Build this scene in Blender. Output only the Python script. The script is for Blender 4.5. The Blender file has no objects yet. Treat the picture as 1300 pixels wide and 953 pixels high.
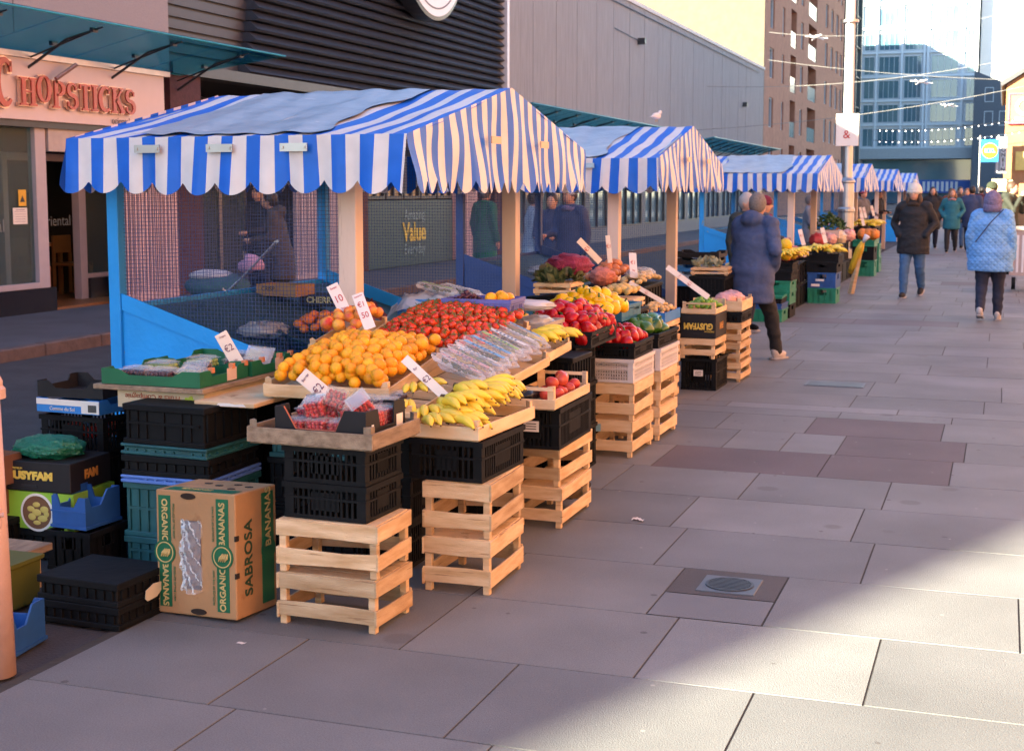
import bpy, bmesh, math, random
from mathutils import Vector, Matrix, Euler
R = math.radians
random.seed(7)
scene = bpy.context.scene
COL = scene.collection

# ------------------------------------------------------------------ camera
cd = bpy.data.cameras.new('camera')
cam = bpy.data.objects.new('camera', cd); COL.objects.link(cam)
cam.location = (0, 0, 1.6)
cam.rotation_euler = (R(90 - 6.132), 0, R(19.55))
cd.sensor_width = 36; cd.lens = 48.46
cd.shift_y = -0.035
cd.clip_start = 0.1; cd.clip_end = 2000
cd.dof.use_dof = True; cd.dof.focus_distance = 6.2; cd.dof.aperture_fstop = 7.0
scene.camera = cam

# ------------------------------------------------------------------ light
SUN_AZ = 40.0      # the light travels towards +X by this angle off +Y
SUN_EL = 20.0
w = bpy.data.worlds.new('World'); scene.world = w; w.use_nodes = True
wn = w.node_tree.nodes; wl = w.node_tree.links
bg = wn['Background']
sky = wn.new('ShaderNodeTexSky'); sky.sky_type = 'NISHITA'; sky.sun_disc = False
sky.sun_elevation = R(SUN_EL); sky.sun_rotation = R(180 + SUN_AZ)
sky.air_density = 1.0; sky.dust_density = 0.3; sky.ozone_density = 2.5
wl.new(sky.outputs[0], bg.inputs[0]); bg.inputs[1].default_value = 0.066
sd = bpy.data.lights.new('sun', 'SUN'); sd.energy = 5.0; sd.angle = R(0.5); sd.color = (1.0, 0.90, 0.64)
sun = bpy.data.objects.new('sun', sd); COL.objects.link(sun)
Ldir = Vector((math.sin(R(SUN_AZ)) * math.cos(R(SUN_EL)), math.cos(R(SUN_AZ)) * math.cos(R(SUN_EL)), -math.sin(R(SUN_EL))))
sun.rotation_euler = Ldir.to_track_quat('-Z', 'Y').to_euler()
sun.location = (-20, -20, 30)
vs = scene.view_settings
vs.view_transform = 'Standard'; vs.look = 'None'; vs.gamma = 1.0; vs.use_curve_mapping = False
vs.exposure = 3.05
scene.cycles.max_bounces = 10; scene.cycles.diffuse_bounces = 4; scene.cycles.transparent_max_bounces = 24
scene.cycles.glossy_bounces = 3; scene.cycles.transmission_bounces = 4
scene.cycles.use_denoising = True
scene.cycles.caustics_reflective = False; scene.cycles.caustics_refractive = False
scene.cycles.sample_clamp_indirect = 8

# ------------------------------------------------------------------ materials
MATS = {}
def nd(nt, t, **k):
    n = nt.nodes.new(t)
    for a, b in k.items(): setattr(n, a, b)
    return n
def mat(name, col, rough=0.6, var=0.15, scale=8.0, bump=0.0, bscale=40.0, metal=0.0, spec=0.5, col2=None, stretch=None,
        sheen=0.0, coat=0.0, objvar=0.0, sss=0.0, wear=None):
    """principled material; colour drifts between col and col2 (or a darker col) with noise in object space"""
    if name in MATS: return MATS[name]
    m = bpy.data.materials.new(name); m.use_nodes = True; nt = m.node_tree
    b = nt.nodes['Principled BSDF']
    b.inputs['Roughness'].default_value = rough; b.inputs['Metallic'].default_value = metal
    b.inputs['Specular IOR Level'].default_value = spec
    if coat: b.inputs['Coat Weight'].default_value = coat; b.inputs['Coat Roughness'].default_value = 0.12
    if sss:
        b.inputs['Subsurface Weight'].default_value = sss; b.inputs['Subsurface Radius'].default_value = (0.01, 0.004, 0.002)
    c1 = tuple(col) + (1,)
    c2 = (tuple(col2) if col2 else tuple(max(0, c * (1 - var)) for c in col)) + (1,)
    tc = nd(nt, 'ShaderNodeTexCoord'); mp = nd(nt, 'ShaderNodeMapping')
    nt.links.new(tc.outputs['Object'], mp.inputs[0])
    if stretch: mp.inputs['Scale'].default_value = stretch
    oi = nd(nt, 'ShaderNodeObjectInfo')
    if objvar or True:
        ad = nd(nt, 'ShaderNodeVectorMath', operation='ADD'); mu = nd(nt, 'ShaderNodeMath', operation='MULTIPLY'); mu.inputs[1].default_value = 37.0
        nt.links.new(oi.outputs['Random'], mu.inputs[0]); nt.links.new(mp.outputs[0], ad.inputs[0]); nt.links.new(mu.outputs[0], ad.inputs[1])
        vec = ad.outputs[0]
    nz = nd(nt, 'ShaderNodeTexNoise'); nz.inputs['Scale'].default_value = scale; nz.inputs['Detail'].default_value = 5
    nt.links.new(vec, nz.inputs['Vector'])
    rp = nd(nt, 'ShaderNodeMapRange'); rp.inputs[1].default_value = 0.3; rp.inputs[2].default_value = 0.7
    nt.links.new(nz.outputs['Fac'], rp.inputs[0])
    mx = nd(nt, 'ShaderNodeMix', data_type='RGBA')
    mx.inputs[6].default_value = c1; mx.inputs[7].default_value = c2
    nt.links.new(rp.outputs[0], mx.inputs[0])
    out = mx.outputs[2]
    if wear:   # chips, knots or scuffs of another colour
        wc, wsc, wth, wst = wear
        wm = nd(nt, 'ShaderNodeMapping'); wm.inputs['Scale'].default_value = wst; nt.links.new(vec, wm.inputs[0])
        n4 = nd(nt, 'ShaderNodeTexNoise'); n4.inputs['Scale'].default_value = wsc; n4.inputs['Detail'].default_value = 8; n4.inputs['Roughness'].default_value = .65; nt.links.new(wm.outputs[0], n4.inputs['Vector'])
        r4 = nd(nt, 'ShaderNodeMapRange'); r4.inputs[1].default_value = wth; r4.inputs[2].default_value = wth + .05; nt.links.new(n4.outputs['Fac'], r4.inputs[0])
        x4 = nd(nt, 'ShaderNodeMix', data_type='RGBA'); x4.inputs[7].default_value = tuple(wc) + (1,); nt.links.new(r4.outputs[0], x4.inputs[0]); nt.links.new(out, x4.inputs[6]); out = x4.outputs[2]
    if objvar:
        hs = nd(nt, 'ShaderNodeHueSaturation'); mr = nd(nt, 'ShaderNodeMapRange')
        mr.inputs[3].default_value = 1 - objvar; mr.inputs[4].default_value = 1 + objvar
        nt.links.new(oi.outputs['Random'], mr.inputs[0]); nt.links.new(mr.outputs[0], hs.inputs['Value']); nt.links.new(out, hs.inputs['Color'])
        out = hs.outputs[0]
    nt.links.new(out, b.inputs['Base Color'])
    if bump:
        n2 = nd(nt, 'ShaderNodeTexNoise'); n2.inputs['Scale'].default_value = bscale; n2.inputs['Detail'].default_value = 4
        nt.links.new(vec, n2.inputs['Vector'])
        bp = nd(nt, 'ShaderNodeBump'); bp.inputs['Strength'].default_value = bump; bp.inputs['Distance'].default_value = 0.02
        nt.links.new(n2.outputs['Fac'], bp.inputs['Height']); nt.links.new(bp.outputs[0], b.inputs['Normal'])
    MATS[name] = m
    return m
def clear_mat(name, tint=(0.9, 0.95, 1.0), alpha=0.3, rough=0.08, bump=0.0, bscale=20, gloss_col=(1, 1, 1), top=None):
    """thin clear plastic or glass: see-through with a glossy skin"""
    if name in MATS: return MATS[name]
    m = bpy.data.materials.new(name); m.use_nodes = True; nt = m.node_tree
    nt.nodes.remove(nt.nodes['Principled BSDF'])
    out = nt.nodes['Material Output']
    tr = nd(nt, 'ShaderNodeBsdfTransparent'); tr.inputs[0].default_value = tint + (1,)
    gl = nd(nt, 'ShaderNodeBsdfPrincipled'); gl.inputs['Base Color'].default_value = gloss_col + (1,)
    gl.inputs['Roughness'].default_value = rough; gl.inputs['Specular IOR Level'].default_value = 0.9
    lw = nd(nt, 'ShaderNodeLayerWeight'); lw.inputs[0].default_value = 0.35
    mr = nd(nt, 'ShaderNodeMapRange'); mr.inputs[3].default_value = alpha; mr.inputs[4].default_value = top if top is not None else min(1, alpha + 0.5)
    mix = nd(nt, 'ShaderNodeMixShader')
    nt.links.new(lw.outputs['Fresnel'], mr.inputs[0]); nt.links.new(mr.outputs[0], mix.inputs[0])
    nt.links.new(tr.outputs[0], mix.inputs[1]); nt.links.new(gl.outputs[0], mix.inputs[2]); nt.links.new(mix.outputs[0], out.inputs[0])
    if bump:
        tc = nd(nt, 'ShaderNodeTexCoord'); n2 = nd(nt, 'ShaderNodeTexNoise'); n2.inputs['Scale'].default_value = bscale; n2.inputs['Detail'].default_value = 2
        nt.links.new(tc.outputs['Object'], n2.inputs[0])
        bp = nd(nt, 'ShaderNodeBump'); bp.inputs['Strength'].default_value = bump; bp.inputs['Distance'].default_value = 0.05
        nt.links.new(n2.outputs['Fac'], bp.inputs['Height']); nt.links.new(bp.outputs[0], gl.inputs['Normal'])
    MATS[name] = m
    return m
def glow_mat(name, col, s):
    if name in MATS: return MATS[name]
    m = bpy.data.materials.new(name); m.use_nodes = True
    b = m.node_tree.nodes['Principled BSDF']; b.inputs['Base Color'].default_value = tuple(col) + (1,)
    b.inputs['Emission Color'].default_value = tuple(col) + (1,); b.inputs['Emission Strength'].default_value = s
    MATS[name] = m
    return m
def attr_mat(name, rough=0.6, bump=0.0, bscale=30, spec=0.5, var=0.12, vscale=60, coat=0.0, trans=0.0, spots=False):
    """colour comes from the face colour attribute 'col' (slabs, stripes), with a little grain"""
    if name in MATS: return MATS[name]
    m = bpy.data.materials.new(name); m.use_nodes = True; nt = m.node_tree
    b = nt.nodes['Principled BSDF']; b.inputs['Roughness'].default_value = rough; b.inputs['Specular IOR Level'].default_value = spec
    b.inputs['Coat Weight'].default_value = coat
    at = nd(nt, 'ShaderNodeAttribute', attribute_name='col')
    tc = nd(nt, 'ShaderNodeTexCoord'); nz = nd(nt, 'ShaderNodeTexNoise'); nz.inputs['Scale'].default_value = vscale; nz.inputs['Detail'].default_value = 6
    nt.links.new(tc.outputs['Object'], nz.inputs[0])
    n3 = nd(nt, 'ShaderNodeTexNoise'); n3.inputs['Scale'].default_value = 1.3; n3.inputs['Detail'].default_value = 5
    nt.links.new(tc.outputs['Object'], n3.inputs[0])
    a = nd(nt, 'ShaderNodeMath', operation='ADD'); nt.links.new(nz.outputs['Fac'], a.inputs[0]); nt.links.new(n3.outputs['Fac'], a.inputs[1])
    mr = nd(nt, 'ShaderNodeMapRange'); mr.inputs[1].default_value = 0.7; mr.inputs[2].default_value = 1.3; mr.inputs[3].default_value = 1 - var; mr.inputs[4].default_value = 1 + var
    nt.links.new(a.outputs[0], mr.inputs[0])
    hs = nd(nt, 'ShaderNodeHueSaturation'); nt.links.new(mr.outputs[0], hs.inputs['Value']); nt.links.new(at.outputs['Color'], hs.inputs['Color'])
    if spots:   # trodden gum and small stains
        last = hs.outputs[0]
        for sc_, th_, cc_, fac in ((4.3, .05, (.07, .065, .065, 1), .75), (5.3, .035, (.34, .33, .31, 1), .6), (1.7, .085, (.08, .07, .068, 1), .4)):
            vo = nd(nt, 'ShaderNodeTexVoronoi'); vo.inputs['Scale'].default_value = sc_; nt.links.new(tc.outputs['Object'], vo.inputs['Vector'])
            ms = nd(nt, 'ShaderNodeMapRange'); ms.inputs[1].default_value = th_; ms.inputs[2].default_value = th_ * 1.3; ms.inputs[3].default_value = fac; ms.inputs[4].default_value = 0; nt.links.new(vo.outputs['Distance'], ms.inputs[0])
            sx = nd(nt, 'ShaderNodeMix', data_type='RGBA'); sx.inputs[7].default_value = cc_; nt.links.new(ms.outputs[0], sx.inputs[0]); nt.links.new(last, sx.inputs[6]); last = sx.outputs[2]
        nt.links.new(last, b.inputs['Base Color'])
    else: nt.links.new(hs.outputs[0], b.inputs['Base Color'])
    if bump:
        bp = nd(nt, 'ShaderNodeBump'); bp.inputs['Strength'].default_value = bump; bp.inputs['Distance'].default_value = 0.01
        n2 = nd(nt, 'ShaderNodeTexNoise'); n2.inputs['Scale'].default_value = bscale; n2.inputs['Detail'].default_value = 5
        nt.links.new(tc.outputs['Object'], n2.inputs[0]); nt.links.new(n2.outputs['Fac'], bp.inputs['Height']); nt.links.new(bp.outputs[0], b.inputs['Normal'])
    if trans:
        out = nt.nodes['Material Output']; tl = nd(nt, 'ShaderNodeBsdfTranslucent'); mx = nd(nt, 'ShaderNodeMixShader'); mx.inputs[0].default_value = trans
        nt.links.new(hs.outputs[0], tl.inputs[0]); nt.links.new(b.outputs[0], mx.inputs[1]); nt.links.new(tl.outputs[0], mx.inputs[2]); nt.links.new(mx.outputs[0], out.inputs[0])
    MATS[name] = m
    return m

# ------------------------------------------------------------------ mesh builder
class MB:
    def __init__(s): s.v = []; s.f = []; s.mi = []; s.fc = []; s.sm = []; s.cur = 0; s.col = None; s.smooth = False
    def face(s, idx):
        s.f.append(idx); s.mi.append(s.cur); s.fc.append(s.col); s.sm.append(s.smooth)
    def add(s, vs, fs, M=None):
        o = len(s.v)
        for p in vs: s.v.append(tuple(M @ Vector(p)) if M is not None else tuple(p))
        for f in fs: s.face([o + i for i in f])
        return s
    def box(s, c, d, rz=0, M=None, taper=1.0):
        x, y, z = d[0] / 2, d[1] / 2, d[2] / 2
        vs = [(-x, -y, -z), (x, -y, -z), (x, y, -z), (-x, y, -z), (-x * taper, -y * taper, z), (x * taper, -y * taper, z), (x * taper, y * taper, z), (-x * taper, y * taper, z)]
        T = Matrix.Translation(c) @ Matrix.Rotation(rz, 4, 'Z')
        if M is not None: T = T @ M
        return s.add(vs, [(0, 3, 2, 1), (4, 5, 6, 7), (0, 1, 5, 4), (1, 2, 6, 5), (2, 3, 7, 6), (3, 0, 4, 7)], T)
    def b2(s, x0, x1, y0, y1, z0, z1): return s.box(((x0 + x1) / 2, (y0 + y1) / 2, (z0 + z1) / 2), (x1 - x0, y1 - y0, z1 - z0))
    def tube(s, pts, rad, seg=8, cap=True, sy=1.0):
        pts = [Vector(p) for p in pts]; n = len(pts)
        if not hasattr(rad, '__len__'): rad = [rad] * n
        up = Vector((0, 0, 1)); rings = []; o = len(s.v)
        prev = None
        for i in range(n):
            t = (pts[min(i + 1, n - 1)] - pts[max(i - 1, 0)]).normalized()
            if prev is None:
                a = up if abs(t.dot(up)) < 0.9 else Vector((1, 0, 0))
                u = t.cross(a).normalized()
            else:
                u = (prev - t * prev.dot(t)).normalized()
            prev = u; v_ = t.cross(u)
            for k in range(seg):
                an = 2 * math.pi * k / seg
                s.v.append(tuple(pts[i] + u * math.cos(an) * rad[i] + v_ * math.sin(an) * rad[i] * sy))
        for i in range(n - 1):
            for k in range(seg):
                s.face([o + i * seg + k, o + i * seg + (k + 1) % seg, o + (i + 1) * seg + (k + 1) % seg, o + (i + 1) * seg + k])
        if cap:
            s.face([o + k for k in range(seg)][::-1]); s.face([o + (n - 1) * seg + k for k in range(seg)])
        return s
    def ball(s, c, r, nu=12, nv=8, fn=None, M=None):
        if not hasattr(r, '__len__'): r = (r, r, r)
        o = len(s.v); c = Vector(c)
        def put(d):
            k = fn(d) if fn else 1.0
            p = Vector((d[0] * r[0] * k, d[1] * r[1] * k, d[2] * r[2] * k))
            if M is not None: p = M @ p
            s.v.append(tuple(c + p))
        put((0, 0, -1))
        for j in range(1, nv):
            ph = -math.pi / 2 + math.pi * j / nv
            for i in range(nu):
                th = 2 * math.pi * i / nu
                put((math.cos(ph) * math.cos(th), math.cos(ph) * math.sin(th), math.sin(ph)))
        put((0, 0, 1))
        for i in range(nu): s.face([o, o + 1 + (i + 1) % nu, o + 1 + i])
        for j in range(nv - 2):
            for i in range(nu):
                a = o + 1 + j * nu
                s.face([a + i, a + (i + 1) % nu, a + nu + (i + 1) % nu, a + nu + i])
        a = o + 1 + (nv - 2) * nu; t = len(s.v) - 1
        for i in range(nu): s.face([a + i, a + (i + 1) % nu, t])
        return s
    def grid(s, nu, nv, fn, cf=None, keep=None):
        o = len(s.v)
        for j in range(nv + 1):
            for i in range(nu + 1): s.v.append(tuple(fn(i / nu, j / nv)))
        for j in range(nv):
            for i in range(nu):
                if keep and not keep((i + .5) / nu, (j + .5) / nv): continue
                if cf: s.col = cf((i + .5) / nu, (j + .5) / nv)
                a = o + j * (nu + 1) + i
                s.face([a, a + 1, a + nu + 2, a + nu + 1])
        return s
    def prism(s, poly, axis, a0, a1):
        """poly of 2D points extruded along an axis ('x','y','z')"""
        def P(p, a): return {'x': (a, p[0], p[1]), 'y': (p[0], a, p[1]), 'z': (p[0], p[1], a)}[axis]
        n = len(poly); o = len(s.v)
        for a in (a0, a1):
            for p in poly: s.v.append(P(p, a))
        s.face(list(range(o, o + n))[::-1]); s.face(list(range(o + n, o + 2 * n)))
        for i in range(n): s.face([o + i, o + (i + 1) % n, o + n + (i + 1) % n, o + n + i])
        return s
    def lathe(s, prof, seg=20, c=(0, 0, 0)):
        o = len(s.v); n = len(prof)
        for (r, z) in prof:
            for k in range(seg):
                a = 2 * math.pi * k / seg; s.v.append((c[0] + r * math.cos(a), c[1] + r * math.sin(a), c[2] + z))
        for i in range(n - 1):
            for k in range(seg): s.face([o + i * seg + k, o + i * seg + (k + 1) % seg, o + (i + 1) * seg + (k + 1) % seg, o + (i + 1) * seg + k])
        s.face([o + k for k in range(seg)][::-1]); s.face([o + (n - 1) * seg + k for k in range(seg)])
        return s
    def mesh(s, name, mats):
        me = bpy.data.meshes.new(name); me.from_pydata(s.v, [], s.f)
        if not isinstance(mats, (list, tuple)): mats = [mats]
        for m in mats: me.materials.append(m)
        me.polygons.foreach_set('material_index', s.mi); me.polygons.foreach_set('use_smooth', s.sm)
        if any(c is not None for c in s.fc):
            ca = me.color_attributes.new('col', 'FLOAT_COLOR', 'CORNER')
            data = []
            for f, c in zip(s.f, s.fc):
                cc = tuple(c or (0.5, 0.5, 0.5)) + (1,)
                for _ in f: data.extend(cc)
            ca.data.foreach_set('color', data)
        bm = bmesh.new(); bm.from_mesh(me); bmesh.ops.recalc_face_normals(bm, faces=bm.faces[:]); bm.to_mesh(me); bm.free()
        me.update(); return me
    def build(s, name, mats, parent=None, loc=None, bevel=0, rot=None):
        me = s.mesh(name, mats); o = bpy.data.objects.new(name, me); COL.objects.link(o)
        if parent is not None: o.parent = parent
        if loc: o.location = loc
        if rot: o.rotation_euler = rot
        if bevel:
            b = o.modifiers.new('bevel', 'BEVEL'); b.width = bevel; b.segments = 1; b.limit_method = 'ANGLE'; b.angle_limit = R(40)
        return o
def thing(name, label, cat, loc=(0, 0, 0), rz=0, group=None, rot=None):
    o = bpy.data.objects.new(name, None); COL.objects.link(o); o.empty_display_size = 0.1
    o.location = loc; o.rotation_euler = rot if rot else (0, 0, rz)
    return tag(o, label, cat, group)
def tag(o, label, cat, group=None):
    o['label'] = label; o['category'] = cat
    if group: o['group'] = group
    return o
def struct(o, label=None):
    o['kind'] = 'structure'
    if label: o['label'] = label
    return o
KIDS = {}
def copytree(o, loc, rot=None, label=None, group=None, scale=None):
    if o.name not in KIDS:
        ch = [c for c in bpy.data.objects if c.parent == o]
        KIDS[o.name] = [(c, [g for g in bpy.data.objects if g.parent == c]) for c in ch]
    r = o.copy(); COL.objects.link(r); r.location = loc
    if rot is not None: r.rotation_euler = rot if hasattr(rot, '__len__') else (0, 0, rot)
    if label: r['label'] = label
    if group: r['group'] = group
    if scale: r.scale = (scale,) * 3
    for c, gs in KIDS[o.name]:
        k = c.copy(); COL.objects.link(k); k.parent = r
        for g in gs:
            q = g.copy(); COL.objects.link(q); q.parent = k
    return r
def text(name, body, size, m, parent=None, loc=(0, 0, 0), rot=(0, 0, 0), ext=0.004, bold=0.0, align='CENTER', sx=1.0, spacing=1.0):
    cu = bpy.data.curves.new(name, 'FONT'); cu.body = body; cu.size = size; cu.extrude = ext; cu.offset = bold; cu.space_character = spacing
    cu.align_x = align; cu.align_y = 'CENTER'; cu.resolution_u = 4
    t = bpy.data.objects.new(name, cu)
    me = bpy.data.meshes.new_from_object(t); me.materials.clear(); me.materials.append(m)
    bpy.data.objects.remove(t)
    o = bpy.data.objects.new(name, me); COL.objects.link(o)
    if parent is not None: o.parent = parent
    o.location = loc; o.rotation_euler = rot; o.scale = (sx, 1, 1)
    return o
FX = (R(90), 0, R(90))     # text on a face looking to +X
FY = (R(90), 0, 0)         # text on a face looking to -Y (towards the camera)

# shared materials
wood = mat('pale_poplar', (0.70, 0.53, 0.33), 0.75, scale=5, col2=(0.46, 0.29, 0.14), stretch=(1, 1, 6), bump=0.3, bscale=60, objvar=0.24, wear=((.30, .17, .08), 7, .62, (.5, .5, 2.5)))
woodl = mat('fresh_pine', (0.74, 0.57, 0.36), 0.75, scale=6, col2=(0.60, 0.41, 0.22), stretch=(1, 1, 5), bump=0.2, bscale=60, objvar=0.15, wear=((.36, .20, .09), 8, .63, (.5, .5, 2.5)))
woodw = mat('weathered_board', (0.34, 0.26, 0.18), 0.85, scale=7, col2=(0.17, 0.12, 0.08), stretch=(4, 1, 6), bump=0.4, bscale=50, objvar=0.12)
blackp = mat('black_plastic', (0.007, 0.008, 0.010), 0.6, 0.4, bump=0.1, bscale=20, spec=0.15)
tealp = mat('teal_plastic', (0.015, 0.10, 0.115), 0.45, 0.4, bump=0.1)
greenp = mat('green_plastic', (0.01, 0.23, 0.13), 0.42, 0.3)
bluep = mat('blue_plastic', (0.015, 0.09, 0.33), 0.5, 0.3)
lbluep = mat('light_blue_plastic', (0.10, 0.22, 0.62), 0.45, 0.2)
whitep = mat('white_plastic', (0.68, 0.66, 0.68), 0.45, 0.1)
blackc = mat('black_card', (0.014, 0.013, 0.016), 0.6, 0.3, spec=0.3)
redcardb = mat('red_brown_card_edge', (0.4, 0.1, 0.05), 0.7)
kraft = mat('kraft_card', (0.42, 0.24, 0.11), 0.8, 0.2, scale=4, bump=.1, wear=((.30, .16, .07), 5, .60, (1, 1, 1)))
whitecard = mat('white_card', (0.72, 0.68, 0.64), 0.6, 0.08)
bluecard = mat('blue_card', (0.03, 0.22, 0.62), 0.5, 0.15)
greencard = mat('green_printed_card', (0.006, 0.13, 0.055), 0.5, 0.25)
paper = mat('paper_label', (0.75, 0.72, 0.68), 0.7, 0.05)
yellowi = mat('yellow_ink', (0.70, 0.50, 0.08), 0.6, 0.1)
blacki = mat('black_ink', (0.02, 0.02, 0.02), 0.6, 0.0)
redi = mat('red_ink', (0.45, 0.03, 0.03), 0.6, 0.0)
darkred = mat('dark_red_paint', (0.30, 0.01, 0.015), 0.35, 0.1)
bluepaint = mat('sky_blue_paint', (0.008, 0.34, 0.90), 0.55, 0.22, scale=2.5, bump=0.12, wear=((.20, .30, .38), 9, .64, (1, 1, .6)))
navypaint = mat('navy_paint', (0.01, 0.055, 0.24), 0.5, 0.2, scale=3, bump=0.1, wear=((.10, .16, .28), 9, .66, (1, 1, .6)))
pinkwood = mat('white_painted_timber', (0.68, 0.55, 0.47), 0.6, 0.12, scale=5, stretch=(1, 1, .3), bump=0.12, objvar=0.05, wear=((.34, .22, .15), 10, .63, (1, 1, .35)))
steel = mat('galvanised_steel', (0.42, 0.43, 0.45), 0.38, 0.15, metal=0.9)
dsteel = mat('dark_steel', (0.04, 0.045, 0.055), 0.4, 0.2, metal=0.4)
glass = clear_mat('shop_glass', (0.50, 0.64, 0.66), 0.02, 0.03, top=.12)
film = clear_mat('cling_film', (0.95, 0.96, 0.98), 0.12, 0.10, 0.6, 25)
punnet_p = clear_mat('clear_punnet', (0.97, 0.98, 0.98), 0.03, 0.10, top=.28)
bag_p = clear_mat('cloudy_plastic_bag', (0.88, 0.92, 0.97), 0.42, 0.18, 0.9, 12, (0.8, 0.85, 0.9))
# ------------------------------------------------------------------ setting: ground
asph = mat('asphalt', (0.055, 0.052, 0.058), 0.85, scale=3, col2=(0.035, 0.03, 0.034), bump=0.5, bscale=90)
m = MB(); m.b2(-260, 260, -60, 420, -0.6, -0.02); struct(m.build('ground', mat('far_ground', (0.12, 0.11, 0.11), 0.9)))
m = MB(); m.b2(-9.0, -3.03, -14, 75, -0.3, -0.012); struct(m.build('road', asph))
mort = mat('mortar', (0.05, 0.045, 0.04), 0.95, bump=0.3)
m = MB(); m.b2(-3.03, 7.0, -14, 75, -0.3, -0.003); struct(m.build('pavement_bed', mort))
slabm = attr_mat('granite_slab', 0.66, 0.35, 200, 0.35, 0.27, 190, spots=True)
rows = [3.62, 4.30, 4.99, 5.68, 6.37, 7.07, 7.78, 8.49, 9.18, 9.88, 10.17, 10.42]
ys = [-3.3, -2.6, -1.9, -1.2, -.52, .17, .86, 1.55, 2.24, 2.93] + rows
y = 10.42
while y < 48: y += random.choice([0.85, 0.62, 0.7]); ys.append(y)
JX = {4.30: [-1.95, -1.10, -0.36, 0.9], 4.99: [-1.95, -1.23, -0.79, 0.11, 1.2], 5.68: [-2.2, -1.37, -0.50, .6], 6.37: [-2.2, -1.46, -0.61, .5],
      7.07: [-2.0, -1.26, -0.53, .4], 7.78: [-1.9, -0.94, -0.23, .7], 8.49: [-1.62, -1.26, -0.92, -0.17, .9], 9.18: [-1.8, -1.2, -0.33, .6], 3.62: [-2.3, -1.5, -.7, .2]}
tints = [(0.158, 0.165, 0.172), (0.142, 0.149, 0.157), (0.172, 0.179, 0.185), (0.150, 0.157, 0.162), (0.160, 0.163, 0.165)]
DARK = {(7.78, -1.9), (7.78, -0.94), (8.49, -0.92), (9.18, -1.2)}
m = MB()
for a, b in zip(ys[:-1], ys[1:]):
    xs = [-2.985]
    if a in JX: xs += JX[a]
    x = xs[-1]
    while x < 7: x += random.uniform(.7, 1.3); xs.append(min(x, 7.0))
    for x0, x1 in zip(xs[:-1], xs[1:]):
        if x1 - x0 < .05: continue
        if a == 4.99 and abs(x0 + 1.23) < .01:
            m.col = (0.15, 0.155, 0.165); m.add([(x0 + .004, a + .004, 0), (x1 - .004, a + .004, 0), (x1 - .004, 5.30, 0), (x0 + .004, 5.30, 0)], [(0, 1, 2, 3)])
            m.col = (0.075, 0.062, 0.06); m.add([(x0 + .004, 5.31, 0), (x1 - .004, 5.31, 0), (x1 - .004, b - .004, 0), (x0 + .004, b - .004, 0)], [(0, 1, 2, 3)]); continue
        else:
            t = random.choice(tints); k = random.uniform(.90, 1.07)
            if (a, x0) in DARK: t = (0.105, 0.08, 0.085); k = 1
            elif random.random() < .05 and b > 11: t = (0.12, 0.10, 0.11)
            m.col = tuple(c * k for c in t)
        g = 0.004; h = random.uniform(-.0006, .0006)
        m.add([(x0 + g, a + g, 0 + h), (x1 - g, a + g, 0 + h), (x1 - g, b - g, 0 + h), (x0 + g, b - g, 0 + h),
               (x0 + .002, a + .002, -.02), (x1 - .002, a + .002, -.02), (x1 - .002, b - .002, -.02), (x0 + .002, b - .002, -.02)],
              [(0, 1, 2, 3), (0, 4, 5, 1), (1, 5, 6, 2), (2, 6, 7, 3), (3, 7, 4, 0)])
struct(m.build('pavement', slabm))
m = MB(); m.b2(-2.6, 7, 48, 180, -0.1, -0.001); struct(m.build('far_pavement', mat('far_paving', (0.19, 0.18, 0.195), .7, bump=.2)))
m = MB(); m.b2(-9.0, -2.6, 75, 180, -0.1, -0.004); struct(m.build('far_road', asph))
# footpath along the buildings with a dark kerb
m = MB(); m.b2(-11.3, -9.0, -14, 75, -.1, .10); struct(m.build('footpath', mat('footpath_stone', (0.085, 0.09, 0.11), 0.7, 0.35, scale=2, bump=.3)))
m = MB()
yy = -14.0
while yy < 75: m.b2(-9.0, -8.86, yy + .004, yy + .896, -.1, .11 + random.uniform(-.003, .003)); yy += .9
struct(m.build('kerb', mat('kerb_stone', (0.15, 0.10, 0.09), 0.8, .4, bump=.3), bevel=.01))
# inspection covers
t = thing('manhole_cover', 'round ribbed iron cover in a square frame let into a dark paving slab', 'manhole', (-1.0, 5.475, 0.003))
m = MB(); m.b2(-.118, .118, -.118, .118, -.02, .001); m.build('frame', mat('cover_frame', (.10, .11, .125), .5, metal=.2), t, bevel=.002)
m = MB(); m.lathe([(.098, 0), (.098, .005), (.088, .0055), (.088, .003), (0.001, .003)], 28)
for k in range(-4, 5):
    yk = k * .019; hw = math.sqrt(.085 ** 2 - yk ** 2); m.b2(-hw, hw, yk - .005, yk + .005, .002, .0055)
m.build('lid', mat('cast_iron', (.045, .048, .055), .5, .3, metal=.2), t)
t = thing('inspection_cover', 'small rectangular grey steel cover set into the paving beyond the dark slabs', 'cover', (-1.27, 11.62, 0.003))
m = MB(); m.b2(-.24, .24, -.14, .14, -.02, .002); m.build('frame', mat('cover_frame', (.1, .11, .125)), t)
m = MB(); m.b2(-.22, .22, -.12, .12, .0, .004); m.build('lid', mat('worn_cover', (.085, .11, .115), .55, .4, scale=6), t)
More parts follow.
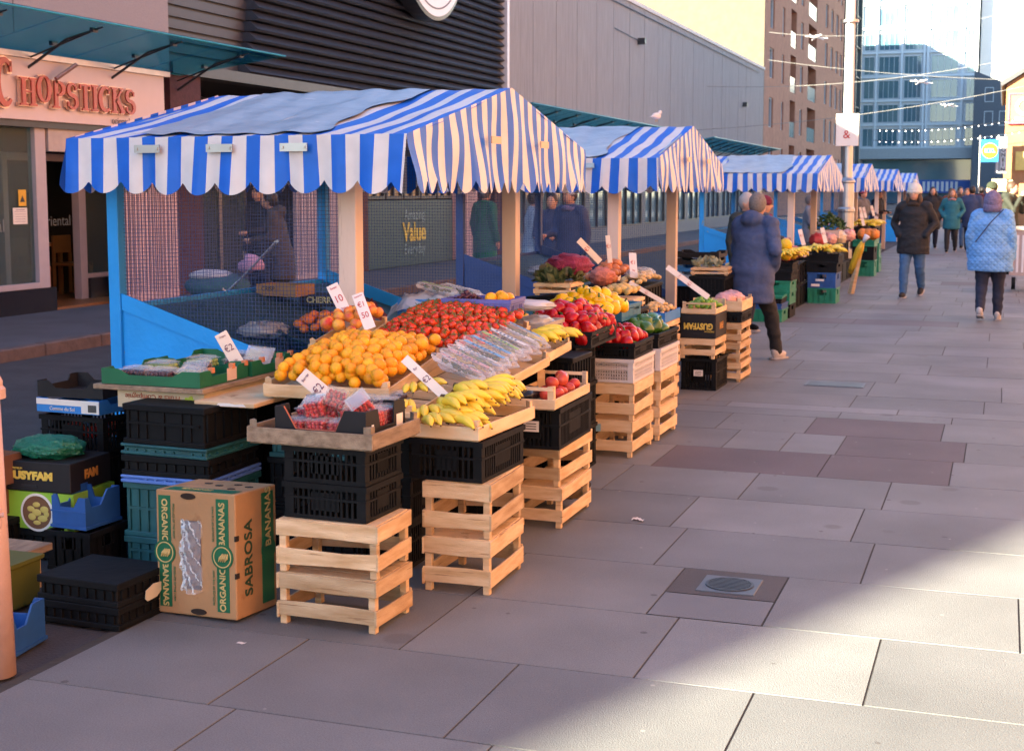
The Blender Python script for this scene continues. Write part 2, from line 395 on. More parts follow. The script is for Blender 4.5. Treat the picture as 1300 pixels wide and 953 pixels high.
# ------------------------------------------------------------------ buildings on the left (facade plane X = -11.3)
XF = -11.3
stone = mat('speckled_stone', (0.30, 0.30, 0.33), 0.8, scale=120, col2=(0.20, 0.20, 0.235), bump=.15)
conc = mat('ribbed_concrete', (0.29, 0.31, 0.33), 0.85, scale=5, col2=(0.20, 0.215, 0.23), stretch=(1, 6, .25), bump=.4, wear=((.14, .15, .165), 2.2, .60, (1, 1.2, .15)))
pinkpanel = mat('pale_pink_panel', (0.60, 0.50, 0.54), 0.45, 0.04)
frame_p = mat('pale_grey_frame', (0.42, 0.37, 0.42), 0.5, 0.08)
maroon = mat('maroon_brick', (0.075, 0.022, 0.03), 0.8, .3, scale=20, bump=.3)
louv = mat('dark_blue_grey_cladding', (0.050, 0.060, 0.085), 0.42, .25, metal=.3)
dark = mat('dark_interior', (0.012, 0.013, 0.018), 0.8)
brownwall = mat('brown_interior_wall', (0.12, 0.06, 0.04), 0.8)
tealgl = clear_mat('teal_canopy_glass', (0.40, 0.82, 0.92), 0.07, 0.2, gloss_col=(0.03, 0.36, 0.52), top=.4)
cream = mat('yellow_brick', (0.155, 0.112, 0.078), 0.9, .16, scale=3, bump=.2)

def bwin(par, x, y0, y1, z0, z1, face='x', fm=None, gm=None, depth=.12, bars=0, nm='window'):
    """a framed window (frame + pane) set into a wall that faces +X (face='x') or -Y (face='y')"""
    fm = fm or frame_p; gm = gm or wglass
    f = MB(); t = .06
    if face == 'x':
        f.b2(x - depth, x + .02, y0, y0 + t, z0, z1); f.b2(x - depth, x + .02, y1 - t, y1, z0, z1)
        f.b2(x - depth, x + .02, y0 + t, y1 - t, z0, z0 + t); f.b2(x - depth, x + .02, y0 + t, y1 - t, z1 - t, z1)
        for k in range(bars):
            yb = y0 + (y1 - y0) * (k + 1) / (bars + 1); f.b2(x - depth, x + .01, yb - .02, yb + .02, z0 + t, z1 - t)
    else:
        f.b2(y0, y0 + t, x - .02, x + depth, z0, z1); f.b2(y1 - t, y1, x - .02, x + depth, z0, z1)
        f.b2(y0 + t, y1 - t, x - .02, x + depth, z0, z0 + t); f.b2(y0 + t, y1 - t, x - .02, x + depth, z1 - t, z1)
        for k in range(bars):
            yb = y0 + (y1 - y0) * (k + 1) / (bars + 1); f.b2(yb - .02, yb + .02, x - .01, x + depth, z0 + t, z1 - t)
    fo = f.build(nm, fm, par)
    g = MB()
    if face == 'x': g.b2(x - depth * .7, x - depth * .5, y0 + t, y1 - t, z0 + t, z1 - t)
    else: g.b2(y0 + t, y1 - t, x + depth * .5, x + depth * .7, z0 + t, z1 - t)
    g.build('pane', gm, fo)
    return fo
wglass = mat('window_glass', (0.03, 0.045, 0.06), 0.06, .5, scale=.4, spec=0.9, col2=(.10, .13, .14))
bglass = mat('blue_window_glass', (0.05, 0.14, 0.20), 0.05, .5, scale=.25, spec=1.0, col2=(.14, .23, .26))  # colour lightened to carry the sky reflected in the panes

# --- restaurant
rb = thing('restaurant_building', 'stone faced building with the Chopsticks restaurant and its pink sign at ground level', 'building', (0, 0, 0))
m = MB(); m.b2(-24, XF, -2, 17.2, 3.28, 7.6); m.b2(-24, XF - 3.6, -2, 17.2, 0, 3.28)
m.b2(XF - .5, XF, -2, 9.5, .1, 3.28)
m.build('wall', stone, rb)
m = MB()
for yj in (1.5, 4.6, 7.7, 10.8, 13.9): m.b2(XF, XF + .004, yj, yj + .015, 3.5, 7.6)
m.build('panel_joints', mat('joint', (.04, .04, .05)), rb)
m = MB(); m.b2(XF - .25, XF + .10, 4, 16.9, 2.46, 3.2)
m.build('sign_board', pinkpanel, rb, bevel=.004)
m = MB(); m.b2(XF - .2, XF + .14, 4, 17.0, 3.2, 3.27); m.build('sign_cornice', mat('aluminium_trim', (.5, .45, .45), .35, metal=.6), rb)
m = MB(); m.b2(XF - .3, XF + .06, 4, 17.0, 2.38, 2.46); m.build('sign_shadow_gap', dsteel, rb)
m = MB(); m.b2(XF - .3, XF + .02, 14.45, 17.0, 2.10, 2.38); m.build('transom_panel', mat('beige_panel', (.42, .36, .36), .5), rb)
# windows and doors
m = MB()
m.b2(XF - .12, XF, 14.22, 14.42, .3, 2.38); m.b2(XF - .12, XF, 9.5, 14.22, .40, .47); m.b2(XF - .12, XF, 9.5, 9.62, .47, 2.38)
m.b2(XF - .8, XF - .7, 14.45, 14.55, .1, 2.1); m.b2(XF - .8, XF - .68, 15.95, 16.1, .1, 2.1); m.b2(XF - .8, XF - .68, 14.55, 17.0, 2.0, 2.1); m.b2(XF - .8, XF - .7, 16.1, 17.0, .40, .46)
m.build('window_frames', frame_p, rb, bevel=.004)
m = MB(); m.b2(XF - .14, XF + .03, 9.5, 14.5, .1, .40); m.b2(XF - .86, XF - .64, 16.1, 17.0, .1, .40); m.b2(XF - .7, XF + .03, 14.42, 14.5, .1, .40)
m.build('plinth', mat('black_granite', (.012, .012, .018), .2), rb)
m = MB(); m.b2(XF - .07, XF - .06, 9.62, 14.22, .47, 2.38); m.b2(XF - .76, XF - .75, 16.1, 17.0, .46, 2.0); m.b2(XF - .76, XF - .75, 14.55, 15.2, .12, 2.0)
m.build('glazing', glass, rb)
m = MB(); m.b2(XF - 3.6, XF - .1, 9.5, 17.2, .08, .12); m.build('dining_floor', mat('orange_wood_floor', (.22, .10, .04), .4), rb)
m = MB(); m.b2(XF - 3.6, XF - 3.5, 9.5, 17.2, .12, 3.2); m.b2(XF - 3.5, XF - .9, 17.05, 17.2, .12, 3.2); m.b2(XF - 3.5, XF, 9.42, 9.5, .12, 3.2); m.build('dining_wall', mat('dim_wall', (.05, .035, .03), .8), rb)
m = MB()
for yy, w_ in ((10.6, .5), (12.1, .8), (13.3, .3), (15.0, .4), (15.8, .9)): m.b2(XF - 3.48, XF - 3.45, yy, yy + w_, 1.0, 2.5)
m.build('wall_panel', mat('tan_wall_panel', (.20, .15, .11), .7), rb)
text('window_lettering', 'Oriental', .22, mat('frosted', (.16, .19, .2), .6), rb, (XF - .05, 13.3, 1.18), FX, ext=.001)
text('window_lettering', 'Oriental', .20, mat('frosted', (.16, .19, .2)), rb, (XF - .74, 15.5, 1.20), FX, ext=.001)
# serif letters built from strokes
def ribbon(mb, pts, wd, dz, th):
    n = len(pts); L = []; Q = []
    for i in range(n):
        a = Vector(pts[max(i - 1, 0)]); b = Vector(pts[min(i + 1, n - 1)]); t = (b - a).normalized(); nn = Vector((-t[1], t[0]))
        p = Vector(pts[i]); w_ = wd[i] / 2; L.append(p + nn * w_); Q.append(p - nn * w_)
    for i in range(n - 1):
        mb.prism([L[i], Q[i], Q[i + 1], L[i + 1]], 'z', dz, dz + th)
def arc(cx, cy, rx, ry, a0, a1, n=12): return [(cx + rx * math.cos(R(a0 + (a1 - a0) * i / n)), cy + ry * math.sin(R(a0 + (a1 - a0) * i / n))) for i in range(n + 1)]
def sletter(mb, ch, g, dz, th):
    T = .15 + g; t = .07 + g; s = .09 + g
    def st(x, y0=0, y1=1, w_=T): ribbon(mb, [(x, y0 - g / 2), (x, y1 + g / 2)], [w_] * 2, dz, th)
    def se(x, y, w_=.3): ribbon(mb, [(x - w_ / 2 - g / 2, y), (x + w_ / 2 + g / 2, y)], [s * .8] * 2, dz - .001, th)
    def hb(x0, x1, y, w_=t): ribbon(mb, [(x0, y), (x1, y)], [w_] * 2, dz + .0005, th)
    def mod(pts, a, b): n = len(pts); ribbon(mb, pts, [a + (b - a) * math.sin(math.pi * i / (n - 1)) for i in range(n)], dz, th)
    W = .6
    if ch == 'H': st(.12); st(.5); hb(.12, .5, .5); [se(x, y) for x in (.12, .5) for y in (.03, .97)]; W = .62
    elif ch == 'O': mod(arc(.3, .5, .23, .46, 90, 270, 14), t, T * 1.1); mod(arc(.3, .5, .23, .46, -90, 90, 14), t, T * 1.1); W = .62
    elif ch == 'P': st(.14); se(.14, .03); mod([(.1, .96)] + arc(.24, .72, .22, .24, 90, -90, 10) + [(.14, .48)], t, T); W = .55
    elif ch == 'S': mod(arc(.26, .73, .17, .22, 40, 270, 12)[:-1] + arc(.26, .27, .19, .24, 90, -140, 12), t, T * 1.05); st(.42, .72, .9, t); st(.08, .1, .28, t); W = .54
    elif ch == 'T': st(.27); se(.27, .03, .32); hb(.03, .51, .95, t); st(.05, .8, .97, t); st(.49, .8, .97, t); W = .54
    elif ch == 'I': st(.13); se(.13, .03); se(.13, .97); W = .28
    elif ch == 'C': mod(arc(.33, .5, .25, .46, 50, 310, 18), t, T * 1.15); st(.5, .72, .95, t); W = .6
    elif ch == 'K': st(.12); se(.12, .03); se(.12, .97); ribbon(mb, [(.14, .42), (.48, .95)], [t, t], dz, th); ribbon(mb, [(.24, .58), (.54, .03)], [T, T], dz, th); se(.5, .03, .2); se(.46, .97, .2); W = .6
    return W
def sign_word(word, y0, z0, hgt, wf=1.0):
    y = y0
    for ch in word:
        wv = 0
        outl = MB(); wv = sletter(outl, ch, .075, 0, .04 / hgt); face_ = MB(); sletter(face_, ch, 0, .045 / hgt, .02 / hgt)
        dz = .05 if (ch == 'O') else 0
        o = outl.build('letter', mat('letter_glow_edge', (.75, .52, .42), .3, metal=.4), rb, (XF + .115, y, z0 + dz), rot=FX); o.scale = (hgt * wf, hgt, hgt)  # wider cream letter behind paints the pale glow along the edges
        face_.build('letter_face', mat('red_letter_face', (.42, .05, .045), .3), o)
        y += wv * hgt * wf * 1.07
    return y
sign_word('C', 13.33, 2.60, .56, 1.0)
sign_word('HOPSTICKS', 13.78, 2.63, .33, 1.36)
m = MB(); m.tube([(XF + .2, 14.42, 2.98), (XF + .24, 14.77, 3.18)], .022, 8); m.tube([(XF + .24, 14.35, 2.98), (XF + .28, 14.70, 3.18)], .022, 8)
m.build('chopsticks', mat('copper_rod', (.5, .3, .25), .3, metal=.6), rb)
text('letter_line', 'oriental', .13, mat('grey_letters', (.2, .17, .2)), rb, (XF + .112, 15.85, 2.53), FX, ext=.003)
# lantern sign, notices
t = thing('lantern_sign', 'white box lantern with a red mark hanging behind the restaurant window', 'lantern', (XF - .3, 13.72, 1.72))
m = MB(); m.box((0, 0, .12), (.12, .22, .24)); m.box((0, 0, .255), (.15, .26, .03)); m.build('lantern_box', glow_mat('lit_lantern', (.8, .85, .75), .25), t, bevel=.01)
m = MB(); m.tube([(0, 0, .27), (0, 0, .66)], .02, 6); m.build('stem', glow_mat('lit_tube', (.8, .95, .8), .5), t)
text('symbol', '§', .12, redi, t, (.062, 0, .12), FX)
t = thing('window_notice', 'yellow notice with a black warning triangle taped to the restaurant window', 'notice', (XF - .045, 14.0, 1.42))
m = MB(); m.b2(0, .003, -.07, .07, .0, .2); m.build('sheet', mat('yellow_notice', (.75, .42, .02), .6), t)
m = MB(); m.prism([(-.045, .05), (.045, .05), (0, .13)], 'x', .003, .006); m.build('triangle', blacki, t)
t = thing('window_notice', 'white typed notice taped below the yellow warning notice', 'notice', (XF - .045, 13.95, 1.20))
m = MB(); m.b2(0, .003, -.13, .13, 0, .2); m.build('sheet', paper, t)
m = MB(); [m.b2(.003, .005, -.1, .1, .03 + k * .03, .035 + k * .03) for k in range(5)]; m.b2(.003, .005, -.08, .08, .17, .18); m.build('print', mat('grey_ink', (.3, .25, .35)), t)
# table and stools inside
wd = mat('orange_wood', (.35, .15, .05), .4)
for k, (x, y) in enumerate(((XF - 1.7, 15.2), (XF - 1.9, 16.4), (XF - 1.2, 12.6))):
    t = thing('dining_table', 'small orange wood table ' + ('behind the open restaurant doorway', 'deep inside the restaurant beyond the doorway', 'behind the big restaurant window')[k], 'table', (x, y, .12))
    m = MB(); m.b2(-.35, .35, -.35, .35, .70, .74); m.build('tabletop', wd, t)
    for sx in (-.3, .3):
        for sy in (-.3, .3): m = MB(); m.box((sx, sy, .35), (.05, .05, .70)); m.build('leg', wd, t)
    t = thing('dining_chair', 'low backed orange wood chair ' + ('beside the doorway table', 'beside the deepest table', 'beside the window table')[k], 'chair', (x + .55, y + .25, .12))
    m = MB(); m.b2(-.2, .2, -.2, .2, .42, .46); m.build('seat', wd, t)
    m = MB(); m.b2(-.2, -.17, -.2, .2, .6, .85); m.build('backrest', wd, t)
    for sx in (-.18, .18):
        for sy in (-.18, .18): m = MB(); m.box((sx, sy, .21 if sx > 0 else .30), (.035, .035, .42 if sx > 0 else .60)); m.build('leg', wd, t)

# --- glass canopies over the footpath
def gcanopy(y0, y1, label, cut=True):
    t = thing('glass_canopy', label, 'canopy', (0, 0, 0))
    def P(u, y): return (XF + .02 + 1.3 * u, y, 3.26 + .30 * u)
    n = max(2, int((y1 - y0) / 1.55)); m = MB()
    for k in range(n):
        a = y0 + (y1 - y0) * k / n + .008; b = y0 + (y1 - y0) * (k + 1) / n - .008
        ca = cb = 0
        if cut and k == n - 1: cb = -.7
        q = [P(0, a), P(1, a), P(1, b), P(0, b + cb)]
        m.add(q + [(x, y, z + .02) for x, y, z in q], [(0, 1, 2, 3), (7, 6, 5, 4), (0, 4, 5, 1), (1, 5, 6, 2), (2, 6, 7, 3), (3, 7, 4, 0)])
    m.build('glass', tealgl, t)
    m = MB(); m.tube([P(1.0, y0), P(1.0, y1)], .012, 6); m.build('edge_trim', mat('teal_edge', (.03, .30, .40), .3), t)
    for k in range(n):
        a = y0 + (y1 - y0) * (k + .5) / n
        m = MB(); m.tube([(P(0, a)[0], a, 3.05), P(.5, a - .0), P(.9, a)], [.018, .016, .010], 6); m.tube([(P(0, a)[0], a, 3.18), P(.85, a)], .012, 6)
        for u in (.35, .8): m.box(P(u, a), (.05, .1, .05))
        m.build('bracket', dsteel, t)
    return t
gcanopy(1.5, 18.2, 'teal glass canopy sloping out above the Chopsticks sign')
gcanopy(29.5, 43, 'teal glass canopy on the concrete wall above the nearest stall roof')
gcanopy(50, 66, 'teal glass canopy at the far end of the concrete wall')

# --- shopping centre entrance with dark louvred upper wall
mb_ = thing('shopping_centre', 'dark blue grey horizontally clad upper wall over a recessed shopping centre entrance', 'building', (0, 0, 0))
m = MB(); m.b2(-24, XF - .25, 17.2, 31.4, 3.3, 8.3); m.b2(-24, XF - 2.4, 17.2, 31.4, .1, 3.3); m.build('wall', mat('dark_wall', (.02, .024, .036), .6), mb_)
m = MB()
z = 3.45
while z < 8.25:
    y0 = 19.4 + .35 * math.sin((z - 3.4) * 1.1)
    m.prism([(XF - .26, z), (XF - .02, z), (XF + .03, z + .03), (XF - .10, z + .15), (XF - .26, z + .15)], 'y', y0, 31.25)
    z += .172
m.build('cladding', louv, mb_)
m = MB(); z = 3.45
while z < 8.25: m.b2(XF - .26, XF - .2, 17.3, 19.9, z, z + .13); z += .172
m.build('recessed_cladding', mat('shaded_cladding', (.03, .036, .055), .5), mb_)  # darker cladding copy: shade of the recess is put into its colour
m = MB(); m.b2(XF - .3, XF + .06, 17.2, 31.4, 3.28, 3.44); m.build('fascia', dsteel, mb_)
m = MB(); m.b2(XF - .3, XF + .08, 31.27, 31.42, .1, 8.3); m.build('white_edge_trim', mat('white_trim', (.62, .64, .7), .4), mb_)
t = thing('round_sign', 'big white disc sign with a dark deep rim fixed on the dark louvred wall', 'sign', (XF + .05, 26.1, 6.7))
m = MB(); o = m.lathe([(1.68, -.0), (1.68, .33), (1.6, .34), (1.6, .30)], 64); m.build('rim', mat('sign_rim', (.02, .025, .035), .35), t, rot=(0, R(90), 0))
m = MB(); m.lathe([(1.6, .30), (1.6, .345), (0.001, .345)], 64); m.build('disc', mat('white_sign', (.70, .70, .72), .4, .02), t, rot=(0, R(90), 0))
m = MB()
for k in range(96):
    a, b = 2 * math.pi * k / 96, 2 * math.pi * (k + 1) / 96
    m.prism([(1.46 * math.cos(a), 1.46 * math.sin(a)), (1.43 * math.cos(a), 1.43 * math.sin(a)), (1.43 * math.cos(b), 1.43 * math.sin(b)), (1.46 * math.cos(b), 1.46 * math.sin(b))], 'x', .345, .352)
m.build('ring', mat('ring_grey', (.12, .12, .14)), t)
# ground level of the centre
for ya, yb in ((17.2, 18.0), (23.2, 23.7), (30.6, 31.25)): m = MB(); m.b2(XF - .45, XF, ya, yb, .1, 3.28); m.build('brick_pier', maroon, mb_)
def slats(y0, y1, z0, z1, mname='slatted_shutter', x=XF):
    m = MB(); n = int((y1 - y0) / .09)
    for k in range(n): yy = y0 + (y1 - y0) * k / n; m.b2(x - .06, x, yy, yy + .052, z0, z1)
    for zz in (z0, (z0 + z1) / 2, z1 - .06): m.b2(x - .08, x - .055, y0, y1, zz, zz + .06)
    return m
pslat = mat('pink_white_slat', (.58, .40, .42), .5, .1)
slats(15.75, 17.1, .1, 2.3, x=XF + .16).build('slatted_shutter', pslat, mb_)
slats(20.9, 23.0, .1, 2.4).build('slatted_shutter', mat('grey_slat', (.46, .38, .44), .5, .1), mb_)
m = MB()
for yy in (18.0, 18.9, 19.8, 20.6): m.b2(XF - .9, XF - .82, yy, yy + .07, .1, 2.6)
m.b2(XF - .92, XF - .8, 18.0, 20.7, 2.5, 2.62); m.build('door_frames', steel, mb_)
m = MB(); m.b2(XF - .87, XF - .86, 18.07, 20.6, .12, 2.5); m.build('door_glass', glass, mb_)
m = MB()
for yy, zz in ((18.6, 1.8), (19.3, 2.0), (20.2, 1.9)): m.b2(XF - 2.2, XF - 2.17, yy, yy + .06, zz - .5, zz)
m.build('gold_glint', glow_mat('glint_glow', (1, .55, .15), .9), mb_)  # glowing strips stand in for gold light glints at the doors
m = MB(); m.b2(XF - .2, XF - .1, 23.9, 28.2, .1, 1.42); m.build('hoarding', mat('dark_teal_panel', (.012, .05, .065), .5), mb_)
text('hoarding_text', 'Amazing', .30, mat('dim_teal_text', (.20, .32, .36)), mb_, (XF - .09, 26.1, 1.12), FX, ext=.002)
text('hoarding_text', 'Value', .52, mat('dim_yellow_text', (.60, .50, .08)), mb_, (XF - .09, 26.1, .76), FX, ext=.002, bold=.012)
text('hoarding_text', 'Everyday', .30, mat('dim_teal_text', (.20, .32, .36)), mb_, (XF - .09, 26.1, .42), FX, ext=.002)
for k in range(5): bwin(mb_, XF - .12, 23.9 + k * .86, 24.7 + k * .86, 1.45, 2.5, bars=1, gm=mat('lit_cream_pane', (.42, .38, .24), .4, .2), fm=dsteel)  # cream light of these windows is put into the pane colour
m = MB(); m.b2(XF - .2, XF, 28.4, 29.5, .1, 2.6); m.build('pink_pier', pslat, mb_)
t = thing('window_poster', 'white framed poster with a blue picture on the glass doors of the shopping centre', 'poster', (XF - .78, 18.45, 1.15))
m = MB(); m.b2(0, .02, -.2, .2, 0, .68); m.build('frame', paper, t); m = MB(); m.b2(.02, .025, -.14, .14, .12, .58); m.build('picture', mat('pale_blue_print', (.12, .3, .5)), t)

# --- long concrete wall
cb = thing('concrete_building', 'long windowless grey building faced in tall ribbed concrete panels', 'building', (0, 0, 0))
m = MB(); m.b2(-30, XF - .06, 31.45, 68.7, 3.3, 7.45); m.b2(-30, XF - 1.2, 31.45, 68.7, .1, 3.3); m.build('wall', mat('joint_dark', (.06, .065, .075)), cb)
m = MB(); y = 31.5
while y < 68.6:
    m.b2(XF - .07, XF + random.uniform(0, .006), y + .014, min(y + 1.886, 68.7), 3.32, 7.5); y += 1.9
m.build('concrete_panels', conc, cb)
m = MB(); m.b2(-30, XF + .05, 31.45, 68.75, 7.5, 7.62); m.build('coping', mat('pale_coping', (.6, .6, .58), .7), cb)
y = 31.9; k = 0
while y < 67:
    bwin(cb, XF - .02, y, y + 2.9, .5, 2.9, bars=2, gm=bglass, fm=dsteel, nm='shop_window'); y += 3.3
m = MB(); m.b2(XF - .5, XF, 31.45, 68.7, .1, .5); m.b2(XF - .5, XF, 31.45, 68.7, 2.9, 3.3)
y = 34.8
while y < 68: m.b2(XF - .5, XF, y, y + .4, .5, 2.9); y += 3.3
m.build('shopfront_surround', mat('blue_grey_surround', (.10, .13, .17), .6), cb)
m = MB(); m.b2(XF, XF + .25, 43.9, 44.05, 6.3, 6.5); m.b2(XF, XF + .2, 63, 63.15, 5.4, 5.6); m.build('wall_lamp', dsteel, cb)

m = MB(); m.tube([(XF + .05, 36.0, 7.3), (XF + .05, 67, 7.25)], .018, 5); m.tube([(XF + .05, 41.0, 6.5), (XF + .05, 43.9, 6.42)], .012, 5); m.build('wall_cable', dsteel, cb)
# --- brick apartments, sunlit cream gable facing the camera
brickm = mat('red_brown_brick', (0.44, 0.185, 0.115), 0.9, .25, scale=3, bump=.2)
ab = thing('apartment_building', 'red brown brick apartment block with recessed balconies and a sunlit cream end wall', 'building', (0, 0, 0))
cols = [(87.2, 88.8, 'w'), (92.2, 93.2, 'w'), (96, 98.6, 'b'), (100.8, 102.2, 'w'), (104.8, 109.5, 'b'), (114.8, 116.4, 'w'), (118.6, 120.2, 'w'), (122.2, 123.8, 'w'), (125.4, 126.8, 'w')]
m = MB(); prev = 85.3
for a, b, k in cols: m.b2(-14.6, -14, prev, a, 0, 23); prev = b
m.b2(-14.6, -14, prev, 128, 0, 23)
for a, b, k in cols:
    zz = [0]
    for f in range(-1, 6):
        s0 = 5.6 + 3.05 * f - (.3 if k == 'b' else 0); s1 = s0 + (1.85 if k == 'w' else 2.5)
        zz += [s0, s1]
    zz.append(23)
    zz = sorted(zz)
    for i in range(0, len(zz) - 1, 2): m.b2(-14.6, -14.004, a, b, zz[i], zz[i + 1])
m.b2(-30, -14.6, 85.3, 128, 0, 23)
m.build('brick_wall', brickm, ab)
m = MB(); m.b2(-45, -14.0, 85.0, 85.3, 0, 26); m.build('end_wall', cream, ab)
wfr = mat('white_frame', (.55, .56, .6), .5)
for a, b, k in cols:
    for f in range(-1, 6):
        s0 = 5.6 + 3.05 * f
        if k == 'w': bwin(ab, -14.12, a, b, s0, s0 + 1.85, fm=wfr, bars=0)
        else:
            m = MB(); m.b2(-14.1, -14.04, a, b, s0 - .3, s0 + .75); m.build('balcony_rail', mat('balcony_glass', (.10, .2, .22), .15, .3), ab)
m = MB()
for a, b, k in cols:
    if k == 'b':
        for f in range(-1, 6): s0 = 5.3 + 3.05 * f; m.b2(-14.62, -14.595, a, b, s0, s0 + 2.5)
m.build('balcony_recess', mat('balcony_shade', (.05, .02, .02), .8), ab)  # dark sheet: shade inside the balconies is put into the colour
# glazed bays beyond
gb = thing('glazed_block', 'grey green glass block of stacked bays beyond the brick apartments', 'building', (0, 0, 0))
m = MB(); m.b2(-30, -14.4, 128.3, 144, 0, 24.5); m.b2(-34, -17.4, 144, 172, 0, 24.0); m.build('wall', mat('grey_green_wall', (.10, .13, .13), .6, .3), gb)  # set-back rear box added to cast shade on the far office block
for j in range(8):
    for i in range(3):
        y0 = 129.5 + i * 4.8; bwin(gb, -14.3, y0, y0 + 4.0, 1.5 + j * 2.9, 3.7 + j * 2.9, bars=2, fm=mat('pale_green_frame', (.25, .32, .33), .5), gm=bglass, depth=.15)
m = MB(); [m.b2(-14.4, -13.9, 128.8 + i * 4.8, 129.3 + i * 4.8, 0, 24) for i in range(4)]
for j in range(9): m.b2(-14.4, -14.0, 129.3, 143.5, 1.1 + j * 2.9, 1.2 + j * 2.9)
m.build('bay_fins', mat('dark_fins', (.06, .08, .09), .5), gb)

# --- glass hotel closing the street
hb = thing('glass_office_block', 'blue glass office block with white frames closing the far end of the street', 'building', (0, 0, 0))
m = MB(); m.b2(-20, -3.6, 181, 200, 0, 33); m.build('wall', mat('white_cladding', (.62, .66, .70), .6), hb)
pale = mat('pale_frame', (.58, .66, .72), .5, .05)
hz = [6.9 + 2.97 * k for k in range(9)]
bays = [(-17.2, -15.9), (-15.4, -12.9), (-12.3, -10.2), (-9.1, -5.9), (-4.9, -3.9)]
for bi, (a, b) in enumerate(bays):
    for k, z0 in enumerate(hz):
        if bi < 3 and k > 4 and not (bi in (1, 2) and k in (5, 6, 7)): continue
        if bi == 0 and k > 4: continue
        bwin(hb, 180.85, a, b, z0 + .3, z0 + 2.55, face='y', fm=pale, gm=bglass, bars=(1 if b - a < 1.5 else 3), depth=.2)
m = MB()
for x in (-17.6, -15.65, -12.6, -9.9, -9.5, -5.4, -3.75): m.b2(x - .14, x + .14, 180.6, 181, 5.8, 34)
m.build('mullions', pale, hb)
m = MB(); [m.b2(-17.7, -3.6, 180.7, 181, z0 - .1, z0 + .22) for z0 in hz]; m.build('floor_bands', pale, hb)
m = MB(); m.b2(-18, -3.4, 178.6, 181.2, 5.6, 6.9); m.build('ground_floor_canopy', mat('canopy_grey', (.35, .4, .44), .6), hb)
m = MB(); m.b2(-17, -4, 180.2, 180.5, .1, 5.5); m.build('ground_floor_glazing', bglass, hb)
m = MB(); m.b2(-11.5, -4, 179.5, 179.7, 1.4, 3.0); m.build('shop_sign', mat('blue_shop_sign', (.01, .09, .42), .5), hb)
m = MB(); [m.b2(-9.6 + k * .55, -9.3 + k * .55, 179.45, 179.5, 1.6, 2.8) for k in range(8)]; m.build('shop_sign_stripes', whitep, hb)
db = thing('dark_building', 'dark brown building with a sloping roof edge right of the glass office block', 'building', (0, 0, 0))
m = MB(); m.prism([(-3.85, 0), (3, 0), (3, 13.0), (-3.85, 15.9)], 'y', 176, 179); m.build('wall', mat('dark_brown_wall', (.10, .12, .15), .8), db)
for (x, z) in ((-2.6, 12.2), (-2.6, 9.4), (-2.8, 6.4), (-.9, 9.4), (-1.0, 6.6)): bwin(db, 175.95, x, x + 1.0, z, z + 1.7, face='y', fm=pale, gm=wglass)
tb = thing('white_tower', 'plain white rendered tower rising behind the far roofs with red lettering', 'building', (0, 0, 0))
m = MB(); m.b2(-3.4, 16, 182.5, 196, 0, 44); m.build('wall', mat('white_render', (.78, .76, .74), .8, .03), tb)
text('lettering', 'POLONIA', 1.8, mat('faded_red_letters', (.40, .09, .07)), tb, (-3.05, 182.45, 26.0), FY, ext=.03, align='LEFT', spacing=1.25)

# --- orange brick house at the right with projecting signs
ob = thing('gabled_brick_house', 'orange brick gabled building at the right end of the street', 'building', (0, 0, 0))
obr = mat('orange_brick', (0.42, 0.20, 0.09), 0.9, .2, scale=4, bump=.2)
m = MB(); m.prism([(-.06, 0), (9, 0), (9, 5.9), (4.5, 8.8), (-.06, 5.9)], 'y', 60, 74); m.build('wall', obr, ob)
m = MB(); m.prism([(-.25, 5.82), (4.5, 8.85), (4.5, 9.05), (-.3, 6.0)], 'y', 59.8, 74); m.prism([(4.5, 8.85), (9.3, 5.8), (9.3, 6.0), (4.5, 9.05)], 'y', 59.8, 74); m.build('roof', mat('slate', (.08, .08, .09), .7), ob)
m = MB(); m.b2(.02, 1.4, 59.88, 59.99, 4.3, 5.55); m.build('shop_sign', mat('salmon_sign', (.5, .16, .10), .5), ob)
m = MB(); m.b2(.02, 1.4, 59.85, 59.88, 4.3, 4.38); m.b2(.02, 1.4, 59.85, 59.88, 5.47, 5.55); m.b2(.02, .1, 59.85, 59.88, 4.38, 5.47); m.build('shop_sign_border', mat('pink_border', (.55, .08, .12), .5), ob)
m = MB()
for k in range(32):
    a, b = 2 * math.pi * k / 32, 2 * math.pi * (k + 1) / 32
    m.prism([(.72 + .42 * math.cos(a), 5.0 + .38 * math.sin(a)), (.72 + .30 * math.cos(a), 5.0 + .27 * math.sin(a)), (.72 + .30 * math.cos(b), 5.0 + .27 * math.sin(b)), (.72 + .42 * math.cos(b), 5.0 + .38 * math.sin(b))], 'y', 59.84, 59.88)
m.b2(.3, 1.2, 59.84, 59.88, 4.45, 4.55); m.build('shop_sign_emblem', whitep, ob)
m = MB(); m.b2(.38, 1.3, 59.9, 59.99, 2.45, 3.2); m.build('yellow_panel', mat('yellow_panel', (.75, .55, .15), .6), ob)
m = MB(); m.b2(-.5, .3, 59.7, 59.99, 1.6, 2.1); m.build('cream_box', mat('cream_box', (.6, .5, .28), .6), ob)
t = thing('projecting_sign', 'tall narrow white sign with a column of black letters projecting from the orange brick house', 'sign', (-.17, 59.2, 2.35))
m = MB(); m.box((0, 0, .7), (.42, .12, 1.45)); m.build('sign_box', mat('grey_box', (.35, .36, .38), .5), t)
m = MB(); m.box((.08, -.07, .7), (.2, .02, 1.38)); m.build('sign_face', whitep, t)
m = MB(); m.box((-.14, -.07, .7), (.06, .02, 1.38)); m.build('sign_edge', whitep, t)
for i, ch in enumerate('PHONEIN'): text('letter', ch, .21, blacki, t, (.08, -.085, 1.28 - i * .195), FY, ext=.004, bold=.006)
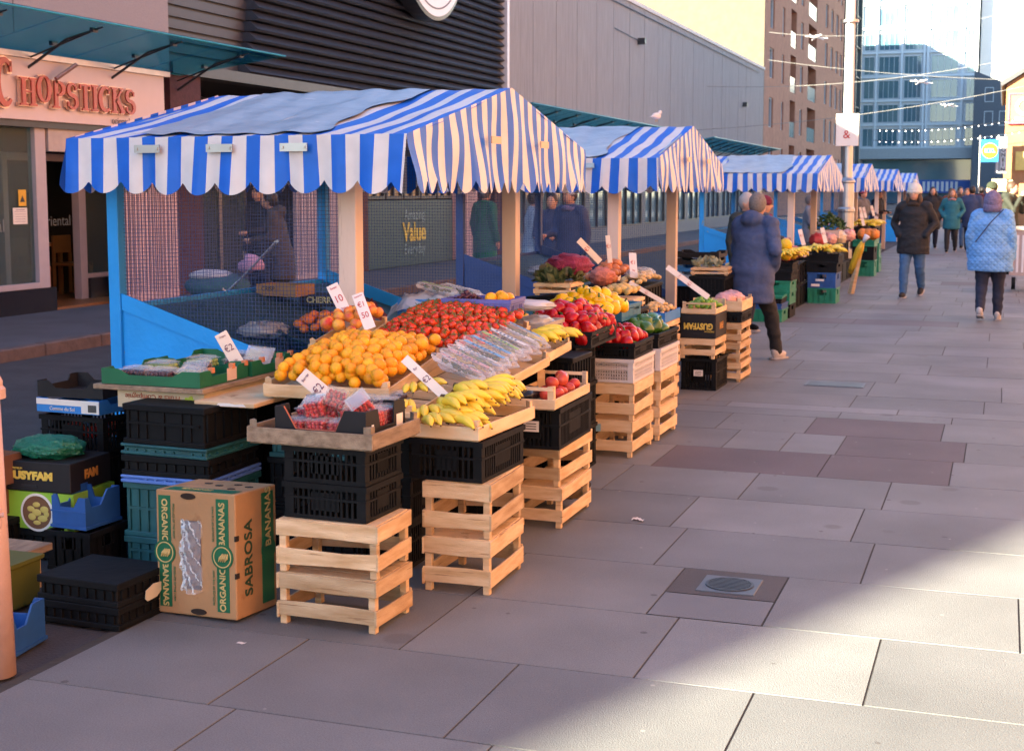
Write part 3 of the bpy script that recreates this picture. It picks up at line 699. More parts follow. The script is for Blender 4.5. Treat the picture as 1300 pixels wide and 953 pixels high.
t = thing('projecting_sign', 'square blue sign with a yellow disc ringed in red on a thin pole', 'sign', (-.6, 58.4, 0))
m = MB(); m.box((0, 0, 3.2), (.66, .12, .88)); m.build('sign_box', mat('logo_blue', (.01, .20, .60), .4), t)
m = MB(); m.lathe([(.30, 0), (.30, .02), (.001, .02)], 28); m.build('red_ring', mat('logo_red', (.6, .05, .02), .4), t, (0, -.06, 3.2), rot=(R(90), 0, 0))
m = MB(); m.lathe([(.275, 0), (.275, .03), (.001, .03)], 28); m.build('yellow_disc', mat('logo_yellow', (.85, .65, .01), .4), t, (0, -.06, 3.2), rot=(R(90), 0, 0))
text('sign_text', 'LIDL', .19, mat('logo_blue', (.01, .2, .6)), t, (0, -.095, 3.2), FY, ext=.004, bold=.012)
m = MB(); m.tube([(-.37, 0, 0), (-.37, 0, 3.8)], .03, 8); m.build('pole', steel, t)

# --- tall building behind the photographer (shades the stalls) and the sunny terrace across the street
sb = thing('office_building', 'pale office building behind the photographer that shades the market', 'building', (-11.62, -.38, 0), rz=-R(23.3))
m = MB(); m.b2(-26, 0, -52, 0, 0, 10.1); m.build('wall', conc, sb)
for j in range(3):
    for i in range(10): bwin(sb, .03, -50 + i * 5, -47 + i * 5, 1 + j * 3.1, 2.9 + j * 3.1, fm=dsteel, bars=1)
tr = thing('brick_terrace', 'warm orange brick terrace facing the stalls from the sunny side of the street', 'building', (7.0, 0, 0))
tbr = mat('warm_brick', (0.56, 0.245, 0.13), 0.9, .12, scale=4, bump=.2)
m = MB(); m.b2(.0, 12, -16, 44, 0, 13); m.build('wall', tbr, tr)
for j in range(4):
    for i in range(13):
        y0 = -14.5 + i * 4.4
        f = MB(); f.b2(-.08, .002, y0, y0 + .08, 1 + j * 3, 2.8 + j * 3); f.b2(-.08, .002, y0 + 1.2, y0 + 1.28, 1 + j * 3, 2.8 + j * 3); f.b2(-.08, .002, y0 + .08, y0 + 1.2, 1 + j * 3, 1.08 + j * 3); f.b2(-.08, .002, y0 + .08, y0 + 1.2, 2.72 + j * 3, 2.8 + j * 3)
        fo = f.build('window', wfr, tr); g = MB(); g.b2(-.03, -.002, y0 + .08, y0 + 1.2, 1.08 + j * 3, 2.72 + j * 3); g.build('pane', wglass, fo)
# --- lamp post with a white plate
t = thing('lamp_post', 'tall grey lamp post with a white notice plate rising between the far stalls', 'lamp post', (-2.83, 27, 0))
m = MB(); m.lathe([(.18, 0), (.18, .5), (.15, .55), (.15, 1.2), (.165, 1.22), (.165, 1.27), (.145, 1.3), (.14, 1.75), (.16, 1.77), (.16, 1.8), (.105, 1.86), (.10, 2.6)], 20); m.build('base', steel, t)
m = MB(); m.tube([(0, 0, 2.6), (-.01, 0, 9)], [.095, .075], 14); m.build('shaft', mat('pale_post', (.5, .5, .52), .5, .1), t)
m = MB(); m.b2(-.21, .21, -.14, -.12, 2.45, 3.05); m.build('plate', paper, t, bevel=.004)
text('plate_mark', '&', .22, redi, t, (-.01, -.145, 2.66), FY, ext=.002)
m = MB(); m.lathe([(.15, 0), (.15, .05)], 16, (0, 0, 4.75)); m.build('collar', steel, t)
# --- cables and festoon lights
def cable(p0, p1, sag, label, r=.009, n=14):
    pts = [(p0[0] + (p1[0] - p0[0]) * i / n, p0[1] + (p1[1] - p0[1]) * i / n, p0[2] + (p1[2] - p0[2]) * i / n - sag * 4 * (i / n) * (1 - i / n)) for i in range(n + 1)]
    m = MB(); m.tube(pts, r, 5); return m.build('overhead_cable', mat('pale_cable', (.30, .29, .28), .6), None), pts
def star(p, label, s=1.0):
    t = thing('star_lamp', label, 'street light', p); t.scale = (s,) * 3
    m = MB(); m.box((0, 0, -.06), (.12, .12, .12)); m.build('lamp_body', whitep, t)
    m = MB()
    for a in (0, 60, 120): m.box((0, 0, -.1), (1.1, .07, .04), rz=R(a), M=Matrix.Rotation(R(8), 4, 'Y'))
    m.build('lamp_arm', whitep, t)
for a, b, sg, lb in (((XF, 70, 9.45), (3, 70, 10.9), .9, 'thin pale cable crossing the street highest of all carrying a star lamp'),
                 ((XF, 70, 8.1), (3, 70, 6.7), .25, 'thin pale cable running level in front of the brick apartments'),
                 ((XF, 55, 5.75), (3, 55, 7.1), .55, 'thin pale cable crossing below the lamp plate height carrying a star lamp'),
                 ((XF, 52, 3.9), (3, 54, 5.9), .35, 'thin pale cable sagging lowest towards the orange brick house')):
    o, pts = cable(a, b, sg, lb); tag(o, lb, 'cable')
star((-8.96, 70, 9.22), 'white star shaped lamp on the highest cable left of the lamp post')
star((-3.1, 55, 5.78), 'white star shaped lamp hanging before the glass office block', .75)
star((-2.0, 53, 4.75), 'small white star shaped lamp on the lowest cable', .55)
for row, (z0, z1, lb) in enumerate(((3.66, 4.02, 'upper string of white festoon bulbs before the glass office block'), (3.30, 3.6, 'lower string of white festoon bulbs before the glass office block'))):
    t = thing('festoon_lights', lb, 'string lights', (0, 48, 0))
    m = MB(); pts = [(-4.2 + 5.0 * i / 24, 0, z0 + (z1 - z0) * i / 24 - .16 * 4 * (i / 24) * (1 - i / 24)) for i in range(25)]
    m.tube(pts, .008, 4); m.build('wire', dsteel, t)
    for i in range(1, 24):
        m = MB(); m.ball((pts[i][0], 0, pts[i][2] - .04), .018, 6, 5); m.build('bulb', glow_mat('bulb_white', (1, 1, 1), .45), t)
# ------------------------------------------------------------------ market stalls
BLUE = (0.012, 0.135, 0.64); WHITE = (0.66, 0.66, 0.68)
canvas = attr_mat('striped_canvas', 0.5, 0.15, 14, 0.25, 0.10, 9, coat=0.04, trans=0.12)
cover_m = mat('grey_blue_sheet', (0.21, 0.27, 0.35), 0.35, scale=6, col2=(0.30, 0.37, 0.45), bump=0.5, bscale=7, wear=((.42, .47, .52), 9, .63, (.6, 2, 1)))
wire_m = mat('blue_wire', (0.012, 0.05, 0.20), 0.5)
deckm = mat('blue_green_deck', (0.03, 0.085, 0.12), 0.55, .3, scale=4, bump=.1)
class Loc:
    """builds a world-space mesh under a root that stands at its own base"""
    def __init__(s, root): s.r = root
    def __call__(s, mb, name, mats, bevel=0):
        o = mb.build(name, mats, s.r, tuple(-c for c in s.r.location), bevel); return o
SW = 0.0775
def stripe(x): return BLUE if int(math.floor(x / SW)) % 2 == 0 else WHITE
def stall(Y0, Y1, label, blue, seed, full=True, X0=-4.65, X1=-2.70):
    rnd = random.Random(seed)
    root = thing('market_stall', label, 'stall', (-3.7, (Y0 + Y1) / 2, 0), group='market stalls with blue and white striped roofs')
    L = Loc(root); ym = (Y0 + Y1) / 2; ZE, ZR = 1.87, 2.19; ZB = 1.60
    pn, pf = Y0 + .30, Y1 - .25
    xb, xf = -4.57, -3.15
    # posts
    for (x, y) in ((xf, pn), (xf, pf)):
        m = MB(); m.b2(x - .05, x + .05, y - .045, y + .045, 0, ZE + .02); L(m, 'post', pinkwood, .004)
    for (x, y) in ((xb, pn), (xb, pf)):
        m = MB(); m.b2(x - .035, x + .035, y - .035, y + .035, 0, ZE + .02); L(m, 'corner_post', blue, .003)
    # frame rails and rafters
    m = MB()
    for y in (pn, pf): m.b2(xb + .035, xf - .05, y - .025, y + .025, ZE - .03, ZE + .015)
    for x in (xb, xf): m.b2(x - .025, x + .025, pn + .045, pf - .045, ZE - .04, ZE + .01)
    m.tube([(X0 + .05, ym, ZR - .03), (X1 - .04, ym, ZR - .03)], .02, 6)
    for x in (X0 + .04, -3.7, X1 - .05):
        m.tube([(x, Y0 + .03, ZE - .02), (x, ym, ZR - .03)], .016, 6); m.tube([(x, Y1 - .03, ZE - .02), (x, ym, ZR - .03)], .016, 6)
    L(m, 'roof_frame', steel)
    # roof canvas, striped across
    n = int(round((X1 - X0) / SW)); W = X1 - X0
    ph = rnd.uniform(0, 6)
    def roof(u, v):
        x = X0 + W * u; y = Y0 + (Y1 - Y0) * v; t = 1 - abs(2 * v - 1)
        z = ZE + (ZR - ZE) * t - .035 * math.sin(math.pi * min(1, t)) * (1 - .5 * math.cos(6.28 * u * 3 + ph)) * .5
        return (x + .010 * math.sin(v * 34 + u * 9 + ph) * (t * (1 - t) * 4), y, z + .004 * math.sin(u * 60 + v * 11))
    m = MB(); m.smooth = True; m.grid(n * 2, 28, roof, lambda u, v: stripe(u * W + 1e-4)); L(m, 'roof_canvas', canvas)
    # plain weather sheet laid over the middle of the roof
    def sheet(u, v):
        e0 = .30 + .04 * math.sin(v * 17 + ph) + .02 * math.sin(v * 41); e1 = W - .55 + .05 * math.sin(v * 13 + ph * 2) + .02 * math.sin(v * 37)
        xx = e0 + (e1 - e0) * u; p = roof(xx / W, .02 + .96 * v)
        return (p[0], p[1], p[2] + .012 + .004 * math.sin(u * 23 + v * 9 + ph) + .003 * math.sin(u * 7 - v * 31))
    m = MB(); m.smooth = True; m.grid(24, 30, sheet); L(m, 'weather_sheet', cover_m)
    # valances
    def scal(s, lo=0.068): return lo * (1 - abs(math.sin(math.pi * s)) ** .75)
    def val_y(Y, sgn):
        def f(u, v):
            s = u * W; zb = ZB - .015 + scal(s / .194 + .3) + .006 * math.sin(u * 9 + ph)
            rp = .010 * math.sin(s * 32.4 + ph) * (1 - v) + .012 * (1 - v) * math.sin(s * 7 + ph)
            lean = .020 * math.sin(s * 5 + ph) * (1 - v)
            return (X0 + s + lean * .6, Y + sgn * (rp + .016 * (1 - v)) , zb + (ZE + .005 - zb) * v)
        m = MB(); m.smooth = True; m.grid(n * 6, 6, f, lambda u, v: stripe(u * W)); return m
    L(val_y(Y0, -1), 'valance', canvas); L(val_y(Y1, 1), 'valance', canvas)
    H = Y1 - Y0
    def val_x(X, sgn, fold):
        k1, k2 = rnd.uniform(5, 8), rnd.uniform(11, 15)
        def f(u, v):
            s = u * H; t = 1 - abs(2 * u - 1); zt = ZE + (ZR - ZE) * t + .004
            zb = ZB - .01 + scal(s / .165 + .1, .075)
            hang = 1 - v
            fo = fold * (math.sin(s * k1 + ph + 2.5 * v) * .6 + math.sin(s * k2 + ph * 2 - 3 * v) * .4) * (.25 + hang) * min(1, hang * 3 + .1)
            sh = fold * .8 * math.sin(s * k1 * .8 + 1.3 + 3.2 * v) * hang * min(1, t * 4)
            return (X + sgn * (fo + .03 * hang), Y0 + s + sh, zb + (zt - zb) * v)
        m = MB(); m.smooth = True; m.grid(int(H / SW) * 5, 16, f, lambda u, v: stripe(u * H)); return m
    L(val_x(X1, 1, .024 if full else .034), 'gable_valance', canvas); L(val_x(X0, -1, .02), 'gable_valance', canvas)
    if full:
        for k in range(3):
            x = X0 + .52 + k * .41 + rnd.uniform(-.03, .03)
            m = MB(); m.b2(x - .075, x + .075, Y0 - .034, Y0 - .026, 1.795, 1.835)
            for q in (-.06, .06): m.box((x + q, Y0 - .037, 1.815), (.014, .008, .014))
            L(m, 'fixing_plate', steel)
        for k in range(2):
            y = ym - .42 + k * .85
            m = MB(); m.b2(X1 + .055, X1 + .062, y - .075, y + .075, 1.86, 1.90); L(m, 'fixing_plate', mat('warm_lit_plate', (.55, .35, .25), .4, metal=.5))  # steel plate toned warm: light on the gable put into the colour
    # side panels: boards whose top edge falls towards the street
    for y in (pn, pf):
        m = MB(); m.prism([(xb + .036, 0), (xf - .051, 0), (xf - .051, .60), (xb + .036, 1.03)], 'y', y - .012, y + .012)
        L(m, 'side_panel', blue)
        m = MB(); m.prism([(xb + .036, .955), (xf - .051, .525), (xf - .051, .612), (xb + .036, 1.045)], 'y', y - .022, y - .0125); L(m, 'panel_rail', blue)
    # wire mesh
    def wires(y=None, x=None):
        m = MB(); p = .021; q = .0009
        if y is not None:
            k = xb + .05
            while k < xf - .06: zb = 1.03 + (k - xb - .036) / (xf - xb - .087) * -.43; m.b2(k - q, k + q, y - q, y + q, zb, ZE - .03); k += p
            z = .64
            while z < ZE - .04:
                xs = xb + .036 if z > 1.03 else xb + .036 + (1.03 - z) / .43 * (xf - xb - .087)
                m.b2(xs, xf - .051, y - q - .001, y + q + .001, z - q, z + q); z += p
        else:
            k = pn + .05
            while k < pf - .04: m.b2(x - q, x + q, k - q, k + q, 1.03, ZE - .03); k += p
            z = 1.05
            while z < ZE - .04: m.b2(x - q - .001, x + q + .001, pn + .04, pf - .04, z - q, z + q); z += p
        return m
    L(wires(y=pn + .016), 'wire_mesh', wire_m); L(wires(y=pf - .016), 'wire_mesh', wire_m)
    if full: L(wires(x=xb), 'wire_mesh', wire_m)
    # deck board
    m = MB(); m.prism([(xb + .04, .955), (xf - .06, .53), (xf - .06, .50), (xb + .04, .925)], 'y', pn + .03, pf - .03); L(m, 'deck', deckm)
    m = MB(); m.b2(xb - .012, xb + .012, pn + .036, pf - .036, .02, .98); L(m, 'back_panel', blue)
    return root
stall(6.1, 9.1, 'nearest striped market stall with grey roof sheet and sky blue side panel', bluepaint, 1)
stall(11.2, 13.95, 'second striped market stall with navy blue side panels beyond the red and green peppers', navypaint, 5)
stall(21.7, 25.0, 'third striped market stall beside the lamp post with a sky blue side panel', bluepaint, 9, False)
stall(29.3, 32.2, 'striped market stall just beyond the lamp post with a crumpled gable cloth', bluepaint, 12, False)
stall(37.2, 40.2, 'striped market stall, second one beyond the lamp post', bluepaint, 14, False)
stall(45.5, 48.5, 'farthest striped market stall above the hat of the woman in the white bobble hat', bluepaint, 17, False)

# ------------------------------------------------------------------ containers
PROTO = {}
def put(key, builder, loc, rz, name, label, cat, group=None, rot=None):
    r = rot if rot else (0, 0, rz)
    if key in PROTO: o = copytree(PROTO[key], loc, r, label, group); 
    else:
        o = builder(); PROTO[key] = o; o.location = loc; o.rotation_euler = r; o['label'] = label
        if group: o['group'] = group
    o.name = name
    o['category'] = cat
    if group is None and 'group' in o: del o['group']
    return o
def E0(name): return thing(name, 'x', 'x')
def wood_crate(w, d, h, seed=0, mt=None):
    """slatted crate standing bottom up: solid board on top, four posts reaching the ground"""
    def f():
        rn = random.Random(seed); t = E0('wooden_crate'); mm = mt or wood; th = .008; lg = .028
        for sx in (-1, 1):
            for sy in (-1, 1):
                m = MB(); m.b2(*(sorted((sx * (w / 2 - th), sx * (w / 2 - th - lg)))), *(sorted((sy * (d / 2 - th), sy * (d / 2 - th - lg)))), 0, h - .01); m.build('corner_post', mm, t, bevel=.002)
        def side(horizontal, s):
            m = MB(); sh = h * .30
            for z0 in (h - sh - .004, h * .14 + .0):
                a = rn.uniform(-.004, .004); z0 += rn.uniform(-.006, .004) if z0 < h * .5 else 0
                L2 = (w / 2 - .001 + rn.uniform(-.002, .002)) if horizontal else d / 2 + rn.uniform(-.001, .003); u = lambda: rn.uniform(-.0045, .0045)
                top = [(L2, z0 + sh + u()), (L2 * .3, z0 + sh + u()), (-L2 * .4, z0 + sh + u()), (-L2, z0 + sh + u())]
                poly = [(-L2, z0 + u()), (L2 * .1, z0 + u()), (L2, z0 + u())] + top
                if z0 > h * .5: poly = [(q0, min(q1, h - .0045)) for q0, q1 in poly]
                if horizontal: m.prism(poly, 'y', *sorted((s * d / 2, s * (d / 2 - th))))
                else: m.prism(poly, 'x', *sorted((s * (w / 2 + .0015), s * (w / 2 - th))))
            m.build('slatted_side', mm, t, bevel=.0015)
        side(True, -1); side(True, 1); side(False, -1); side(False, 1)
        m = MB(); n = 4
        for k in range(n):
            y0 = -d / 2 + .009 + (d - .018) * k / n; m.b2(-w / 2 + .009, w / 2 - .009, y0, y0 + (d - .018) / n - .006, h - .008, h - .001)
        m.build('bottom_boards', mm, t)
        return t
    return f
def wood_tray(w, d, h, mt=None, post=.03, high=0.0):
    def f():
        t = E0('wooden_tray'); mm = mt or woodl; th = .008
        for s in (-1, 1):
            m = MB(); m.b2(-w / 2, w / 2, *(sorted((s * d / 2, s * (d / 2 - th)))), .006, h); m.build('side_board', mm, t, bevel=.0015)
            m = MB(); m.b2(*(sorted((s * w / 2, s * (w / 2 - th)))), -d / 2 + th + .001, d / 2 - th - .001, .006, h + .002); m.build('side_board', mm, t, bevel=.0015)
        for sx in (-1, 1):
            for sy in (-1, 1):
                m = MB(); a, b = sx * (w / 2 - th - .001), sy * (d / 2 - th - .001)
                m.prism([(a, b), (a - sx * post, b), (a, b - sy * post)], 'z', 0, h + .025 + high); m.build('corner_post', mm, t)
        if high:
            m = MB(); m.b2(-w / 2 + .012, w / 2 - .012, -d / 2 + .002, -d / 2 + .012, h + high + .005, h + high + .02); m.b2(-w / 2 + .012, w / 2 - .012, d / 2 - .012, d / 2 - .002, h + high + .005, h + high + .02); m.build('end_rail', mm, t)
        m = MB(); n = 6
        for k in range(n):
            y0 = -d / 2 + .009 + (d - .018) * k / n; m.b2(-w / 2 + .009, w / 2 - .009, y0, y0 + (d - .018) / n - .008, 0.001, .0055)
        m.build('bottom_boards', mm, t)
        return t
    return f
def plastic_crate(w, d, h, mt, style='mesh', label_at=None):
    """open crate: rims, corner columns and a grid of ribs with real holes"""
    def f():
        t = E0('plastic_crate'); th = .010; m = MB()
        for s in (-1, 1):
            for zz, hh, e in ((h - .022, .022, .006), (0, .016, 0), (h * .55, .009, .002)):
                if style == 'solid' and hh == .009: continue
                m.b2(-w / 2 - e, w / 2 + e, *(sorted((s * (d / 2 + e), s * (d / 2 - th)))), zz, zz + hh)
                m.b2(*(sorted((s * (w / 2 + e), s * (w / 2 - th)))), -d / 2 + th + .0005, d / 2 - th - .0005, zz, zz + hh - .0005)
        m.build('rim', mt, t)
        for sx in (-1, 1):
            for sy in (-1, 1):
                c = .035; m = MB(); X, Y, q = sx * (w / 2 - .002), sy * (d / 2 - .002), .0075
                m.prism([(X, Y), (X - sx * c, Y), (X - sx * c, Y - sy * q), (X - sx * q, Y - sy * q), (X - sx * q, Y - sy * c), (X, Y - sy * c)], 'z', .002, h - .003)
                m.build('corner_column', mt, t)
        m = MB()
        def ribs(L_, mk):
            if style == 'solid':
                mk(-L_ / 2 + .03, L_ / 2 - .03, .017, h * .55 if h > .12 else h - .03); mk(-L_ / 2 + .03, -L_ * .16, h * .55, h - .02); mk(L_ * .16, L_ / 2 - .03, h * .55, h - .02)
                for q in (-.3, -.1, .1, .3): mk(L_ * q - .004, L_ * q + .004, .017, h - .02)
            else:
                p = .022 if style == 'mesh' else .015
                n = int((L_ - .07) / p)
                for k in range(n + 1):
                    x = -L_ / 2 + .035 + (L_ - .07) * k / n; mk(x - p * .2, x + p * .2, .016, h - .02)
                if style == 'fine':
                    z = .03
                    while z < h - .02: mk(-L_ / 2 + .03, L_ / 2 - .03, z, z + .005); z += .02
                else: mk(-L_ * .17, L_ * .17, h * .25, h * .75)
        for s in (-1, 1):
            ribs(w, lambda a, b, z0, z1: m.b2(a, b, *(sorted((s * (d / 2 - .003), s * (d / 2 - .008)))), z0, z1))
            ribs(d, lambda a, b, z0, z1: m.b2(*(sorted((s * (w / 2 - .003), s * (w / 2 - .008)))), a, b, z0, z1))
        m.build('walls', mt, t)
        m = MB(); m.b2(-w / 2 + .01, w / 2 - .01, -d / 2 + .01, d / 2 - .01, .002, .010); m.build('floor', mt, t)
        if label_at:
            m = MB(); m.box((label_at[0], -d / 2 - .0075, label_at[1]), (.075, .002, .05)); m.build('paper_label', paper, t)
            m = MB()
            for q in range(3): m.box((label_at[0], -d / 2 - .0095, label_at[1] + .012 - .012 * q), (.05, .001, .004))
            m.build('label_print', blacki, t)
        return t
    return f
def folded_crates(w, d, h, mt, seed=0):
    """one tall folding crate, its ribbed wall standing proud"""
    def f():
        t = E0('plastic_crate'); rn = random.Random(seed)
        m = MB(); m.b2(-w / 2 + .01, w / 2 - .01, -d / 2 + .01, d / 2 - .01, .01, h - .012); m.build('walls', mt, t, bevel=.004)
        for nm_, z0, z1 in (('bottom_rim', 0, .014 if h < .06 else .022), ('top_rim', h - (.012 if h < .06 else .028), h)): m = MB(); m.b2(-w / 2, w / 2, -d / 2, d / 2, z0, z1); m.build(nm_, mt, t, bevel=.003)
        m = MB()
        for k in range(9):
            x = -w / 2 + .03 + (w - .06) * k / 8
            if rn.random() < .85: m.b2(x - .005, x + .005, -d / 2 + .001, -d / 2 + .011, .024, h - .03)
        for k in range(7):
            y = -d / 2 + .03 + (d - .06) * k / 6; m.b2(w / 2 - .011, w / 2 - .001, y - .005, y + .005, .024, h - .03)
        if h > .1: m.b2(-w / 2 + .03, w / 2 - .03, -d / 2, -d / 2 + .0105, h * .5, h * .5 + .012)
        m.build('ribs', mt, t)
        return t
    return f
def carton(w, d, h, mt, cut=True, low=.45, inner=None):
    """open display carton, long sides cut away to a low front"""
    def f():
        t = E0('carton'); th = .006; m = MB()
        for s in (-1, 1):
            y0, y1 = sorted((s * d / 2, s * (d / 2 - th)))
            if cut: m.prism([(-w / 2, 0), (w / 2, 0), (w / 2, h), (w * .33, h), (w * .22, h * low), (-w * .22, h * low), (-w * .33, h), (-w / 2, h)], 'y', y0, y1)
            else: m.b2(-w / 2, w / 2, y0, y1, 0, h)
        for s in (-1, 1):
            x0, x1 = sorted((s * (w / 2), s * (w / 2 - th)))
            if cut: m.prism([(-d / 2 + th, 0), (d / 2 - th, 0), (d / 2 - th, h), (d * .30, h), (d * .24, h * .6), (-d * .24, h * .6), (-d * .30, h), (-d / 2 + th, h)], 'x', x0, x1)
            else: m.b2(x0, x1, -d / 2 + th, d / 2 - th, 0, h - .001)
        m.build('walls', mt, t)
        m = MB(); m.b2(-w / 2 + th, w / 2 - th, -d / 2 + th, d / 2 - th, .001, .006); m.build('floor', inner or mt, t)
        return t
    return f
ORD = ['lowest', 'second', 'third', 'fourth', 'fifth', 'sixth']
def stack(x, y, rz, items, where, z=0.0):
    """items: (kind, w, d, h, description[, jitter]); returns the top height"""
    n = len(items)
    for i, it in enumerate(items):
        kind, w, d, h, desc = it[:5]
        pos = 'only one' if n == 1 else ('top' if i == n - 1 else ('bottom' if i == 0 else {1: 'second up', 2: 'third up', 3: 'fourth up', 4: 'fifth up'}[i]))
        lab = f'{desc}, {pos} {where}' if n > 1 else f'{desc} {where}'
        a = rz + R(random.uniform(-2.2, 2.2)) if i else rz; loc = (x + random.uniform(-.006, .006) * bool(i), y + random.uniform(-.006, .006) * bool(i), z)
        if kind == 'wood': put(('w', w, d, h, i % 2), wood_crate(w, d, h, i), loc, a, 'wooden_crate', lab, 'crate')
        elif kind == 'woodl': put(('wl', w, d, h), wood_crate(w, d, h, 3, woodl), loc, a, 'wooden_crate', lab, 'crate')
        elif kind == 'tray': put(('t', w, d, h), wood_tray(w, d, h), loc, a, 'wooden_tray', lab, 'tray')
        elif kind == 'trayh': put(('th', w, d, h), wood_tray(w, d, h, None, .03, .035), loc, a, 'wooden_tray', lab, 'tray')
        elif kind == 'trayw': put(('tw', w, d, h), wood_tray(w, d, h, woodw), loc, a, 'wooden_tray', lab, 'tray')
        else:
            mt = dict(black=blackp, teal=tealp, green=greenp, blue=bluep, lblue=lbluep, white=whitep)[kind.split('_')[0]]
            st = kind.split('_')[1] if '_' in kind else 'mesh'
            if st == 'fold': put((kind, w, d, h), folded_crates(w, d, h, mt, i), loc, a, 'plastic_crate', lab, 'crate')
            elif st == 'lab': put((kind, w, d, h), plastic_crate(w, d, h, mt, 'mesh', (0, h * .55)), loc, a, 'plastic_crate', lab, 'crate')
            else: put((kind, w, d, h), plastic_crate(w, d, h, mt, st), loc, a, 'plastic_crate', lab, 'crate')
        z += h + .001
    return z
WS = 'slatted wooden crate'
# A: raspberries
zA = stack(-2.29, 4.57, R(-1), [('wood', .41, .31, .20, WS), ('wood', .41, .31, .20, WS)], 'under the red berry punnets')
zA = stack(-2.30, 4.585, R(-2), [('black', .34, .29, .135, 'black plastic crate'), ('black', .34, .29, .135, 'black plastic crate')], 'of the black pair under the berry punnets', zA)
put('trA', wood_tray(.52, .40, .062, woodw), (-2.34, 4.60, zA + .002), R(-2), 'wooden_tray', 'rough weathered wooden tray carrying the black carton of berry punnets', 'tray')
# B: bananas
zB = stack(-2.02, 5.22, R(2), [('wood', .29, .44, .225, WS), ('wood', .29, .44, .225, WS)], 'under the near tray of bananas')
zB = stack(-2.05, 5.24, R(-2), [('black', .31, .46, .165, 'deep black plastic crate')], 'between the wooden crates and the near tray of bananas', zB)
put('trB', wood_tray(.33, .60, .058, woodl), (-2.06, 5.30, zB + .001), R(-3), 'wooden_tray', 'golden wooden tray heaped with bananas on the deep black crate', 'tray'); ZBAN = zB
# C: red apples
zC = stack(-2.05, 6.40, R(1), [('wood', .235, .52, .20, WS), ('wood', .235, .52, .205, WS)], 'under the tray of red apples')
zC = stack(-2.04, 6.28, R(1), [('black_lab', .27, .55, .195, 'black plastic crate with a white label')], 'under the red apples', zC)
put('trC', wood_tray(.27, .60, .05, woodl, .03, .035), (-2.035, 6.22, zC + .001), R(1), 'wooden_tray', 'light wooden tray with a raised end rail holding red apples', 'tray'); ZAP = zC
# D: red peppers on white crate
zD = stack(-2.20, 8.22, 0, [('woodl', .285, .52, .225, WS), ('woodl', .285, .52, .23, WS)], 'under the near white plastic crate')
zD = stack(-2.20, 8.22, 0, [('white_fine', .29, .52, .142, 'white plastic crate with fine square holes')], 'under the red peppers nearest the walkway', zD)
zD = stack(-2.20, 8.21, R(1), [('black', .29, .50, .095, 'shallow black crate full of red peppers')], 'on the near white crate', zD); ZPD = zD
# D2
z2 = stack(-2.18, 8.83, 0, [('woodl', .285, .50, .225, WS), ('woodl', .285, .50, .23, WS)], 'under the far white plastic crate')
z2 = stack(-2.18, 8.83, 0, [('white_fine', .29, .52, .142, 'white plastic crate with fine square holes')], 'under the green peppers', z2)
z2 = stack(-2.19, 8.83, R(-1), [('black', .29, .52, .095, 'shallow black plastic crate full of green peppers')], 'on the white crate', z2)
# E: black card box on crate
zE = stack(-2.28, 11.17, 0, [('black_lab', .29, .48, .255, 'black crate')], 'below the upside down black carton')
zE = stack(-2.29, 11.15, 0, [('woodl', .29, .46, .165, WS)], 'under the upside down black carton', zE)
def gusy(w, d, h, flip, txt='GUSYFAM'):
    def f():
        t = E0('carton'); m = MB(); m.b2(-w / 2, w / 2, -d / 2, d / 2, 0, h); m.build('box', blackc, t, bevel=.003)
        r = (R(90), R(180), 0) if flip else FY
        text('lettering', txt, h * .36, yellowi, t, (0, -d / 2 - .002, h * .52), r, ext=.001, bold=.003, sx=.80 * w / .29)
        text('small_lettering', 'PREMIUM', h * .10, yellowi, t, (-.06 if not flip else .09, -d / 2 - .002, h * (.76 if not flip else .30)), r, ext=.001)
        r2 = (R(90), R(180), R(90)) if flip else FX
        text('lettering', 'FAM', h * .4, mat('orange_ink', (.5, .22, .04)), t, (w / 2 + .002, 0, h * .5), r2, ext=.001, bold=.003)
        m = MB(); m.b2(-.04, .04, -d / 2 - .003, -d / 2, h * .14, h * .22); m.build('hand_hole', dark, t)
        return t
    return f
put('gE', gusy(.285, .46, .19, True), (-2.285, 11.15, zE + .001), 0, 'carton', 'black carton with upside down yellow lettering under the limes', 'carton')
zE += .192
put('trE', wood_tray(.285, .46, .045, woodl, .03, .03), (-2.285, 11.15, zE + .001), 0, 'wooden_tray', 'light wooden tray of green limes on the upside down black carton', 'tray'); ZLIME = zE
# E2
z = stack(-2.17, 11.75, 0, [('wood', .26, .50, .165, WS), ('wood', .26, .50, .165, WS), ('wood', .26, .50, .17, WS)], 'beside the man in the blue coat')
z = stack(-2.17, 11.75, 0, [('black', .26, .50, .09, 'black plastic crate')], 'below the tray of pink bagged fruit', z)
put('trE2', wood_tray(.27, .52, .09, woodl), (-2.17, 11.75, z + .001), 0, 'wooden_tray', 'orange toned wooden tray of pink bagged fruit next to the man in the blue coat', 'tray'); ZPK = z
# F: blue carton of onions on wooden crates
z = stack(-2.485, 10.34, 0, [('wood', .24, .50, .165, WS), ('wood', .24, .50, .165, WS), ('wood', .24, .50, .165, WS), ('wood', .24, .50, .12, WS)], 'under the blue carton of small onions')
def bcart():
    t = carton(.245, .52, .075, bluecard, False)(); 
    m = MB(); m.box((.06, -.2615, .04), (.06, .002, .04)); m.build('paper_label', paper, t)
    m = MB(); m.box((-.06, -.2615, .038), (.08, .002, .034)); m.build('printed_picture', mat('tan_print', (.55, .40, .22)), t)
    return t
put('F', bcart, (-2.485, 10.34, z + .001), 0, 'carton', 'bright blue carton full of small pale onions', 'carton'); ZON = z

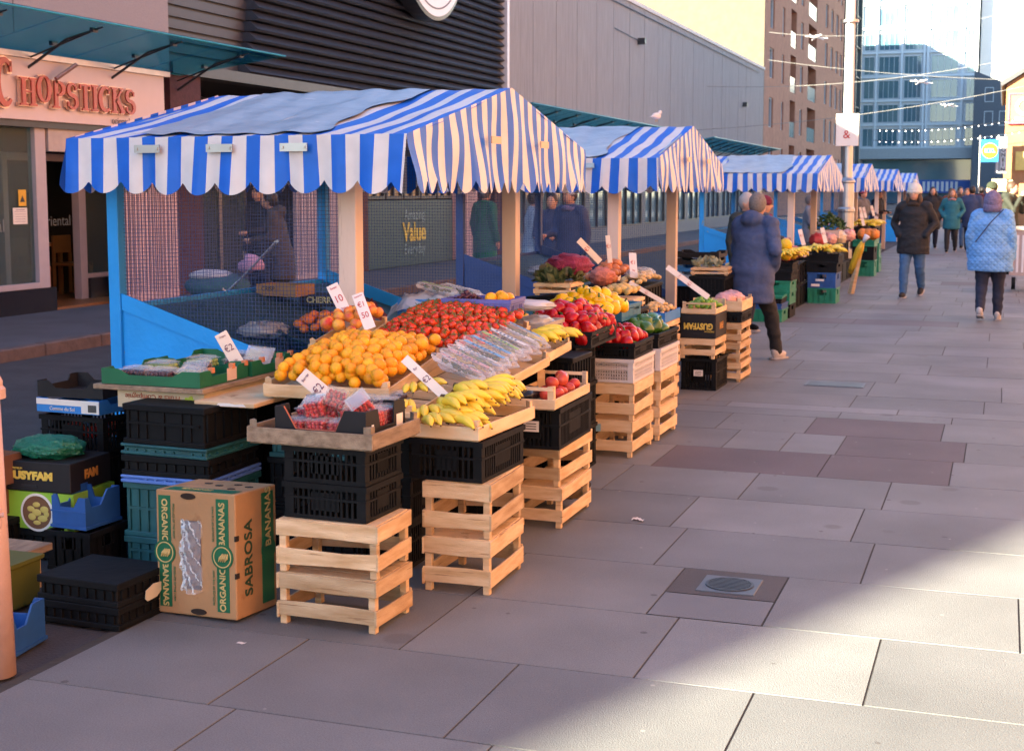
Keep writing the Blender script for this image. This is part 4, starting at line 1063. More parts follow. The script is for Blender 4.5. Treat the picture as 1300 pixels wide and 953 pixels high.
# ---- banana box on its end
t = thing('banana_box', 'brown banana carton standing on end with green printed bands and clear film window', 'box', (-2.80, 4.50, 0), rz=R(-4), rot=(R(-2.5), R(-1.5), R(-4)))
w_, d_, h_ = .36, .27, .475
m = MB(); m.b2(-w_ / 2, w_ / 2, -d_ / 2, d_ / 2, 0.004, h_); m.build('box', kraft, t, bevel=.004)
f0 = -d_ / 2
m = MB()
for a, b in ((-w_ / 2 + .012, -w_ / 2 + .068), (w_ / 2 - .085, w_ / 2 - .03)): m.b2(a, b, f0 - .0015, f0, .03, .455)
m.build('green_band', greencard, t)
m = MB(); m.b2(w_ / 2, w_ / 2 + .0015, d_ / 2 - .10, d_ / 2 - .02, .03, .455); m.build('green_band', greencard, t)
m = MB(); m.b2(-w_ / 2 + .03, w_ / 2 - .02, f0 + .012, f0 + .075, h_, h_ + .0015); m.build('green_band', greencard, t)
gold = mat('gold_print', (.55, .42, .16), .6)
def vt(s, size, x, z, up, mt=gold, bold=.0008):
    text('printed_word', s, size, mt, t, (x, f0 - .003, z), (R(90), R(90 if up else -90), 0), ext=.0008, bold=bold)
vt('ORGANIC', .036, -w_ / 2 + .040, .36, True); vt('BANANAS', .036, -w_ / 2 + .040, .115, True)
vt('BANANAS', .036, w_ / 2 - .058, .36, False); vt('ORGANIC', .036, w_ / 2 - .058, .115, False)
for xx, zz, u in ((-w_ / 2 + .082, .36, True), (-w_ / 2 + .082, .12, True), (w_ / 2 - .098, .36, False), (w_ / 2 - .098, .12, False)): vt('PRODUCE OF THE FARM', .012, xx, zz, u, mat('green_ink', (.02, .14, .06)), .0)
for xx in (-w_ / 2 + .040, w_ / 2 - .058):
    m = MB(); m.lathe([(.048, 0), (.048, .003), (.001, .003)], 28); m.build('round_emblem', greencard, t, (xx, f0 - .0015, .238), rot=(R(90), 0, 0))
    m = MB(); o_ = m.lathe([(.040, 0), (.040, .0042), (.036, .0042), (.036, 0)], 28); m.build('emblem_ring', gold, t, (xx, f0 - .0015, .238), rot=(R(90), 0, 0))
    m = MB()
    for k in range(4): m.tube([(xx - .016 + k * .009, f0 - .006, .222), (xx - .008 + k * .010, f0 - .008, .236), (xx + .004 + k * .007, f0 - .006, .252)], [.002, .005, .002], 6)
    m.build('emblem_bananas', gold, t)
text('printed_word', 'SABROSA', .068, mat('dark_green_ink', (.015, .06, .03)), t, (w_ / 2 + .003, -.055, .225), (R(90), R(-90), R(90)), ext=.0008, bold=.001)
text('printed_word', 'BANANAS', .050, gold, t, (w_ / 2 + .004, d_ / 2 - .06, .36), (R(90), R(-90), R(90)), ext=.0008, bold=.001)
m = MB(); m.lathe([(.046, 0), (.046, .003), (.001, .003)], 28); m.build('round_emblem', greencard, t, (w_ / 2 + .0015, d_ / 2 - .06, .235), rot=(0, R(90), 0))
text('printed_word', 'BANANAS', .030, gold, t, (-.02, f0 + .043, h_ + .003), (0, 0, 0), ext=.0008)
hd = mat('hole_dark', (.02, .012, .008), .9)
for (x, z, rx) in ((-.03, h_ - .018, .034), (.01, .022, .036)):
    m = MB(); m.prism([(x + rx * math.cos(2 * math.pi * k / 14), z + .012 * math.sin(2 * math.pi * k / 14)) for k in range(14)], 'y', f0 - .003, f0 - .0005); m.build('hand_hole', hd, t)
for (x, y) in ((-.07, .05), (.0, .02), (.06, .06), (.13, .03), (.09, -.03)):
    m = MB(); m.prism([(x + .018 * math.cos(2 * math.pi * k / 12), y + .012 * math.sin(2 * math.pi * k / 12)) for k in range(12)], 'z', h_ + .0003, h_ + .002); m.build('vent_hole', hd, t)
for z in (.16, .30): m = MB(); m.b2(w_ / 2 - .004, w_ / 2 + .003, f0 - .003, f0 + .018, z, z + .02); m.build('corner_slot', hd, t)
m = MB(); m.b2(-.062, .025, f0 - .0022, f0 - .0008, .105, .365); m.build('window_opening', mat('window_grey', (.12, .11, .13), .4), t)
m = MB(); m.smooth = True
m.grid(12, 26, lambda u, v: (-.066 + .095 * u + .006 * math.sin(v * 9), f0 - .006 - .018 * math.sin(math.pi * u) - .006 * math.sin(u * 17 + v * 23) - .004 * math.sin(v * 41 - u * 9), .095 + .275 * v + .006 * math.sin(u * 7)))
m.build('clear_film', film, t)

# ---- black crates bottom left and tall teal stack
stack(-3.17, 4.30, R(-2), [('black_fold', .37, .32, .085, 'low black crate'), ('black_fold', .37, .32, .09, 'low black crate')], 'left of the banana carton')
t = thing('shelf_ticket', 'torn oval cream ticket stuck on the side of the low black crates', 'ticket', (-2.975, 4.33, .085))
m = MB(); m.prism([(-.055, 0), (-.05, .03), (0, .045), (.05, .04), (.055, .01), (.02, -.01), (-.04, -.012)], 'x', 0, .002); m.build('paper', mat('cream_ticket', (.6, .55, .42)), t)
stack(-3.30, 5.12, R(-1), [('teal_fold', .43, .42, .13, 'dark teal folding crate'), ('teal_fold', .43, .42, .235, 'tall teal folding crate with two slots'), ('lblue_fold', .44, .43, .032, 'pale blue crate rim'),
    ('black_fold', .43, .42, .085, 'dark folding crate'), ('teal_fold', .44, .42, .045, 'teal crate rim'), ('black_fold', .42, .42, .17, 'tall blue black folding crate')], 'behind the banana carton')
stack(-3.42, 5.86, 0, [('black_fold', .56, .5, .22, 'blue black folding crate'), ('black_fold', .56, .5, .22, 'blue black folding crate'), ('black_fold', .56, .5, .2, 'blue black folding crate')], 'in the dark beneath the grape trays')
stack(-2.86, 5.52, R(2), [('black_fold', .38, .40, .2, 'black folding crate'), ('black_fold', .38, .40, .03, 'flat black folding crate'), ('black_fold', .38, .40, .2, 'black folding crate'), ('teal_fold', .37, .4, .1, 'dark teal crate'), ], 'in the dark under the oranges')
stack(-2.48, 5.45, R(1), [('black', .30, .42, .2, 'black slotted crate'), ('black', .30, .42, .2, 'black slotted crate'), ('black', .30, .42, .2, 'black slotted crate')], 'behind the banana crates')
stack(-2.50, 6.35, R(1), [('black_fold', .44, .5, .25, 'black crate'), ('black_fold', .44, .5, .25, 'black crate'), ('black_fold', .44, .5, .24, 'black crate')], 'hidden under the tomatoes')
stack(-2.95, 6.28, R(1), [('black_fold', .36, .5, .3, 'black crate'), ('black_fold', .36, .5, .3, 'black crate'), ('black_fold', .36, .5, .24, 'black crate')], 'hidden under the peaches at the stall post')

t = thing('crate_sticker', 'pale blue paper label on the lower wooden crate under the red peppers', 'sticker', (-2.285, 7.957, .155)); m = MB(); m.b2(-.03, .03, -.001, .001, 0, .045); m.build('paper', mat('pale_blue_paper', (.25, .50, .62), .7), t)
# ------------------------------------------------------------------ fruit and vegetables
def fmat(name, c, c2, rough=.38, scale=9, bump=.15, bscale=90, sss=.0, coat=.06): return mat(name, c, rough, scale=scale, col2=c2, bump=bump, bscale=bscale, sss=sss, coat=coat, objvar=.18, spec=.35)
orangem = fmat('orange_peel', (.88, .42, .015), (.84, .30, .008), bump=.35, bscale=160)
satsm = fmat('pale_orange_peel', (.80, .26, .05), (.75, .17, .03), bump=.3, bscale=160)
tomm = fmat('tomato_skin', (.56, .022, .008), (.66, .07, .012), .25, bump=0, coat=.15)
redpm = fmat('red_pepper_skin', (.44, .003, .006), (.34, .002, .004), .30, bump=.05, bscale=20, coat=.12)
yelpm = fmat('yellow_pepper_skin', (.85, .55, .005), (.80, .42, .0), .28, bump=.05, bscale=20, coat=.2)
grnpm = fmat('green_pepper_skin', (.015, .085, .006), (.09, .20, .008), .3, bump=.05, bscale=20, coat=.6)
orapm = fmat('orange_pepper_skin', (.80, .28, .02), (.75, .18, .01), .2, bump=.05, bscale=20, coat=.5)
applem = fmat('red_apple_skin', (.42, .012, .025), (.52, .10, .04), .3, bump=.05)
peachm = fmat('nectarine_skin', (.50, .03, .03), (.85, .45, .06), .4, scale=14, bump=.05)
melonm = fmat('yellow_melon_skin', (.80, .55, .02), (.75, .45, .02), .4)
onionm = fmat('pale_onion_skin', (.68, .47, .20), (.55, .34, .12), .4)
bonion = fmat('brown_onion_skin', (.62, .20, .06), (.48, .13, .04), .4)
potm = fmat('potato_skin', (.62, .46, .22), (.45, .32, .14), .6)
limem = fmat('lime_skin', (.10, .26, .02), (.26, .42, .05), .3)
cabm = mat('cabbage_leaf', (.06, .10, .035), .6, scale=12, col2=(.16, .12, .06), bump=.5, bscale=30)
leafm = mat('dark_green_leaf', (.015, .055, .012), .55, scale=12, col2=(.04, .12, .02), bump=.4)
stalkm = mat('green_stalk', (.06, .14, .02), .6)
banm = mat('banana_peel', (.84, .60, .035), .42, scale=7, col2=(.76, .56, .07), stretch=(1, 1, 1), bump=.08, objvar=.06)
bansm = mat('banana_stem', (.16, .10, .03), .7, scale=30, col2=(.05, .03, .015))
grapeg = mat('green_grape', (.30, .38, .08), .3); grapep = mat('dark_grape', (.07, .012, .03), .3)
berrym = mat('red_berry', (.60, .02, .02), .3, scale=60, col2=(.38, .006, .015), bump=.4, bscale=120, coat=.3)

def lump(mt, r=1, sq=(1, 1, 1), wob=.03, nu=14, nv=10, seed=0, dimple=.0):
    rn = random.Random(seed); a, b, c = [rn.uniform(0, 6) for _ in range(3)]
    def fn(d):
        k = 1 + wob * (math.sin(d[0] * 3 + a) + math.sin(d[1] * 3.3 + b) + math.sin(d[2] * 2.7 + c)) / 2
        if dimple and d[2] > .75: k -= dimple * ((d[2] - .75) / .25) ** 2
        return k
    m = MB(); m.smooth = True; m.ball((0, 0, 0), (r * sq[0], r * sq[1], r * sq[2]), nu, nv, fn); return m.mesh('fruit', mt)
MESH = {}
MESH['orange'] = [lump(orangem, .0280, wob=.02, seed=s) for s in range(2)]
MESH['satsuma'] = [lump(satsm, .033, (1, 1, .86), .03, seed=s) for s in range(2)]
MESH['peach'] = [lump(peachm, .030, (1, 1, .93), .03, seed=s, dimple=.2) for s in range(3)]
MESH['apple'] = [lump(applem, .034, (1, 1, .9), .03, seed=s, dimple=.25) for s in range(3)]
MESH['onion'] = [lump(onionm, .019, (1, 1, .9), .06, 10, 7, seed=s) for s in range(3)]
MESH['bonion'] = [lump(bonion, .036, (1, 1, .9), .05, 12, 8, seed=s) for s in range(3)]
MESH['potato'] = [lump(potm, .026, (1.2, 1, .8), .10, 10, 8, seed=s) for s in range(3)]
MESH['lime'] = [lump(limem, .020, (1, 1.1, .95), .06, 10, 7, seed=s) for s in range(3)]
MESH['melon'] = [lump(melonm, .075, (1.2, 1, 1), .04, seed=s) for s in range(2)]
MESH['potyellow'] = [lump(mat('yellow_potato_skin', (.62, .42, .12), .5), .030, (1.3, 1, .8), .08, 10, 8, seed=s) for s in range(2)]
MESH['cab'] = [lump(cabm, .05, (1, 1, .8), .2, 16, 12, seed=s) for s in range(3)]
def fruit(name, key, p, label, cat, group, sc=1.0):
    o = bpy.data.objects.new(name, random.choice(MESH[key])); COL.objects.link(o); o.location = p
    o.rotation_euler = (random.uniform(-.6, .6), random.uniform(-.6, .6), random.uniform(0, 6.3)); o.scale = (sc,) * 3
    return tag(o, label, cat, group)
def heap(name, key, x0, x1, y0, y1, zf, r, label, cat, group, mound=.05, layers=1, limit=300, maker=None, sp=1.86):
    n = 0; pts = []
    cx, cy = (x0 + x1) / 2, (y0 + y1) / 2; hx, hy = (x1 - x0) / 2, (y1 - y0) / 2
    md = r * sp * .87
    rn = random.Random(int(abs(x0) * 1000))
    for L_ in range(layers):
        cur = []; fails = 0
        while fails < 400:
            x, y = rn.uniform(x0 + r, x1 - r), rn.uniform(y0 + r, y1 - r)
            if any((x - a) ** 2 + (y - b) ** 2 < md * md for a, b in cur): fails += 1; continue
            fails = 0; cur.append((x, y))
        for x, y in cur:
            ex = 1 - abs((x - cx) / hx) ** 2.2; ey = 1 - abs((y - cy) / hy) ** 2.2
            z = zf(x, y) + mound * max(0, ex) * max(0, ey) - L_ * r * 1.25 + rn.uniform(-.35, .45) * r
            p = (x, y, z + r)
            if n < limit:
                if maker: maker(p)
                else: fruit(name, key, p, label, cat, group, random.uniform(.84, 1.14))
            n += 1
    return n
# bananas
def banana_mesh(L_=.165, r=.0165, seed=0):
    rn = random.Random(seed); pts = []; rad = []; n = 11; bend = rn.uniform(1.1, 1.4)
    for i in range(n + 1):
        t = i / n; a = bend * (t - .1)
        pts.append((L_ / bend * math.sin(a), 0, -L_ / bend * (1 - math.cos(a))))
        rad.append(r * (.38 if i == 0 else .45 if i == 1 else .86 if i == 2 else 1.0 if i < n - 2 else .85 if i == n - 2 else .5 if i == n - 1 else .22))
    m = MB(); m.smooth = True; m.tube(pts[1:], rad[1:], 7); m.cur = 1; m.tube([(-.022, 0, .004), (-.006, 0, .001), pts[1]], [.0055, .0055, .0065], 6)
    m.tube([pts[-1], (pts[-1][0] + .004 * math.cos(bend), 0, pts[-1][2] - .006)], [.0045, .003], 6)
    return m.mesh('banana', [banm, bansm])
BM = [banana_mesh(.185, .0205, s) for s in range(3)] + [banana_mesh(.17, .0195, 7)]
def bunch(seed, n=5):
    def f():
        rn = random.Random(seed); t = E0('banana_bunch')
        for k in range(n):
            o = bpy.data.objects.new('banana', BM[rn.randrange(4)]); COL.objects.link(o); o.parent = t
            fan = (k - (n - 1) / 2) * .17 + rn.uniform(-.04, .04)
            o.rotation_euler = (rn.uniform(-.2, .2) + fan * .9, -.58 + rn.uniform(-.1, .1) + .12 * (k % 2), fan * .8)
            o.location = (.02, (k - (n - 1) / 2) * .022, .012 * (k % 2))
        m = MB(); m.smooth = True; m.tube([(-.03, 0, .012), (-.012, 0, .006), (.0, 0, .0)], [.008, .012, .012], 7, sy=1.7); m.build('stem', bansm, t)
        return t
    return f
def place_bunch(p, rz, label, group, k=0, tilt=0, sc=1.0):
    o = put(('bunch', k % 4), bunch(11 + k % 4, 5 if k % 4 != 2 else 4), p, 0, 'banana_bunch', label, 'bananas', group, (tilt, 0, rz)); o.scale = (sc,) * 3
# peppers
def pepper_mesh(mt, r, long_=1.1, seed=0):
    rn = random.Random(seed); n = 4 if seed % 2 else 3; ph = rn.uniform(0, 6)
    def fn(d):
        a = math.atan2(d[1], d[0]); h = math.hypot(d[0], d[1])
        k = 1 + .10 * h * math.cos(n * a + ph)
        if d[2] > .6: k -= .28 * ((d[2] - .6) / .4) ** 1.5
        if d[2] < -.7: k -= .12 * ((-d[2] - .7) / .3)
        return k
    m = MB(); m.smooth = True; m.ball((0, 0, 0), (r, r, r * long_), 20, 14, fn); return m.mesh('pepper', mt)
def stalk_mesh(r):
    m = MB(); m.smooth = True; m.tube([(0, 0, r * .70), (0, r * .04, r * .95), (r * .12, r * .1, r * 1.35)], [r * .28, r * .12, r * .14], 7); return m.mesh('stalk', stalkm)
PEP = {k: ([pepper_mesh(mt, .036, lg, s) for s in range(3)], stalk_mesh(.036)) for k, mt, lg in (('red', redpm, 1.15), ('yellow', yelpm, 1.15), ('green', grnpm, 1.3), ('orange', orapm, 1.2))}
def pepper(kind, p, label, group, sc=1.0):
    ms, st = PEP[kind]
    o = bpy.data.objects.new(kind + '_pepper', random.choice(ms)); COL.objects.link(o); o.location = p
    o.rotation_euler = (random.uniform(-1.5, 1.5), random.uniform(-1.5, 1.5), random.uniform(0, 6)); o.scale = (sc,) * 3; tag(o, label, 'pepper', group)
    s = bpy.data.objects.new('stalk', st); COL.objects.link(s); s.parent = o
TM = [lump(tomm, .021, (1, 1, .88), .02, seed=s) for s in range(3)]
mq = MB()
for k in range(5): a = 2 * math.pi * k / 5; mq.tube([(0, 0, .018), (.009 * math.cos(a), .009 * math.sin(a), .020), (.017 * math.cos(a), .017 * math.sin(a), .0165)], [.002, .0022, .0007], 4)
mq.tube([(0, 0, .018), (.003, 0, .032)], .0016, 4); CX = mq.mesh('calyx', mat('vine_green', (.12, .15, .03), .6))
def tomato(p):
    o = bpy.data.objects.new('tomato', random.choice(TM)); COL.objects.link(o); o.location = p; s = random.uniform(.9, 1.15); o.scale = (s, s, s)
    o.rotation_euler = (random.uniform(-.9, .9), random.uniform(-.9, .9), random.uniform(0, 6)); tag(o, 'small red vine tomato in the heap behind the oranges', 'tomato', 'red vine tomatoes heaped behind the oranges')
    c = bpy.data.objects.new('calyx', CX); COL.objects.link(c); c.parent = o
def leafpile(p, r, label, n=70, mt=leafm, seed=0, cat='vegetables', name='leafy_vegetables'):
    t = thing(name, label, cat, p); rn = random.Random(seed); m = MB()
    for q in range(n):
        a, b = rn.uniform(0, 6.28), rn.uniform(0, 1) ** .6; c = Vector((r[0] * b * math.cos(a), r[1] * b * math.sin(a), r[2] * (1 - b * b) * rn.uniform(.5, 1)))
        d = Vector((rn.uniform(-1, 1), rn.uniform(-1, 1), rn.uniform(-.2, 1))).normalized(); s = d.cross(Vector((rn.uniform(-1, 1), rn.uniform(-1, 1), .3))).normalized(); L_ = rn.uniform(.05, .10); w_ = L_ * .35
        nn = d.cross(s) * .012
        m.add([c, c + d * L_ * .5 + s * w_, c + d * L_, c + d * L_ * .5 - s * w_, c + d * L_ * .5 + nn], [(0, 1, 4), (1, 2, 4), (2, 3, 4), (3, 0, 4)])
    m.build('leaves', mt, t); return t
# rounded clear boxes
def punnet(w, d, h, fillm, fr, seed=0, flat=False, fill2=None):
    def f():
        rn = random.Random(seed); t = E0('punnet'); m = MB(); m.smooth = False
        m.box((0, 0, h / 2), (w, d, h), taper=1.12); m.build('tub', punnet_p, t, bevel=.008)
        m = MB(); m.b2(-w * .57, w * .57, -d * .57, d * .57, h, h + .004); m.box((0, 0, h + .008), (w * .9, d * .9, .010), taper=.9); m.build('lid', punnet_p, t, bevel=.003)
        m = MB(); m.smooth = True; zz = fr; n = 0
        while zz < h - fr * .3:
            x = -w / 2 + fr * 1.1
            while x < w / 2 - fr * .6:
                y = -d / 2 + fr * 1.1
                while y < d / 2 - fr * .6:
                    m.cur = 0 if not fill2 or x < 0 else 1
                    m.ball((x + rn.uniform(-.3, .3) * fr, y + rn.uniform(-.3, .3) * fr, zz + rn.uniform(-.2, .2) * fr), (fr, fr, fr * 1.1), 7, 5); y += fr * 1.8
                x += fr * 1.8
            zz += fr * 1.5
        m.build('berries' if fillm == berrym else 'grapes', [fillm, fill2] if fill2 else fillm, t)
        return t
    return f
# A: berry punnets in a black carton
def bcarton():
    def f():
        t = E0('carton'); th = .006; w, d, h = .385, .30, .125; m = MB()
        for s in (-1, 1):
            y0, y1 = sorted((s * d / 2, s * (d / 2 - th)))
            m.prism([(-w / 2, 0), (w / 2, 0), (w / 2, h), (w * .27, h), (w * .17, h * .36), (-w * .27, h * .36), (-w * .40, h), (-w / 2, h)], 'y', y0, y1)
        for s in (-1, 1):
            x0, x1 = sorted((s * (w / 2), s * (w / 2 - th)))
            m.prism([(-d / 2 + th, 0), (d / 2 - th, 0), (d / 2 - th, h + .012), (d * .22, h + .012), (d * .20, h * .45), (-d * .14, h * .45), (-d * .20, h), (-d / 2 + th, h)], 'x', x0, x1)
        m.build('walls', blackc, t)
        m = MB(); m.b2(-w / 2 + th, w / 2 - th, -d / 2 + th, d / 2 - th, .001, .006); m.build('floor', kraft, t)
        m = MB()
        for a, b in (((-.40, 1), (-.27, .36)), ((-.27, .36), (.17, .36)), ((.17, .36), (.27, 1))):
            m.tube([(w * a[0], -d / 2 + .003, h * a[1] + .001), (w * b[0], -d / 2 + .003, h * b[1] + .001)], .0034, 4)
        m.build('cut_edge', redcardb, t)
        m = MB(); m.b2(w / 2, w / 2 + .0015, d * .27, d * .43, .030, .085); m.build('paper_label', paper, t)
        m = MB(); m.b2(w / 2, w / 2 + .0015, -d * .36, -d * .31, .055, .072); m.build('small_label', paper, t)
        return t
    return f
ZT = zA + .012
put('bc', bcarton(), (-2.315, 4.60, ZT), R(-4), 'carton', 'black carton with cut away sides packed with red berry punnets', 'carton')
k = 0
for i in range(4):
    for j in range(3):
        x, y = -2.315 - .135 + i * .090, 4.60 - .092 + j * .092
        put('pun', punnet(.074, .076, .062, berrym, .0095, 1), (x + random.uniform(-.003, .003), y, ZT + .008 + .030 * (j > 0) + random.uniform(0, .006)), R(random.uniform(-5, 5)), 'punnet', 'clear punnet of red berries standing in the black carton', 'punnet', 'berry punnets standing in the black carton'); k += 1
put('pun', None, (-2.345, 4.61, ZT + .118), 0, 'punnet', 'clear berry punnet lying tipped on its side at the left top of the pile', 'punnet', None, (R(52), R(18), R(20)))
put('pun', None, (-2.215, 4.60, ZT + .105), 0, 'punnet', 'clear berry punnet tipped forward at the right top of the pile', 'punnet', None, (R(38), R(22), R(-40)))
put('pun', None, (-2.385, 4.55, ZT + .088), 0, 'punnet', 'clear berry punnet leaning low behind the price card in the black carton', 'punnet', None, (R(15), R(-10), R(10)))
# B: bananas
n = 0
for (x, y, rz, kz, tl) in ((-2.20, 5.16, -55, .050, .1), (-2.16, 5.08, -30, .035, .1), (-2.08, 5.10, -12, .030, -.1), (-2.17, 5.28, -40, .075, 0), (-2.10, 5.20, -5, .060, .1), (-2.09, 5.30, -20, .085, .1),
                        (-2.18, 5.42, -22, .085, 0), (-2.08, 5.42, 0, .085, .1), (-2.15, 5.52, -5, .09, .1), (-2.07, 5.36, 15, .12, .1), (-2.14, 5.34, -30, .125, 0), (-2.08, 5.52, 12, .09, .1), (-2.13, 5.18, -20, .10, .1)):
    place_bunch((x + .012, y - .02, ZBAN + kz + .035), R(rz), 'bunch of ripe yellow bananas in the golden tray nearest the walkway', 'banana bunches in the near golden tray', n, tl, .95); n += 1
# C: apples and a black bag
for (x, y, z) in ((-2.00, 6.12, 0), (-1.96, 6.16, .0), (-2.03, 6.20, .0), (-1.97, 6.25, .0), (-2.04, 6.29, 0), (-1.96, 6.34, 0), (-2.00, 6.20, .045), (-1.98, 6.29, .05), (-2.02, 6.40, .02), (-1.96, 6.42, .01), (-2.0, 6.36, .055)):
    fruit('apple', 'apple', (x, y, ZAP + .045 + z), 'red apple in the tray with the raised end rail', 'apple', 'red apples in the tray with the raised end rail')
t = thing('plastic_bag', 'crumpled black plastic bag in the tray of red apples', 'bag', (-2.10, 6.14, ZAP + .02))
m = MB(); m.smooth = True; m.ball((0, 0, .02), (.055, .11, .035), 18, 12, lambda d: 1 + .16 * math.sin(d[0] * 9 + 1) * math.sin(d[1] * 8) + .1 * math.sin(d[2] * 11)); m.build('bag', mat('black_bin_bag', (.012, .012, .014), .3, bump=.6, bscale=12), t)
# oranges on a tilted wooden tray
T = lambda x, y: .775 + (y - 5.2) * .13
def tilted_tray(x, y, z, w, d, h, rot, label, mt=wood, nm='wooden_tray'):
    t = put(('tt', w, d, h, mt.name), wood_tray(w, d, h, mt), (x, y, z), 0, nm, label, 'tray', None, rot)
tilted_tray(-2.69, 5.50, .762, .58, .66, .06, (R(7), 0, R(3)), 'wooden tray holding the heap of oranges by the blue stall post')
n = heap('orange', 'orange', -2.93, -2.41, 5.155, 5.84, lambda x, y: T(x, y) + .035, .0265, 'small bright orange in the big heap by the stall post', 'orange', 'oranges in the big heap by the stall post', .055, 2, 290)
# tomatoes
tilted_tray(-2.56, 6.30, .82, .60, .74, .06, (R(9), R(4), R(2)), 'wooden tray under the heap of red tomatoes')
n = heap('tomato', '', -2.85, -2.27, 5.95, 6.66, lambda x, y: .875 + (y - 5.95) * .17 - (x + 2.72) * .06, .0215, '', '', '', .05, 1, 300, tomato, 1.75)
# nectarines
tilted_tray(-2.97, 6.02, .86, .22, .46, .06, (R(10), 0, 0), 'narrow wooden tray of nectarines against the pink stall post')
heap('nectarine', 'peach', -3.08, -2.86, 5.83, 6.24, lambda x, y: .905 + (y - 5.85) * .20, .030, 'red and yellow nectarine heaped beside the pink stall post', 'nectarine', 'nectarines heaped beside the pink stall post', .05)
# long clear packs
def salad_pack(seed, lab):
    def f():
        t = E0('salad_pack'); rn = random.Random(seed); m = MB(); m.smooth = True
        L_, w_, h_ = .30, .085, .038
        def sh(u, v):
            a = 2 * math.pi * u; k = min(1, math.sin(math.pi * max(.02, min(.98, v))) * 3.2)
            return (-L_ / 2 + L_ * v, w_ / 2 * k * math.cos(a) * (1 + .04 * math.sin(v * 20)), h_ / 2 + h_ / 2 * k * max(-1, min(1, 1.3 * math.sin(a))) * (1 + .08 * math.sin(v * 27 + seed)))
        m.grid(14, 16, sh); m.build('clear_sleeve', film, t)
        m = MB(); m.box((.0, 0, h_ + .0015), (L_ * .72, .020, .001)); m.build('printed_strip', mat('strip_' + lab, {'blue': (.15, .36, .62), 'white': (.62, .66, .68), 'pink': (.5, .33, .36), 'green': (.3, .45, .15)}[lab], .5), t)
        m = MB()
        for q in range(6): m.box((-.06 + q * .022, 0, h_ + .0025), (.010, .012, .0008))
        m.build('print', mat('strip_ink', (.05, .12, .22)), t)
        m = MB(); m.smooth = True
        for q in range(26):
            m.ball((rn.uniform(-.085, .085), rn.uniform(-.02, .02), rn.uniform(.008, .022)), (rn.uniform(.008, .02), .006, .005), 6, 4)
        m.build('leaves', [cabm, potm, mat('pale_stem', (.35, .36, .18), .6)][seed % 3], t)
        return t
    return f
tilted_tray(-2.27, 5.98, .735, .36, .80, .05, (R(5), R(7), R(-3)), 'wooden tray of long clear salad packs', woodl)
packs = ['pink', 'pink', 'white', 'blue', 'blue', 'green', 'white', 'white', 'blue']
desc = ['leftmost pink striped', 'second pink striped', 'thin white striped', 'first blue striped', 'second blue striped', 'green striped', 'white striped middle', 'white striped right', 'rightmost blue striped']
for i, pk in enumerate(packs):
    y = 5.56 + i * .104
    put(('pack', i), salad_pack(i, pk), (-2.23 + random.uniform(-.012, .012), y, .822 + (y - 5.6) * .09), 0, 'salad_pack', f'{desc[i]} clear salad pack in the row in front of the tomatoes', 'salad pack', None, (R(random.uniform(-6, 10)), R(20), R(-8 + random.uniform(-5, 5))))
for i in range(6):
    y = 5.64 + i * .15
    put(('pack', (i * 2 + 1) % 9), None, (-2.22, y, .782 + (y - 5.6) * .09), 0, 'salad_pack', 'clear salad pack lying underneath the front row of packs', 'salad pack', 'salad packs lying underneath the front row', (0, R(12), R(random.uniform(-15, 10))))
# plums and small bananas below
tilted_tray(-2.36, 5.20, .695, .30, .40, .045, (R(4), R(3), R(3)), 'wooden tray of wrapped figs beside the near bananas', woodl)
for i in range(4):
    put('figs', punnet(.085, .10, .030, grapep, .012, 3), (-2.46 + .10 * (i % 2), 5.10 + .13 * (i // 2), .725 + .004 * (i // 2)), R(random.uniform(-6, 6)), 'punnet', 'clear flat punnet of dark fruit beneath the white price card', 'punnet', 'flat punnets of dark fruit beneath the price card')
place_bunch((-2.31, 5.30, .775), R(-50), 'small banana bunch beside the dark fruit punnets', None, 1, .1, .85)
place_bunch((-2.29, 5.12, .725), R(-70), 'small banana bunch tucked between the two front trays', None, 2, .1, .8)
# second tray of bananas
tilted_tray(-2.23, 6.62, .765, .26, .46, .05, (R(3), R(2), R(1)), 'wooden tray of bananas beyond the salad packs', woodl)
for i, (x, y, rz, kz) in enumerate(((-2.27, 6.50, -70, .05), (-2.22, 6.56, -45, .07), (-2.27, 6.66, -30, .08), (-2.20, 6.70, -25, .075), (-2.24, 6.60, 5, .09))):
    place_bunch((x, y, .785 + kz), R(rz), 'bunch of bananas in the tray beyond the salad packs', 'banana bunches in the tray beyond the salad packs', i, .1)
stack(-2.22, 6.95, 0, [('black_fold', .30, .34, .25, 'black crate'), ('black_fold', .30, .34, .25, 'black crate'), ('black_fold', .30, .34, .24, 'black crate')], 'in the dark behind the apples')
